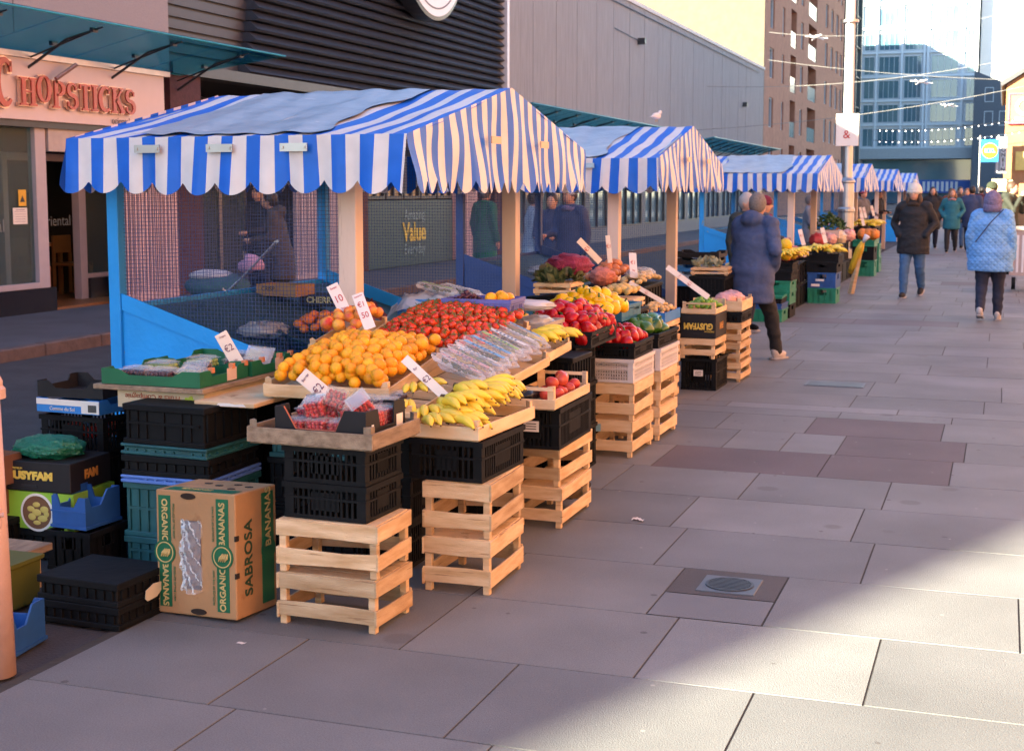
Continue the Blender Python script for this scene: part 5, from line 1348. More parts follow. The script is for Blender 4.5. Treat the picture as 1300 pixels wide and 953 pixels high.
# old pale crate with mangoes and pale bags
t = put('oldc', plastic_crate(.34, .38, .11, mat('old_pale_plastic', (.40, .37, .33), .6, .2), 'mesh'), (-2.42, 7.00, .80), R(2), 'slatted_crate', 'old pale slatted crate of yellow mangoes and wrapped vegetables', 'crate')
for i, (x, y) in enumerate(((-2.53, 6.90), (-2.47, 6.92), (-2.50, 6.98))): fruit('mango', 'melon', (x, y, .925), 'yellow mango in the old pale crate', 'mango', 'yellow mangoes in the old pale crate', .45)
def bag(p, r, label, m_=None, seed=0, name='plastic_bag', cat='bag', content=None):
    t = thing(name, label, cat, p); m = MB(); m.smooth = True
    m.ball((0, 0, r[2] * .9), r, 24, 16, lambda d: 1 + .10 * math.sin(d[0] * 7 + seed) * math.sin(d[1] * 9 + seed) + .07 * math.sin(d[2] * 12 + d[0] * 5 + seed) + .04 * math.sin(d[0] * 23 + d[1] * 19)); m.build('bag', m_ or bag_p, t)
    if content:
        m = MB(); m.smooth = True; rn = random.Random(seed)
        for q in range(26):
            a, b = rn.uniform(0, 6.28), rn.uniform(.1, .72); m.ball((r[0] * b * math.cos(a), r[1] * b * math.sin(a), r[2] * (.9 + rn.uniform(-.5, .65) * (1 - b))), content[1], 8, 6)
        m.build('contents', content[0], t)
    return t
bag((-2.36, 7.02, .86), (.10, .15, .04), 'cloudy plastic bag over vegetables in the old pale crate', seed=2)
# box draped in a clear bag with two packs
t = thing('draped_box', 'cardboard box draped in a cloudy plastic bag with clear packs on top', 'box', (-2.82, 6.86, .93), rz=R(-8))
m = MB(); m.b2(-.20, .20, -.16, .16, 0, .10); m.build('box', bluecard, t)
m = MB(); m.smooth = True
m.grid(28, 20, lambda u, v: (-.26 + .52 * u + .01 * math.sin(v * 17), -.20 + .40 * v + .01 * math.sin(u * 19), .118 - .16 * max(0, abs(u - .5) * 2 - .72) ** 1.0 * 1.6 - .16 * max(0, abs(v - .5) * 2 - .72) * 1.6 + .006 * math.sin(u * 31 + v * 13) + .004 * math.sin(v * 37 - u * 11)))
m.build('plastic_drape', bag_p, t)
m = MB(); m.b2(.10, .34, -.19, -.15, .02, .07); m.build('rolled_edge', mat('pinkish_plastic', (.6, .42, .42), .3), t, bevel=.01)
put(('pack', 20), salad_pack(0, 'green'), (-2.86, 6.84, 1.062), 0, 'salad_pack', 'green leafy clear pack lying on the draped box', 'salad pack', None, (0, R(8), R(-20)))
put(('pack', 21), salad_pack(3, 'white'), (-2.74, 6.88, 1.052), 0, 'salad_pack', 'clear pack with white stickers lying right on the draped box', 'salad pack', None, (0, R(8), R(-20)))
stack(-2.86, 6.95, 0, [('black_fold', .4, .36, .3, 'black crate'), ('black_fold', .4, .36, .3, 'black crate'), ('black_fold', .4, .36, .32, 'black crate')], 'hidden beneath the draped box')
# violet crate with dark grapes and oranges
put('vio', plastic_crate(.36, .26, .075, mat('violet_plastic', (.09, .10, .40), .45), 'mesh'), (-2.52, 6.66, .98), R(3), 'plastic_crate', 'violet blue slotted crate of dark grapes and oranges behind the tomatoes', 'crate')
heap('orange', 'orange', -2.50, -2.36, 6.56, 6.76, lambda x, y: 1.01, .0265, 'small orange in the violet crate behind the tomatoes', 'orange', 'oranges in the violet crate', .02)
t = thing('grapes', 'heap of dark red grapes in the violet crate', 'grapes', (-2.61, 6.66, 1.0)); m = MB(); m.smooth = True
for q in range(70): a, b = random.uniform(0, 6.28), random.uniform(0, .085); m.ball((b * math.cos(a), b * math.sin(a), .03 + .05 * (1 - b / .085) + random.uniform(-.008, .008)), .0105, 7, 5)
m.build('grape_cluster', grapep, t)
bag((-2.40, 6.95, .97), (.17, .10, .03), 'white plastic sheet folded over the crates below the stall post', mat('white_sheet', (.62, .62, .66), .35, bump=.3, bscale=10), 4, 'plastic_sheet', 'sheet')
# red peppers
stack(-2.38, 7.50, 0, [('black', .32, .48, .25, 'black plastic crate'), ('black', .32, .48, .25, 'black plastic crate'), ('black', .32, .48, .24, 'black plastic crate')], 'below the big heap of red peppers')
put('rpc', plastic_crate(.40, .60, .09, blackp), (-2.31, 7.50, .745), R(2), 'plastic_crate', 'black crate overflowing with the big heap of red peppers', 'crate')
heap('red_pepper', '', -2.53, -2.10, 7.19, 7.84, lambda x, y: .785, .036, '', '', '', .12, 2, 99, lambda p: pepper('red', p, 'glossy red pepper in the big heap left of the white crates', 'red peppers in the big heap', 1.12), 1.75)
heap('yellow_pepper', '', -2.60, -2.16, 7.86, 8.34, lambda x, y: .83, .036, '', '', '', .11, 1, 99, lambda p: pepper('yellow', p, 'bright yellow pepper heaped behind the red peppers', 'yellow peppers heaped behind the red ones', 1.15), 1.6)
for q in range(5): pepper('yellow', (-2.70 + q * .02, 7.38 + q * .05, .86 + .02 * (q % 2)), 'yellow pepper lying left of the big heap of red peppers', 'yellow peppers left of the red heap')
stack(-2.48, 8.02, 0, [('black_fold', .22, .4, .26, 'black crate'), ('black_fold', .22, .4, .26, 'black crate'), ('black_fold', .22, .4, .26, 'black crate')], 'hidden below the yellow peppers')
heap('red_pepper', '', -2.33, -2.07, 7.97, 8.46, lambda x, y: ZPD - .06, .036, '', '', '', .075, 1, 99, lambda p: pepper('red', p, 'red pepper in the shallow black crate on the near white crate', 'red peppers on the near white crate', 1.15), 1.6)
Z2P = z2 - .065
heap('green_pepper', '', -2.32, -2.08, 8.60, 9.05, lambda x, y: Z2P, .038, '', '', '', .085, 1, 99, lambda p: pepper('green' if p[0] < -2.10 or p[1] > 8.75 else 'orange', p, 'green pepper in the shallow black crate on the far white crate' if (p[0] < -2.10 or p[1] > 8.75) else 'orange pepper at the corner of the crate of green peppers', 'green peppers on the far white crate' if (p[0] < -2.10 or p[1] > 8.75) else 'orange peppers beside the green ones', 1.25), 1.75)
# blue crates, cabbages and potatoes
stack(-2.66, 8.72, 0, [('black_fold', .5, .44, .26, 'black crate'), ('black_fold', .5, .44, .26, 'black crate'), ('black_fold', .5, .44, .24, 'black crate')], 'hidden below the blue crate')
put('blc', plastic_crate(.30, .44, .10, mat('mid_blue_plastic', (.02, .16, .30), .5), 'solid'), (-2.74, 8.62, .77), 0, 'plastic_crate', 'mid blue plastic crate left of the yellow peppers', 'crate')
put('blc', None, (-2.42, 8.74, .77), R(-2), 'plastic_crate', 'mid blue plastic crate behind the yellow peppers', 'crate')
put('cabc', wood_crate(.26, .34, .085, 1, woodl), (-2.84, 8.95, .905), R(2), 'wooden_crate', 'light wooden crate topped with cabbages', 'crate')
put('potc', wood_crate(.26, .34, .07, 1, woodl), (-2.48, 9.25, .80), R(2), 'wooden_crate', 'light wooden crate with a hand slot topped with small potatoes', 'crate')
stack(-2.55, 9.32, 0, [('black_fold', .4, .4, .26, 'black crate'), ('black_fold', .4, .4, .26, 'black crate'), ('black_fold', .4, .4, .27, 'black crate')], 'hidden under the small potatoes')
stack(-2.88, 9.0, 0, [('black_fold', .3, .36, .3, 'black crate'), ('black_fold', .3, .36, .3, 'black crate'), ('black_fold', .3, .36, .29, 'black crate')], 'hidden under the cabbages')
heap('cabbage', 'cab', -2.99, -2.68, 8.80, 9.14, lambda x, y: .98, .045, 'dark leafy cabbage on the light wooden crate', 'cabbage', 'cabbages on the light wooden crate', .06)
leafpile((-2.84, 8.92, .99), (.16, .17, .09), 'ragged dark outer leaves spilling over the cabbages on the light wooden crate', 110, mat('olive_leaf', (.06, .09, .03), .6, .5), 21)
t = bag((-2.80, 9.05, 1.03), (.16, .17, .075), 'purple red net bag of cabbages behind the first stall', mat('purple_net', (.30, .02, .09), .7, .5, scale=90, bump=.8, bscale=70), 3, 'net_bag')
heap('potato', 'potyellow', -2.61, -2.36, 9.10, 9.42, lambda x, y: .87, .030, 'small pale yellow potato on the crate with a hand slot', 'potato', 'small potatoes on the crate with a hand slot', .04)
# onions
stack(-2.87, 10.75, 0, [('black_fold', .50, .7, .3, 'black crate'), ('black_fold', .50, .7, .3, 'black crate'), ('black_fold', .50, .7, .26, 'black crate')], 'hidden under the brown onions')
heap('brown_onion', 'bonion', -3.10, -2.82, 10.38, 11.08, lambda x, y: .865 + (y - 10.35) * .05, .036, 'orange brown onion in the bagged heap before the second stall', 'onion', 'brown onions heaped before the second stall', .10)
t = bag((-2.95, 10.42, .87), (.10, .10, .075), 'salmon net bag of onions left of the brown onion heap', mat('salmon_net', (.62, .2, .14), .6, .4, scale=80, bump=.6), 6, 'net_bag')
heap('small_onion', 'onion', -2.60, -2.37, 10.10, 10.58, lambda x, y: ZON + .045, .019, 'small pale onion in the bright blue carton', 'onion', 'small pale onions in the bright blue carton', .06)
heap('potato', 'potato', -2.82, -2.61, 10.40, 11.08, lambda x, y: .865, .026, 'pale washed potato in the bags between the onions and the limes', 'potato', 'pale potatoes between the onions and the limes', .06)
bag((-2.72, 10.72, .90), (.10, .30, .05), 'clear plastic bag stretched over the pale potatoes', film, 9)
heap('lime', 'lime', -2.41, -2.16, 10.95, 11.35, lambda x, y: ZLIME + .02, .020, 'green lime in the tray on the upside down black carton', 'lime', 'limes on the upside down black carton', .07)
for i in range(3): bag((-2.20 + .05 * (i % 2), 11.60 + i * .14, ZPK + .05), (.09, .08, .055), ('near', 'middle', 'far')[i] + ' pink mottled bag of fruit beside the man in the blue coat', mat('pink_film', (.72, .38, .36), .3, .35, scale=30, bump=.5, bscale=20), i)
# stacked trays and leeks behind the limes
z = .80
stack(-3.02, 14.55, 0, [('black_fold', .5, .5, .3, 'black crate'), ('black_fold', .5, .5, .3, 'black crate')], 'hidden beneath the flat trays')
for i, (mt, dn) in enumerate(((bluecard, 'blue'), (mat('pale_blue_card', (.35, .5, .68), .5), 'pale blue'), (bluecard, 'blue'), (blackc, 'black'), (blackc, 'black'))):
    put(('flat', mt.name), carton(.48, .46, .065, mt, True, .6), (-3.02 + random.uniform(-.01, .01), 14.5, z - .19 + i * .075), R(random.uniform(-3, 3)), 'carton', f'{dn} flat fruit tray, {ORD[i]} in the stack behind the man in the blue coat', 'tray')
put('lk', wood_crate(.34, .4, .07, 1, wood), (-2.52, 12.6, .84), R(6), 'wooden_crate', 'brown wooden crate of leafy vegetables beside the flat trays', 'crate')
stack(-2.52, 12.6, 0, [('black_fold', .34, .4, .28, 'black crate'), ('black_fold', .34, .4, .28, 'black crate'), ('black_fold', .34, .4, .27, 'black crate')], 'hidden beneath the leafy vegetables')
leafpile((-2.52, 12.6, .91), (.15, .18, .06), 'pale leafy vegetables lying in the brown wooden crate', 60, mat('pale_leaf', (.30, .33, .22), .6, .5), 3)
# ---- left boards and green trays
def board(x0, x1, y0, y1, z0, z1, label, mt, legs=None, rot=None):
    t = thing('display_board', label, 'board', ((x0 + x1) / 2, (y0 + y1) / 2, 0)); cx, cy = t.location[0], t.location[1]
    m = MB(); m.b2(x0 - cx, x1 - cx, y0 - cy, y1 - cy, z0, z1); m.build('board', mt, t, bevel=.003)
    for (a, b) in (legs or []):
        m = MB(); m.box((a - cx, b - cy, z0 / 2), (.03, .03, z0 - .002)); m.build('leg', wood, t)
board(-3.76, -3.20, 5.06, 5.92, .735, .757, 'grey weathered board under the green grape trays', woodw, [(-3.70, 5.8), (-3.25, 5.8)])
t = thing('carton', 'pale fruit carton with upside down red print beneath the grey board', 'carton', (-3.44, 5.46, .655))
m = MB(); m.b2(-.22, .22, -.36, .36, 0, .078); m.build('box', mat('pale_wood_card', (.55, .47, .32), .7), t)
text('lettering', 'Fruits & Compagnie', .035, mat('red_brown_ink', (.35, .09, .04)), t, (-.04, -.362, .05), (R(90), R(180), 0), ext=.001)
m = MB(); m.ball((.15, -.362, .035), (.028, .002, .028), 12, 8, lambda d: 1 + .2 * math.cos(5 * math.atan2(d[2], d[0]))); m.build('green_print', mat('lime_ink', (.35, .45, .03)), t)
board(-3.22, -2.93, 5.02, 5.80, .695, .715, 'lower bare wooden board with a white torn sticker left of the oranges', wood, [(-3.17, 5.70), (-2.98, 5.70)])
t = thing('torn_sticker', 'torn white sticker on the edge of the lower wooden board', 'sticker', (-3.04, 5.017, .698)); m = MB(); m.prism([(-.07, 0), (.075, .002), (.06, .014), (.02, .011), (-.01, .015), (-.06, .013)], 'y', -.0008, .0008); m.build('paper', paper, t)
def gtray():
    t = carton(.50, .40, .068, greencard, True, .62)()
    m = MB(); m.b2(.25, .2515, .02, .10, .004, .060); m.build('paper_label', mat('pink_paper', (.66, .48, .40), .7), t)
    m = MB()
    for y in (-.11, .06, .17): m.b2(.235, .256, y, y + .022, .055, .078)
    m.build('orange_tab', mat('orange_tab', (.62, .22, .10), .6), t)
    return t
put('gt', gtray, (-3.47, 5.27, .760), 0, 'carton', 'green printed grape tray nearest the camera on the grey board', 'tray')
put('gt', None, (-3.46, 5.68, .760), R(1), 'carton', 'green printed grape tray against the wire side of the stall', 'tray')
gl = [('green', grapeg, None), ('dark', grapep, None), ('green and dark', grapeg, grapep)]
for i, (x, y, z, g_, rt) in enumerate(((-3.62, 5.20, .772, 1, (0, 0, 0)), (-3.48, 5.18, .774, 1, (0, 0, .1)), (-3.34, 5.20, .775, 0, (R(8), R(5), .1)), (-3.40, 5.34, .785, 1, (R(14), R(-8), .3)), (-3.60, 5.36, .78, 0, (0, 0, .1)),
                                   (-3.32, 5.56, .785, 1, (0, 0, .2)), (-3.55, 5.62, .775, 0, (0, 0, -.1)), (-3.30, 5.72, .80, 2, (R(38), R(6), R(15))), (-3.45, 5.80, .78, 1, (0, 0, 0)))):
    lb = ['far left of the near green tray', 'middle of the near green tray', 'right front of the near green tray', 'leaning right in the near green tray', 'rear left of the near green tray', 'front of the far green tray', 'left of the far green tray', 'tilted up in the far green tray', 'rear of the far green tray'][i]
    put(('gp', g_), punnet(.115, .10, .042, gl[g_][1], .0105, g_, fill2=gl[g_][2]), (x, y, z), 0, 'punnet', f'clear box of {gl[g_][0]} grapes, {lb}', 'punnet', None, rt)
# far left cluster
stack(-4.02, 5.42, R(-2), [('black_fold', .34, .34, .2, 'black crate'), ('black_fold', .34, .34, .2, 'black crate'), ('black', .36, .32, .165, 'slotted black crate of red onions')], 'left of the tall teal crates')
heap('red_onion', 'apple', -4.16, -3.88, 5.30, 5.54, lambda x, y: .43, .034, 'dark red onion in the slotted black crate at far left', 'onion', 'red onions in the slotted crate at far left', .03)
t = put('bwc', carton(.36, .30, .065, bluecard, True, .8), (-4.02, 5.38, .585), R(-3), 'carton', 'blue and white printed carton under the black one at far left', 'carton')
m = MB(); m.b2(-.18, .18, -.152, -.150, .035, .062); m.build('white_band', whitecard, t)
m = MB(); m.b2(.08, .18, -.154, -.152, .004, .060); m.build('barcode_label', whitecard, t)
m = MB(); [m.b2(.12 + .006 * q, .1235 + .006 * q, -.156, -.154, .012 + .0 * q, .045) for q in range(8)]; m.build('barcode', blacki, t)
text('lettering', 'Comme du Sol', .024, whitecard, t, (-.03, -.153, .018), FY, ext=.001)
put('bkc', carton(.35, .31, .075, blackc, True, .55), (-4.03, 5.40, .655), R(2), 'carton', 'empty black carton with cut sides on the far left stack', 'carton')
t = put('gusy2', gusy(.42, .30, .13, False), (-3.97, 5.02, .30), R(2), 'carton', 'black carton lettered in yellow beneath the green net of onions', 'carton')
t = thing('carton', 'lime green carton with a round picture of potatoes', 'carton', (-3.96, 5.03, .13), rz=R(1))
m = MB(); m.b2(-.21, .21, -.15, .15, 0, .165); m.build('box', mat('lime_card', (.26, .50, .04), .5), t)
m = MB(); m.lathe([(.085, 0), (.085, .002), (.001, .002)], 28); m.build('white_disc', whitecard, t, (.02, -.150, .075), rot=(R(90), 0, 0))
m = MB(); m.lathe([(.074, 0), (.074, .003), (.001, .003)], 28); m.build('dark_disc', mat('brown_print', (.16, .07, .03)), t, (.02, -.150, .075), rot=(R(90), 0, 0))
m = MB()
for (a, b, c, d) in ((-.03, .09, .02, .013), (.0, .075, .024, .016), (.04, .09, .022, .016), (-.025, .055, .02, .016), (.03, .05, .026, .015), (.0, .11, .02, .012), (.05, .07, .014, .014), (0, .03, .02, .01)): m.ball((.02 + a, -.154, b), (c, .003, d), 10, 6)
m.build('potato_print', mat('potato_print', (.50, .40, .10)), t)
stack(-3.97, 5.04, 0, [('black_fold', .44, .32, .125, 'dark flat crate')], 'beneath the lime green potato carton')
t = bag((-3.97, 5.02, .425), (.17, .13, .05), 'green net bag of small onions on the yellow lettered black carton', clear_mat('green_net', (.05, .45, .30), .55, .4, .5, 60, (.01, .22, .13)), 8, 'net_bag', 'bag', (mat('green_onion', (.12, .28, .10), .5), .024))
def cutcrate(mt):
    def f():
        t = E0('plastic_crate'); m = MB(); w, d, h = .18, .22, .15
        for s in (-1, 1):
            x0, x1 = sorted((s * w / 2, s * (w / 2 - .008))); m.prism([(-d / 2, 0), (d / 2, 0), (d / 2, h), (d * .15, h), (-d * .05, h * .6), (-d * .32, h * .6), (-d * .4, h * .9), (-d / 2, h * .9)], 'x', x0, x1)
            y0, y1 = sorted((s * d / 2, s * (d / 2 - .008)))
            m.prism([(-w / 2 + .008, 0), (w / 2 - .008, 0), (w / 2 - .008, h * (1 if s > 0 else .9)), (w * .3, h * (1 if s > 0 else .9)), (w * .15, h * .6), (-w * .25, h * .6), (-w * .35, h * .95), (-w / 2 + .008, h * .95)], 'y', y0, y1)
        m.build('walls', mt, t)
        m = MB(); m.b2(-w / 2 - .006, w / 2 + .006, -d / 2 - .006, d / 2 + .006, 0, .012); m.b2(-w / 2 - .004, w / 2 + .004, -d / 2 - .004, -d / 2, h * .45, h * .5); m.build('rim', mt, t)
        return t
    return f
put('cutb', cutcrate(bluep), (-3.68, 4.88, .18), R(-4), 'plastic_crate', 'blue plastic crate with deep cut away sides left of the teal crates', 'crate')
stack(-3.68, 4.88, 0, [('black_solid', .22, .26, .17, 'black crate')], 'under the blue cut away crate')
put('cutb', None, (-3.27, 3.86, .0), R(8), 'plastic_crate', 'blue plastic crate on the ground behind the pink post', 'crate')
for i, (z, dn) in enumerate(((.19, 'lower'), (.33, 'upper'))):
    put(('brn', i), carton(.24, .26, .13, mat('dark_kraft', (.16, .07, .04), .8), False), (-4.20 + .03 * i, 4.80, z), R(3 - 6 * i), 'carton', f'{dn} dark brown carton at the far left edge behind the pink post', 'carton')
stack(-4.18, 4.80, 0, [('black_fold', .3, .3, .18, 'dark crate')], 'under the dark brown cartons')
t = thing('storage_box', 'dull yellow green plastic box standing on the road behind the pink post', 'box', (-3.62, 4.25, 0)); m = MB(); m.box((0, 0, .09), (.22, .2, .17), taper=1.06); m.build('box', mat('dull_lime_plastic', (.10, .11, .02), .5), t, bevel=.006)
m = MB(); m.b2(-.125, .125, -.115, .115, .175, .19); m.build('rim', mat('dull_lime_plastic', (.2, .22, .03)), t)
board(-3.98, -3.60, 4.20, 4.55, .15, .18, 'brown plank resting on low blocks behind the pink post', woodw, [(-3.9, 4.5), (-3.65, 4.5)])
# pink post at the left edge
t = thing('gate_post', 'salmon painted steel post with a thin locking rod at the left edge', 'post', (-3.10, 3.62, 0))
pp = mat('salmon_paint', (.56, .38, .33), .45, .2, scale=6, bump=.2, bscale=25, wear=((.25, .12, .08), 12, .64, (1, 1, .5)))
m = MB(); m.smooth = True; m.tube([(0, 0, 0), (-.01, 0, .93)], [.056, .046], 20); m.build('shaft', pp, t)
m = MB(); m.lathe([(.052, 0), (.064, .004), (.064, .035), (.056, .045), (.056, .06), (.045, .085), (.02, .10), (.001, .105)], 20); m.build('cap', pp, t, (-.01, 0, .925))
m = MB(); m.box((.045, -.045, .915), (.05, .04, .045)); m.box((.055, -.055, .565), (.045, .03, .03)); m.build('rod_bracket', pp, t, bevel=.004)
m = MB(); m.tube([(.03, -.06, .90), (.052, -.065, .89), (.054, -.065, .60), (.062, -.06, .56), (.085, -.045, .56)], .0075, 8); m.build('locking_rod', pp, t)
m = MB(); m.lathe([(.012, -.035), (.016, -.03), (.016, .0), (.012, .004)], 10, (.066, -.06, .55)); m.build('rod_foot', pp, t)
# ---- inside the first stall
def cherry(seed=0):
    def f():
        t = E0('carton'); m = MB(); m.b2(-.15, .15, -.10, .10, 0, .075); m.build('box', blackc, t)
        text('lettering', 'CHERRY', .055, mat('pale_yellow_ink', (.6, .58, .3)), t, (0, -.102, .040), FY, ext=.001, bold=.0015)
        return t
    return f
dz = lambda x: .955 + (x + 4.53) * -.307
put('cherry', cherry(), (-4.12, 8.02, dz(-4.12) + .035), R(4), 'carton', 'black carton lettered Cherry on the deck inside the nearest stall', 'carton')
t = put('brcart', carton(.30, .22, .075, kraft, False), (-4.36, 7.90, dz(-4.36) + .03), R(-5), 'carton', 'brown open carton on the deck at the back of the nearest stall', 'carton')
text('lettering', 'CRISP', .04, blacki, t, (-.06, -.112, .045), FY, ext=.001)
t = thing('fruit_basin', 'shallow dark basin of orange fruit seen through the stall wire', 'basin', (-3.62, 7.05, .70), rot=(0, R(14), 0))
m = MB(); m.smooth = True; m.lathe([(.24, 0), (.30, .07), (.31, .075), (.29, .07), (.23, .01), (.001, .01)], 32); m.build('basin', mat('dark_teal_basin', (.01, .06, .08), .5), t)
heap('satsuma', 'satsuma', -3.80, -3.42, 6.88, 7.24, lambda x, y: .76 - (x + 3.62) * .25, .033, 'orange satsuma in the basin behind the stall wire', 'satsuma', 'satsumas in the basin behind the stall wire', .09, 1, 99, None, 1.7)
bag((-3.95, 6.9, .77), (.14, .16, .05), 'cloudy plastic bag beside the basin of satsumas', seed=7)
leafpile((-3.52, 7.25, .86), (.11, .11, .10), 'dark red leafy bunch behind the basin of satsumas', 60, mat('dark_red_leaf', (.18, .03, .05), .6), 5)
# ---- inside the second stall
bag((-3.9, 12.0, .82), (.2, .18, .06), 'white plastic bags heaped on the deck of the second stall', mat('white_sheet', (.62, .62, .66), .35), 11)
t = thing('display_board', 'pale folded cloth board lying across the deck of the second stall', 'board', (-3.75, 12.7, .80), rot=(0, R(15), R(10))); m = MB(); m.b2(-.3, .35, -.12, .12, 0, .02); m.build('board', mat('pale_cloth', (.4, .38, .36)), t)
# ---- far stalls: crates of produce along the walkway
GR = 'crate stack right of the man in the blue coat'
stack(-2.70, 17.25, 0, [('green_solid', .36, .5, .155, 'bright green crate'), ('blue_solid', .36, .5, .07, 'dull blue crate'), ('black_solid', .34, .48, .06, 'black crate'), ('green_solid', .34, .48, .03, 'thin green crate')], 'just right of the man in blue')
stack(-2.72, 17.85, 0, [('black_solid', .42, .5, .17, 'black crate'), ('green_solid', .42, .5, .17, 'green crate'), ('green_solid', .42, .5, .13, 'green crate'), ('black_solid', .46, .5, .12, 'black crate'), ('black_solid', .46, .5, .11, 'black crate')], 'below the yellow melons')
stack(-2.42, 20.35, 0, [('green_solid', .40, .5, .22, 'green crate'), ('blue_solid', .40, .5, .22, 'royal blue crate with white stickers'), ('black_solid', .42, .5, .14, 'black crate'), ('black_solid', .44, .52, .11, 'black crate')], 'below the far pale bananas')
for i, (a, b, z) in enumerate(((-.03, .11, .32), (-.09, .10, .245))):
    t = thing('sticker', ('upper', 'lower')[i] + ' white sticker on the royal blue crate', 'sticker', (-2.42 + a, 20.35 - .259, z)); m = MB(); m.b2(-.06, .06, -.001, .001, 0, .035 if i else .03); m.build('paper', paper, t)
stack(-2.95, 19.3, 0, [('black_fold', .6, 2.2, .3, 'long dark trestle box'), ('black_fold', .6, 2.2, .3, 'long dark trestle box')], 'between the far crate stacks')
stack(-2.95, 24.3, 0, [('black_fold', .6, 4.4, .35, 'long dark trestle box'), ('black_fold', .6, 4.4, .35, 'long dark trestle box')], 'in front of the third stall')
stack(-2.47, 27.15, 0, [('green_solid', .40, .55, .3, 'green crate'), ('black_solid', .40, .55, .26, 'black crate'), ('green_solid', .40, .55, .12, 'green crate')], 'below the orange net bags')
stack(-2.55, 28.6, 0, [('green_solid', .5, .6, .3, 'green crate'), ('green_solid', .48, .6, .25, 'green crate')], 'just beyond the lamp post')
stack(-2.75, 30.2, 0, [('green_solid', .5, 1.2, .3, 'dark green crate'), ('green_solid', .5, 1.2, .3, 'dark green crate'), ('black_solid', .5, 1.2, .25, 'black crate')], 'under the farthest bananas')
MESH['fmelon'] = MESH['melon']
for i, (x, y, z) in enumerate(((-2.60, 17.75, .80), (-2.72, 17.95, .80), (-2.55, 18.0, .80), (-2.62, 17.9, .92))): fruit('melon', 'melon', (x, y, z), 'yellow melon on the black crates right of the man in blue', 'melon', 'yellow melons on the black crates')
for i in range(7): place_bunch((-2.62 + .06 * (i % 3), 17.7 + .08 * i, .80 + .03 * (i % 2)), R(-60 + 17 * i), 'banana bunch among the melons on the black crates', 'banana bunches among the melons', i, .1)
t = bag((-2.88, 17.75, .72), (.16, .25, .06), 'lilac plastic bag of produce left of the yellow melons', mat('lilac_film', (.45, .42, .70), .35, .3), 12)
for i in range(14): place_bunch((-2.56 + .075 * (i % 5), 20.15 + .14 * (i // 5), .755 + .03 * (i % 2)), R(-80 + 29 * i), 'pale banana bunch on the black crates above the royal blue crate', 'pale banana bunches above the royal blue crate', i, .1, 1.05)
for i in range(5): bag((-2.98 + .12 * (i % 2), 18.8 + .5 * i, .62), (.13, .17, .10), ['cream netted bag', 'red striped bag of fruit', 'pale crumpled bag', 'salmon bag of fruit', 'pink bag of fruit'][i] + ' on the dark trestle between the far crates', [mat('cream_net', (.62, .52, .38), .6, .3, scale=40), mat('red_net', (.55, .05, .05), .5, .4, scale=40), bag_p, mat('salmon_net', (.6, .2, .14)), mat('pink_film', (.7, .38, .36))][i], i)
for i in range(8): bag((-2.80 + .10 * (i % 3), 22.6 + .5 * i, .72), (.14, .18, .11), ['red net', 'pink film', 'cream net', 'salmon net', 'clear', 'rosy film', 'orange net', 'scarlet net'][i] + f' bag of fruit, {["first", "second", "third", "fourth", "fifth", "sixth", "seventh", "last"][i]} along the trestle before the lamp post', [mat('red_net', (.5, .05, .05)), mat('pink_film', (.7, .4, .4)), mat('cream_net', (.6, .5, .4)), mat('salmon_net', (.6, .2, .1)), bag_p, mat('pink_film', (.7, .4, .4)), mat('orange_net', (.75, .25, .04), .5, .3, scale=50), mat('red_net', (.5, .05, .05))][i], i + 3)
put('wbox', carton(.42, .5, .12, mat('white_red_card', (.62, .50, .44), .6), False), (-3.0, 21.2, .62), 0, 'carton', 'white and red fruit box on the trestle at the third stall post', 'carton')
put('wbox', None, (-2.75, 23.5, .83), 0, 'carton', 'white fruit box standing on the bags before the third stall', 'carton')
leafpile((-2.95, 25.4, .90), (.34, .55, .30), 'big dark green mound of leafy cabbages beside the lamp post', 260, leafm, 8, 'vegetables')
stack(-2.95, 25.4, .0, [('black_fold', .5, 1.0, .2, 'dark box')], 'below the green cabbage mound', .71)
for i in range(8): bag((-2.52 + .11 * (i % 3), 27.0 + .14 * (i // 3), .70 + .0 * i), (.09, .10, .10), 'orange and red net bag of clementines on the green crate', mat('orange_net', (.78, .28, .06), .5, .3, scale=50), i, 'net_bag')['group'] = 'net bags of clementines on the green crate'
for i in range(16): place_bunch((-2.85 + .09 * (i % 4), 29.75 + .22 * (i // 4), .90 + .04 * (i % 2)), R(-80 + 31 * i), 'banana bunch on the farthest black crate', 'banana bunches on the farthest crates', i, .1, 1.25)
t = thing('yellow_bag_on_stake', 'wooden stake carrying a slanting yellow bag before the far crates', 'bag stand', (-2.22, 22.2, 0))
m = MB(); m.tube([(0, 0, 0), (.16, -.3, .72)], [.05, .04], 4); m.build('stake', woodl, t)
m = MB(); m.smooth = True; m.tube([(.0, -.12, .34), (.06, -.18, .48), (.14, -.28, .70), (.19, -.34, .82)], [.045, .065, .065, .035], 12); m.build('bag', mat('yellow_net_bag', (.80, .48, .03), .5, .3, scale=60, bump=.5), t)
m = MB(); m.smooth = True; m.tube([(.20, -.35, .82), (.26, -.38, .92)], [.02, .05], 8); m.build('tied_end', whitep, t)
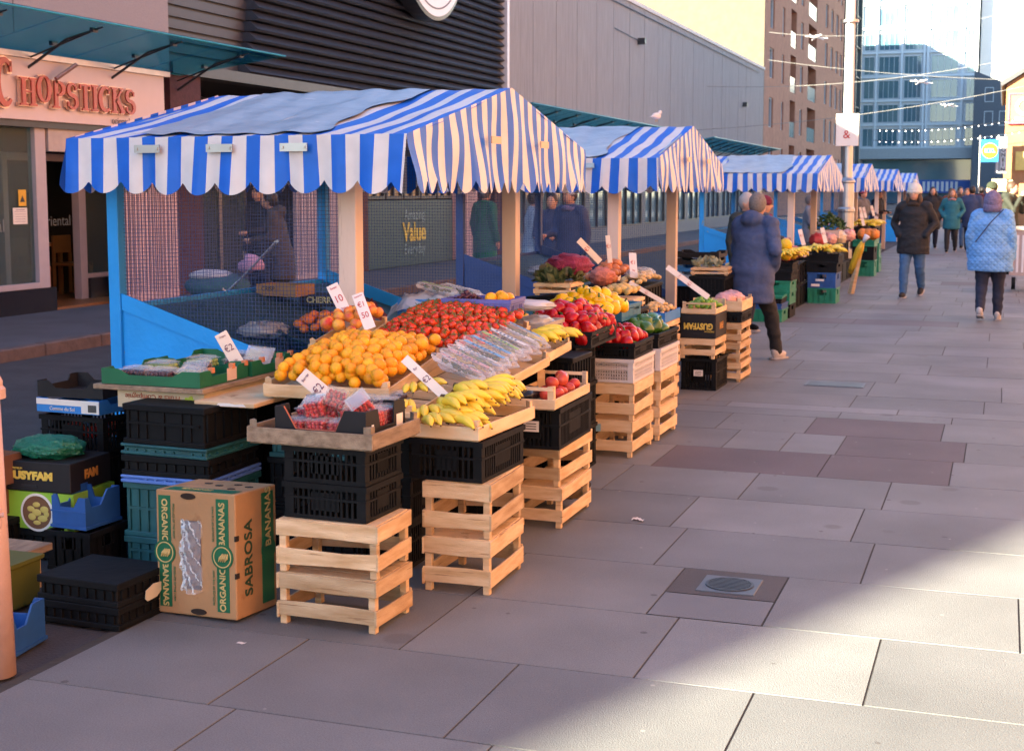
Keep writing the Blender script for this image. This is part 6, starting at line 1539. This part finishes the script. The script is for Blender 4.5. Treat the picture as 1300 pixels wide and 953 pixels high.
# right edge trolley
t = thing('trolley_box', 'pale crate shaped trolley with white slats standing at the right edge', 'trolley', (.34, 24, 0))
m = MB(); m.b2(-.22, .5, -.3, .3, .25, .98); m.build('box', mat('trolley_pink', (.42, .33, .31), .6), t)
m = MB(); [m.b2(-.2 + q * .08, -.165 + q * .08, -.315, -.302, .3, .9) for q in range(9)]; m.build('slats', whitep, t)
m = MB(); m.b2(-.24, .52, -.34, .34, .98, 1.03); m.build('top_rim', mat('cream_rim', (.6, .5, .4)), t)
for x in (-.15, .43):
    m = MB(); m.lathe([(.1, -.03), (.1, .03)], 14); m.build('wheel', blackp, t, (x, -.25, .12), rot=(0, R(90), 0))
m = MB(); m.tube([(.0, -.2, 1.04), (.05, -.2, 1.2), (.2, -.2, 1.25), (.35, -.2, 1.18)], .025, 8); m.build('handle', dsteel, t)
# ---- price cards
def card(b, tp, w, lines, label, name='price_card', ink=None, back=0.0):
    b, tp = Vector(b), Vector(tp); up = (tp - b); h = up.length; up.normalize()
    n0 = Vector((.45, -.89, .1)); right = up.cross(n0) * -1; right = n0.cross(up) * -1; right.normalize(); nrm = right.cross(up).normalized()
    if right.x < 0: right = -right; nrm = right.cross(up).normalized()
    M = Matrix((right, up, nrm)).transposed()
    t = thing(name, label, 'price card', b); t.rotation_euler = M.to_euler()
    m = MB(); m.b2(-w / 2, w / 2, 0, h, -.0035, 0); m.build('card', whitecard, t, bevel=.001)
    for (s, sz, v) in lines: text('written_price', s, sz, ink or redi, t, (0, h * v, .0015), (0, 0, R(random.uniform(-6, 6))), ext=.0004, sx=.8)
    return t
blk = mat('dark_violet_ink', (.12, .03, .10))
card((-2.95, 6.02, .93), (-3.10, 6.08, 1.145), .060, [('Sweet', .018, .92), ('10', .055, .68), ('for', .018, .48), ('€1', .052, .30)], 'tallest white price card reading 10 for 1 against the stall post')
t = thing('wooden_peg', 'pale wooden slat holding the tallest price card above the oranges', 'slat', (-2.955, 6.03, .83)); m = MB(); m.tube([(.03, .02, 0), (-.015, 0, .13)], .02, 4, sy=.2); m.build('slat', woodl, t)
card((-2.76, 5.80, .965), (-2.865, 5.88, 1.12), .055, [('Nectarine', .012, .92), ('€1', .04, .68), ('50', .045, .38)], 'white price card reading 1.50 in front of the nectarines')
card((-2.12, 5.20, .745), (-2.33, 5.22, .91), .040, [('for', .018, .75), ('€2', .036, .5)], 'narrow white price card slanting between the bananas and the salad packs', ink=blk)
card((-2.44, 4.76, .80), (-2.55, 4.73, .895), .060, [('Berries', .016, .85), ('€2', .045, .4)], 'small white price card behind the red berry punnets', ink=blk)
card((-3.28, 5.50, .80), (-3.36, 5.47, .955), .060, [('Grapes', .014, .9), ('€2', .045, .55), ('kilo', .014, .2)], 'white price card sticking up from the green grape trays', ink=blk)
card((-3.23, 6.62, .86), (-3.24, 6.62, 1.20), .040, [('Cherry', .012, .92), ('€2', .036, .6)], 'pink tinged tall card behind the stall wire left of the blue post')
card((-2.69, 9.45, 1.10), (-2.82, 9.35, 1.26), .045, [('€1', .045, .6)], 'slanting price card above the purple net bag')
card((-2.70, 9.75, 1.08), (-2.72, 9.75, 1.28), .035, [('€1', .04, .6)], 'upright narrow price card right of the purple net bag')
card((-2.70, 10.45, .93), (-2.74, 10.55, 1.12), .06, [('€1', .045, .6), ('bag', .02, .3)], 'upright card standing in the brown onions')
card((-2.19, 10.85, .76), (-2.52, 10.80, 1.0), .045, [('2 for', .02, .7), ('€1', .04, .45)], 'long slanting card across the pale potatoes')
card((-2.38, 10.12, .77), (-2.63, 10.04, .92), .035, [('€1', .03, .5)], 'narrow slanting card leaning on the blue onion carton')
for i, (x, y, z) in enumerate(((-2.82, 17.6, .85), (-2.62, 19.6, .85), (-2.4, 20.3, .86), (-2.5, 27.1, .95), (-2.7, 29.7, 1.05), (-2.8, 30.0, 1.05), (-2.6, 30.4, 1.08))):
    card((x, y, z), (x - .06, y, z + .22), .06, [('€1', .05, .6)], ['price card beside the lilac bag', 'price card between the far crate stacks', 'price card on the pale bananas', 'price card on the clementine bags', 'left price card on the farthest bananas', 'middle price card on the farthest bananas', 'right price card on the farthest bananas'][i])
# litter and a gull
t = thing('litter', 'small scrap of clear plastic lying on the paving beside the apple crates', 'litter', (-1.66, 6.42, .003)); m = MB(); m.smooth = True; m.grid(6, 4, lambda u, v: (.06 * u, .03 * v + .015 * math.sin(u * 5), .008 * abs(math.sin(u * 9 + v * 5)))); m.build('scrap', paper, t)
t = thing('litter', 'tiny white paper scrap on the paving in front of the banana carton', 'litter', (-2.52, 4.16, .003)); m = MB(); m.grid(3, 2, lambda u, v: (.035 * u, .018 * v, .004 * math.sin(u * 9))); m.build('scrap', paper, t)
t = thing('gull', 'white gull perched on the second stall roof', 'bird', (-3.05, 12.57, 2.235), rz=R(70)); t.scale = (.55,) * 3; m = MB(); m.smooth = True
m.ball((0, 0, .10), (.12, .05, .055), 14, 10); m.ball((.11, 0, .17), (.035, .03, .032), 10, 8); m.tube([(.06, 0, .12), (.10, 0, .16)], [.04, .028], 8); m.tube([(-.08, 0, .10), (-.19, 0, .08)], [.035, .008], 8, sy=.5); m.tube([(.135, 0, .168), (.18, 0, .16)], [.011, .003], 6)
m.build('body', mat('gull_white', (.62, .62, .64), .7), t)
m = MB(); m.tube([(0, .015, .06), (0, .015, 0)], .005, 5); m.tube([(0, -.015, .06), (0, -.015, 0)], .005, 5); m.build('leg', mat('gull_leg', (.5, .3, .1)), t)
# ------------------------------------------------------------------ people
skin = mat('skin', (.55, .30, .21), .5, .1, scale=20, sss=.05)
TMP = bpy.data.scenes.new('workbench')
def fuse(mb, name, mats, vox, smooth=4, pick=None):
    """union of closed shapes -> one continuous skin; pick(face centre) chooses the material"""
    me = mb.mesh(name, mats); o = bpy.data.objects.new(name, me); TMP.collection.objects.link(o)
    r = o.modifiers.new('r', 'REMESH'); r.mode = 'VOXEL'; r.voxel_size = vox; r.use_smooth_shade = True
    s = o.modifiers.new('s', 'SMOOTH'); s.factor = .5; s.iterations = smooth
    with bpy.context.temp_override(scene=TMP, view_layer=TMP.view_layers[0]):
        TMP.view_layers[0].update(); dg = bpy.context.evaluated_depsgraph_get()
        me2 = bpy.data.meshes.new_from_object(o.evaluated_get(dg))
    bpy.data.objects.remove(o)
    me2.materials.clear()
    for m_ in (mats if isinstance(mats, (list, tuple)) else [mats]): me2.materials.append(m_)
    for p in me2.polygons:
        p.use_smooth = True; p.material_index = pick(p.center) if pick else 0
    return me2
def limb(m, pts, rad, sy=1.0):
    m.tube(pts, rad, 12, sy=sy)
    for p, r in zip(pts, rad): m.ball(p, r * .98, 12, 8)
def person(label, loc, facing, H=1.68, coat=None, coat_len=.52, trousers=None, shoes=None, hair=None, hat=None, pose='stand', hairlen=0, scarf=None,
           step=.0, arms=('down', 'down'), lean=0.0, name='person', vox=.016, face=True, hood=False, bulk=1.0, group=None, hatstyle='beanie', skinm=None):
    """facing: degrees, 0 = looks towards -Y (to the camera)"""
    sk = skinm or skin
    t = thing(name, label, 'person', loc, rz=R(facing), group=group); t['category'] = 'person'
    s = H / 1.68
    def V(x, y, z): return (x * s, y * s + lean * max(0, z - .85) * s, z * s)
    st = step; far = loc[1] > 25 or loc[0] < -4; vox = .024 if far else vox
    hipL, hipR = V(-.09, 0, .86), V(.09, 0, .86)
    # legs: front is -y
    kL = V(-.10, -st * .55 - .02, .47); aL = V(-.10, -st * .9, .08)
    kR = V(.10, st * .25 - .03, .47); aR = V(.10, st * 1.0 + .03, .10 + st * .30)
    body = MB()
    limb(body, [hipL, kL, aL], [.085 * s, .058 * s, .038 * s]); limb(body, [hipR, kR, aR], [.085 * s, .058 * s, .038 * s])
    body.ball(V(0, 0, .92), (.16 * s, .11 * s, .13 * s)); body.ball(V(0, 0, 1.12), (.15 * s, .10 * s, .18 * s)); body.ball(V(0, 0, 1.28), (.18 * s, .11 * s, .14 * s))
    body.tube([V(0, 0, 1.30), V(0, -.01, 1.47)], [.065 * s, .052 * s], 12)
    hc = V(0, -.025, 1.565)
    body.ball(hc, (.073 * s, .092 * s, .112 * s), 20, 14); body.ball((hc[0], hc[1] - .02 * s, hc[2] - .05 * s), (.052 * s, .062 * s, .062 * s))
    if face:
        body.tube([(hc[0], hc[1] - .088 * s, hc[2] + .015 * s), (hc[0], hc[1] - .112 * s, hc[2] - .022 * s)], [.010 * s, .016 * s], 8)
        for q in (-1, 1): body.ball((hc[0] + q * .074 * s, hc[1], hc[2] - .01 * s), (.010 * s, .020 * s, .030 * s))
    # arms
    hands = []
    sleeves = MB()
    for q, a in zip((-1, 1), arms):
        sh = V(q * .185, 0, 1.37)
        if a == 'down': el, wr = V(q * .25, .03, 1.10), V(q * .255, -.04, .86)
        elif a == 'pocket': el, wr = V(q * .30, .07, 1.12), V(q * .20, -.10, .95)
        elif a == 'swing': el, wr = V(q * .24, .12, 1.12), V(q * .25, .13, .88)
        elif a == 'fwd': el, wr = V(q * .22, -.06, 1.10), V(q * .14, -.30, 1.08)
        elif a == 'face': el, wr = V(q * .22, -.14, 1.15), V(q * .06, -.20, 1.40)
        limb(body, [sh, el, wr], [.052 * s, .040 * s, .028 * s])
        limb(sleeves, [V(q * .15, 0, 1.385), sh, el, wr], [.075 * s * bulk, .077 * s * bulk, .062 * s * bulk, .050 * s * bulk])
        d = (Vector(wr) - Vector(el)).normalized()
        if a != 'pocket': hands.append((Vector(wr) + d * .01 * s, d, q))
    for w_, d, q in hands:
        side = Vector((1, 0, 0)); side = (side - d * side.dot(d)).normalized(); nrm = d.cross(side)
        body.tube([w_, w_ + d * .045 * s, w_ + d * .085 * s], [.024 * s, .036 * s, .034 * s], 10, sy=.5)
        for k in range(4):
            b = w_ + d * .08 * s + nrm * (k - 1.5) * .017 * s; L_ = (.055, .066, .062, .048)[k] * s
            body.tube([b, b + d * L_ * .55, b + d * L_ + side * -q * .018 * s], [.0095 * s, .009 * s, .007 * s], 6)
        b = w_ + d * .03 * s - nrm * .03 * s; body.tube([b, b + d * .035 * s - nrm * .02 * s, b + d * .06 * s - nrm * .018 * s], [.011 * s, .010 * s, .008 * s], 6)
    me = fuse(body, 'body', [sk], .018 if far else .011, 2)
    o = bpy.data.objects.new('body', me); COL.objects.link(o); o.parent = t
    # trousers
    tm = MB(); limb(tm, [(hipL[0], hipL[1], hipL[2]), kL, (aL[0], aL[1], aL[2] + .02)], [.105 * s * bulk, .078 * s, .062 * s]); limb(tm, [hipR, kR, (aR[0], aR[1], aR[2] + .02)], [.105 * s * bulk, .078 * s, .062 * s]); tm.ball(V(0, 0, .90), (.175 * s * bulk, .13 * s, .13 * s))
    me = fuse(tm, 'trousers', [trousers], vox, 3)
    from mathutils import noise
    for v_ in (me.vertices if not far else []): q = v_.co; v_.co = q + v_.normal * noise.noise(Vector((q.x * 9, q.y * 9 + H * 9, q.z * 22))) * .010
    o = bpy.data.objects.new('trousers', me); COL.objects.link(o); o.parent = t
    # shoes
    for a, k, up in ((aL, kL, 0), (aR, kR, st * 1.6)):
        m = MB(); m.smooth = True; M = Matrix.Rotation(up, 4, 'X')
        m.ball((0, -.055 * s, -.035 * s), (.045 * s, .125 * s, .045 * s), 14, 8, None, M); m.ball((0, .02 * s, .0), (.045 * s, .055 * s, .06 * s), 12, 8)
        m.cur = 1; m.box((0, -.05 * s, -.072 * s), (.085 * s, .25 * s, .018 * s))
        o = m.build('shoe', [shoes or blackp, mat('shoe_sole', (.35, .33, .33), .7)], t, a, rot=(up, 0, 0))
    # coat
    cm = MB(); hem = .86 + .30 - coat_len + .0
    zs = [1.41, 1.36, 1.28, 1.12, 1.0, .90]
    if hem < .88: zs.append(hem)
    else: zs = [z for z in zs if z > hem] + [hem]
    for z in zs: pass
    def ring(z):
        if z > 1.39: return (.10, .075)
        if z > 1.34: return (.175, .10)
        if z > 1.2: return (.205 * bulk, .135 * bulk)
        if z > 1.05: return (.19 * bulk, .135 * bulk)
        if z > .95: return (.20 * bulk, .145 * bulk)
        return (.225 * bulk, .165 * bulk)
    o_ = len(cm.v); seg = 20
    for z in zs:
        a, b = ring(z); c = V(0, 0, z)
        for k in range(seg):
            an = 2 * math.pi * k / seg; cm.v.append((c[0] + a * s * math.cos(an) * (1 + .015 * math.sin(5 * an + z * 9)), c[1] + b * s * math.sin(an), c[2]))
    for i in range(len(zs) - 1):
        for k in range(seg): cm.face([o_ + i * seg + k, o_ + i * seg + (k + 1) % seg, o_ + (i + 1) * seg + (k + 1) % seg, o_ + (i + 1) * seg + k])
    cm.face([o_ + k for k in range(seg)][::-1]); cm.face([o_ + (len(zs) - 1) * seg + k for k in range(seg)])
    o2 = len(cm.v); cm.v += sleeves.v
    for f in sleeves.f: cm.face([o2 + i for i in f])
    cm.tube([V(0, 0, 1.36), V(0, -.005, 1.47)], [.10 * s, .078 * s], 14)
    if hood: cm.ball(V(0, .085, 1.43), (.12 * s, .085 * s, .085 * s)); cm.ball(V(0, .04, 1.44), (.105 * s, .10 * s, .06 * s))
    me = fuse(cm, 'coat', [coat], vox, 3)
    from mathutils import noise
    for v_ in (me.vertices if not far else []):   # soft folds
        q = v_.co; f = noise.noise(Vector((q.x * 5 + H * 31, q.y * 5, q.z * 13))) * .013 + noise.noise(Vector((q.x * 16, q.y * 16 + H * 17, q.z * 30))) * .005
        v_.co = q + v_.normal * f
    o = bpy.data.objects.new('coat', me); COL.objects.link(o); o.parent = t
    # hair, hat, face
    if hair:
        m = MB(); m.smooth = True
        m.ball((hc[0], hc[1] + .018 * s, hc[2] + .018 * s), (.084 * s, .098 * s, .112 * s), 20, 14, lambda d: 1 + .02 * math.sin(d[0] * 20))
        if hairlen:
            for q in (-1, 1): m.tube([(hc[0] + q * .06 * s, hc[1] + .0, hc[2] + .03 * s), (hc[0] + q * .085 * s, hc[1] + .0, hc[2] - .08 * s), (hc[0] + q * .10 * s, hc[1] - .02 * s, hc[2] - hairlen * s)], [.03 * s, .042 * s, .02 * s], 8)
            m.tube([(hc[0], hc[1] + .05 * s, hc[2]), (hc[0], hc[1] + .09 * s, hc[2] - hairlen * s)], [.08 * s, .06 * s], 12)
        m.build('hair', hair, t)
        if face:   # bring the face forward of the hair
            m = MB(); m.smooth = True; m.ball((hc[0], hc[1] - .028 * s, hc[2] - .012 * s), (.064 * s, .074 * s, .095 * s), 18, 12); m.build('face', sk, t)
    if hat:
        m = MB(); m.smooth = True
        if hatstyle == 'beanie':
            m.ball((hc[0], hc[1] + .012 * s, hc[2] + .055 * s), (.096 * s, .110 * s, .098 * s), 20, 14, lambda d: 1 + .012 * math.sin(math.atan2(d[1], d[0]) * 22)); m.tube([(hc[0], hc[1] + .012 * s, hc[2] + .015 * s), (hc[0], hc[1] + .012 * s, hc[2] + .055 * s)], [.102 * s, .104 * s], 20)
        elif hatstyle == 'bobble':
            m.ball((hc[0], hc[1] + .012 * s, hc[2] + .060 * s), (.108 * s, .118 * s, .110 * s), 22, 14, lambda d: 1 + .02 * math.sin(math.atan2(d[1], d[0]) * 14)); m.tube([(hc[0], hc[1] + .01 * s, hc[2] + .005 * s), (hc[0], hc[1] + .01 * s, hc[2] + .055 * s)], [.112 * s, .116 * s], 22); m.ball((hc[0], hc[1] + .02 * s, hc[2] + .185 * s), .035 * s, 12, 8, lambda d: 1 + .08 * math.sin(d[0] * 20) * math.sin(d[1] * 17))
        elif hatstyle == 'cap':
            m.ball((hc[0], hc[1] + .01 * s, hc[2] + .045 * s), (.088 * s, .100 * s, .085 * s), 18, 10); m.ball((hc[0], hc[1] - .10 * s, hc[2] + .055 * s), (.065 * s, .06 * s, .010 * s), 12, 6)
        elif hatstyle == 'hood':
            m.ball((hc[0], hc[1] + .03 * s, hc[2] + .01 * s), (.115 * s, .125 * s, .142 * s), 22, 14, lambda d: 1 + .02 * math.sin(d[2] * 14)); m.tube([(hc[0], hc[1] + .03 * s, hc[2] - .13 * s), (hc[0], hc[1] + .03 * s, hc[2] - .02 * s)], [.12 * s, .115 * s], 18)
        m.build('hat' if hatstyle != 'hood' else 'hood', hat, t)
    if face:
        m = MB(); m.smooth = True
        for q in (-1, 1): m.ball((hc[0] + q * .028 * s, hc[1] - .092 * s, hc[2] + .008 * s), (.011 * s, .009 * s, .006 * s), 8, 6)
        m.build('eyes', mat('eye_dark', (.03, .02, .02), .3), t)
        m = MB(); m.smooth = True; m.ball((hc[0], hc[1] - .092 * s, hc[2] - .052 * s), (.022 * s, .010 * s, .006 * s), 10, 6); m.build('mouth', mat('lips', (.40, .12, .11), .5), t)
        m = MB(); m.smooth = True
        for q in (-1, 1): m.ball((hc[0] + q * .03 * s, hc[1] - .094 * s, hc[2] + .026 * s), (.016 * s, .006 * s, .003 * s), 8, 4)
        m.build('eyebrows', mat('brow', (.10, .06, .04)), t)
    if scarf:
        m = MB(); m.smooth = True; c = V(0, -.01, 1.405)
        pts = [(c[0] + .085 * s * math.cos(a), c[1] + .085 * s * math.sin(a), c[2] + .01 * math.sin(3 * a)) for a in [2 * math.pi * k / 16 for k in range(17)]]; m.tube(pts, .033 * s, 8); m.build('scarf', scarf, t)
    return t
def cloth(name, c, c2=None, rough=.8, bump=.5, bscale=18): return mat(name, c, rough, .3, scale=8, col2=c2, bump=bump, bscale=bscale)
def quilt(name, c, k=34):
    m = cloth(name, c); nt = m.node_tree
    b = nt.nodes['Principled BSDF']; tc = nd(nt, 'ShaderNodeTexCoord'); sp = nd(nt, 'ShaderNodeSeparateXYZ'); nt.links.new(tc.outputs['Object'], sp.inputs[0])
    outs = []
    for sg in (1, -1):
        mu = nd(nt, 'ShaderNodeMath', operation='MULTIPLY_ADD'); mu.inputs[1].default_value = sg; nt.links.new(sp.outputs['X'], mu.inputs[0]); nt.links.new(sp.outputs['Z'], mu.inputs[2])
        m2 = nd(nt, 'ShaderNodeMath', operation='MULTIPLY'); m2.inputs[1].default_value = k; nt.links.new(mu.outputs[0], m2.inputs[0])
        si = nd(nt, 'ShaderNodeMath', operation='SINE'); nt.links.new(m2.outputs[0], si.inputs[0]); ab = nd(nt, 'ShaderNodeMath', operation='ABSOLUTE'); nt.links.new(si.outputs[0], ab.inputs[0]); outs.append(ab)
    mn = nd(nt, 'ShaderNodeMath', operation='MINIMUM'); nt.links.new(outs[0].outputs[0], mn.inputs[0]); nt.links.new(outs[1].outputs[0], mn.inputs[1])
    bp = nd(nt, 'ShaderNodeBump'); bp.inputs['Strength'].default_value = .45; bp.inputs['Distance'].default_value = .02; nt.links.new(mn.outputs[0], bp.inputs['Height']); nt.links.new(bp.outputs[0], b.inputs['Normal'])
    return m
navy = cloth('navy_coat', (.035, .055, .13)); blackcl = cloth('black_cloth', (.014, .014, .018)); jean = cloth('blue_jeans', (.05, .13, .26), (.03, .08, .18), .8, .2, 120)
darkjean = cloth('dark_jeans', (.012, .018, .045)); teal = cloth('teal_coat', (.015, .15, .20)); bluej = quilt('quilted_blue', (.17, .40, .78), 46)
grey = cloth('grey_green_coat', (.022, .026, .018)); greenc = cloth('green_coat', (.01, .16, .11)); brown = cloth('brown_coat', (.06, .045, .04)); greyhair = mat('grey_hair', (.20, .18, .17), .8, .4, scale=60)
brownhair = mat('brown_hair', (.07, .035, .02), .6, .4, scale=60); darkhair = mat('dark_hair', (.018, .012, .01), .5, .3); redhair = mat('light_brown_hair', (.25, .12, .05), .6, .4, scale=50)
whitehat = mat('cream_wool', (.70, .66, .60), .9, .1, bump=.8, bscale=60); maroonhat = mat('maroon_wool', (.20, .015, .05), .9, .3, bump=.8, bscale=60); greenhat = mat('green_wool', (.03, .04, .02), .9, .3, bump=.8)
lilac = mat('lilac_wool', (.20, .17, .30), .9, .4, scale=40, bump=.8, bscale=50); whitish = mat('white_shoe', (.45, .42, .42), .6)
# the man in the blue coat, seen from behind and bending to the fruit
person('grey haired person in a long navy blue hooded coat walking away past the limes', (-2.22, 12.95, 0), 158, 1.58, cloth('blue_anorak', (.055, .085, .19)), .56, blackcl, whitish, hair=greyhair, arms=('pocket', 'fwd'), step=.40, lean=-.14, hood=True, bulk=1.12, face=False, vox=.013)
person('bald grey haired man standing beyond the person in the navy coat', (-2.74, 15.6, 0), 60, 1.58, cloth('dark_green_coat', (.02, .03, .03)), .5, darkjean, hair=mat('white_hair', (.42, .38, .36), .8), arms=('down', 'fwd'))
person('person in a maroon knitted hat and dark coat behind the first green crates', (-2.98, 18.3, 0), 110, 1.52, cloth('slate_coat', (.04, .06, .09)), .5, darkjean, hat=maroonhat, scarf=maroonhat, arms=('down', 'fwd'))
person('woman in a cream bobble hat, black coat with fur collar and blue jeans walking forward', (-1.27, 21.7, 0), -8, 1.68, cloth('black_coat', (.012, .012, .016)), .50, jean, blackcl, hair=brownhair, hairlen=.20, hat=whitehat, hatstyle='bobble', arms=('pocket', 'pocket'), step=.16, bulk=1.08, scarf=mat('fur_collar', (.05, .032, .022), .95, .5, scale=60, bump=1.0, bscale=60), vox=.013)
wb = person('woman walking away in a pale blue quilted jacket and lilac hood with a bag strap', (-.13, 18.1, 0), 176, 1.58, bluej, .50, darkjean, whitish, hat=lilac, hatstyle='hood', arms=('down', 'down'), step=.14, bulk=1.28, face=False, vox=.013)
m = MB(); m.tube([(-.14, .15, 1.38), (.0, .205, 1.22), (.17, .20, .98)], .008, 5); m.build('bag_strap', navy, wb)
person('woman in a teal padded coat with sunglasses and black trousers walking forward', (-1.28, 38.2, 0), 0, 1.66, teal, .55, blackcl, hair=redhair, hairlen=.14, arms=('pocket', 'pocket'), step=.12, scarf=mat('pink_scarf', (.4, .2, .2)))
person('person in a long black coat left of the woman in the teal coat', (-1.86, 40, 0), 5, 1.72, blackcl, .62, darkjean, hair=darkhair, hairlen=.12, arms=('down', 'down'), step=.12)
person('fair haired person in a dark jacket and jeans right of the teal coat', (-.98, 41, 0), -4, 1.68, cloth('charcoal', (.03, .03, .04)), .46, jean, hair=redhair, hairlen=.16, arms=('down', 'pocket'), step=.14)
person('dark haired person in the crowd between the teal coat and the fair haired one', (-1.28, 45, 0), 10, 1.74, brown, .5, darkjean, hair=darkhair, arms=('down', 'down'))
person('tall dark figure in a navy coat just left of the green beanie', (-.80, 39, 0), 175, 1.74, navy, .55, darkjean, hair=darkhair, arms=('down', 'down'), face=False)
person('man in a green beanie and grey jacket turned to the side behind the quilted jacket', (-.22, 29.5, 0), -60, 1.76, cloth('grey_jacket', (.03, .034, .042)), .5, darkjean, hat=greenhat, hair=darkhair, arms=('down', 'fwd'), hood=True)
person('person in an olive hooded coat raising a hand to the face at the right edge', (.12, 28.2, 0), 70, 1.78, grey, .55, darkjean, hair=brownhair, arms=('face', 'face'), hood=True)
person('person in a rust coloured coat deep in the crowd right of the bobble hat', (-1.62, 47, 0), 0, 1.70, cloth('rust_coat', (.18, .05, .03)), .5, darkjean, hair=darkhair)
person('person in a black jacket deep in the crowd above the teal coat', (-1.05, 52, 0), 0, 1.78, blackcl, .5, darkjean, hair=brownhair)
person('person in a dark red jacket far off beside the navy figure', (-.72, 50, 0), 180, 1.74, cloth('dark_red_coat', (.12, .02, .03)), .5, darkjean, hair=darkhair, face=False)
person('person in a slate blue coat among the farthest walkers below the blue shop sign', (-1.75, 60, 0), 0, 1.72, cloth('slate_blue_coat', (.05, .08, .14)), .5, darkjean, hair=darkhair)
person('grey coated person in a pink hat beyond the leafy mound by the lamp post', (-3.15, 33.5, 0), 60, 1.66, cloth('mid_grey_coat', (.12, .12, .13)), .5, darkjean, hat=mat('dusty_pink_hat', (.35, .08, .12), .9), hair=darkhair, arms=('down', 'fwd'))
person('dark haired person bending over the farthest bananas', (-3.25, 38.5, 0), 60, 1.62, blackcl, .5, darkjean, hair=darkhair, hairlen=.12, arms=('fwd', 'fwd'), lean=-.1)
person('pale jacketed stallholder behind the wire of the third stall', (-3.55, 27.2, 0), 90, 1.52, cloth('pale_jacket', (.25, .27, .32)), .5, darkjean, hair=greyhair, arms=('fwd', 'fwd'))
# behind the stalls
person('man in a dark cap and black coat by the shopping centre doors', (-8.95, 15.6, 0), -20, 1.70, blackcl, .6, darkjean, hat=blackcl, hatstyle='cap', hair=darkhair, arms=('down', 'fwd'))
person('person in a brown coat bending forward to push the pink pushchair', (-8.15, 14.7, 0), -70, 1.60, brown, .6, darkjean, hair=darkhair, arms=('fwd', 'fwd'), lean=-.18, hood=True)
person('person in a bright green coat seen behind the first stall', (-7.55, 20.0, 0), 150, 1.68, greenc, .6, darkjean, hair=greyhair, hat=greyhair, arms=('down', 'down'), face=False)
person('person in a pale blue waistcoat seen between the stall posts', (-6.15, 18.2, 0), 120, 1.60, cloth('pale_blue_coat', (.35, .45, .58)), .5, darkjean, hair=darkhair, face=False)
person('dark coated person behind the wire at the back of the second stall', (-5.55, 17.2, 0), 0, 1.58, navy, .5, darkjean, hair=darkhair, arms=('fwd', 'fwd'))
person('person in a pale cap and navy coat behind the second stall', (-5.05, 16.4, 0), -25, 1.66, navy, .5, darkjean, hair=darkhair, hat=mat('pale_cap', (.4, .42, .5)), hatstyle='cap', scarf=lilac, arms=('fwd', 'down'))
# pushchair
t = thing('pushchair', 'pink hooded pushchair with a pale blanket standing behind the nearest stall', 'pushchair', (-8.35, 13.9, 0), rz=R(-65))
m = MB(); m.smooth = True; m.ball((0, .16, .74), (.17, .20, .15), 18, 12, lambda d: 1 if d[1] > -.1 and d[2] > -.3 else .55); m.build('hood', mat('pink_fabric', (.55, .30, .45), .8), t)
m = MB(); m.smooth = True; m.ball((0, -.18, .52), (.22, .38, .16), 16, 10); m.build('seat', mat('dark_teal_blanket', (.04, .12, .16), .9), t)
m = MB(); m.smooth = True; m.ball((0, -.25, .64), (.19, .26, .07), 14, 8); m.build('blanket', mat('pale_blanket', (.5, .5, .56), .9), t)
m = MB()
for q in (-.22, .22): m.tube([(q, .5, 1.02), (q, .1, .6), (q, -.45, .12)], .014, 6); m.tube([(q, .3, .1), (q, -.1, .5)], .014, 6)
m.tube([(-.22, .5, 1.02), (.22, .5, 1.02)], .018, 6); m.build('frame', steel, t)
for (x, y) in ((-.24, .32), (.24, .32), (-.24, -.45), (.24, -.45)):
    m = MB(); m.lathe([(.10, -.02), (.11, 0), (.10, .02)], 16); m.build('wheel', blackp, t, (x, y, .11), rot=(0, R(90), 0))

bpy.data.scenes.remove(TMP)
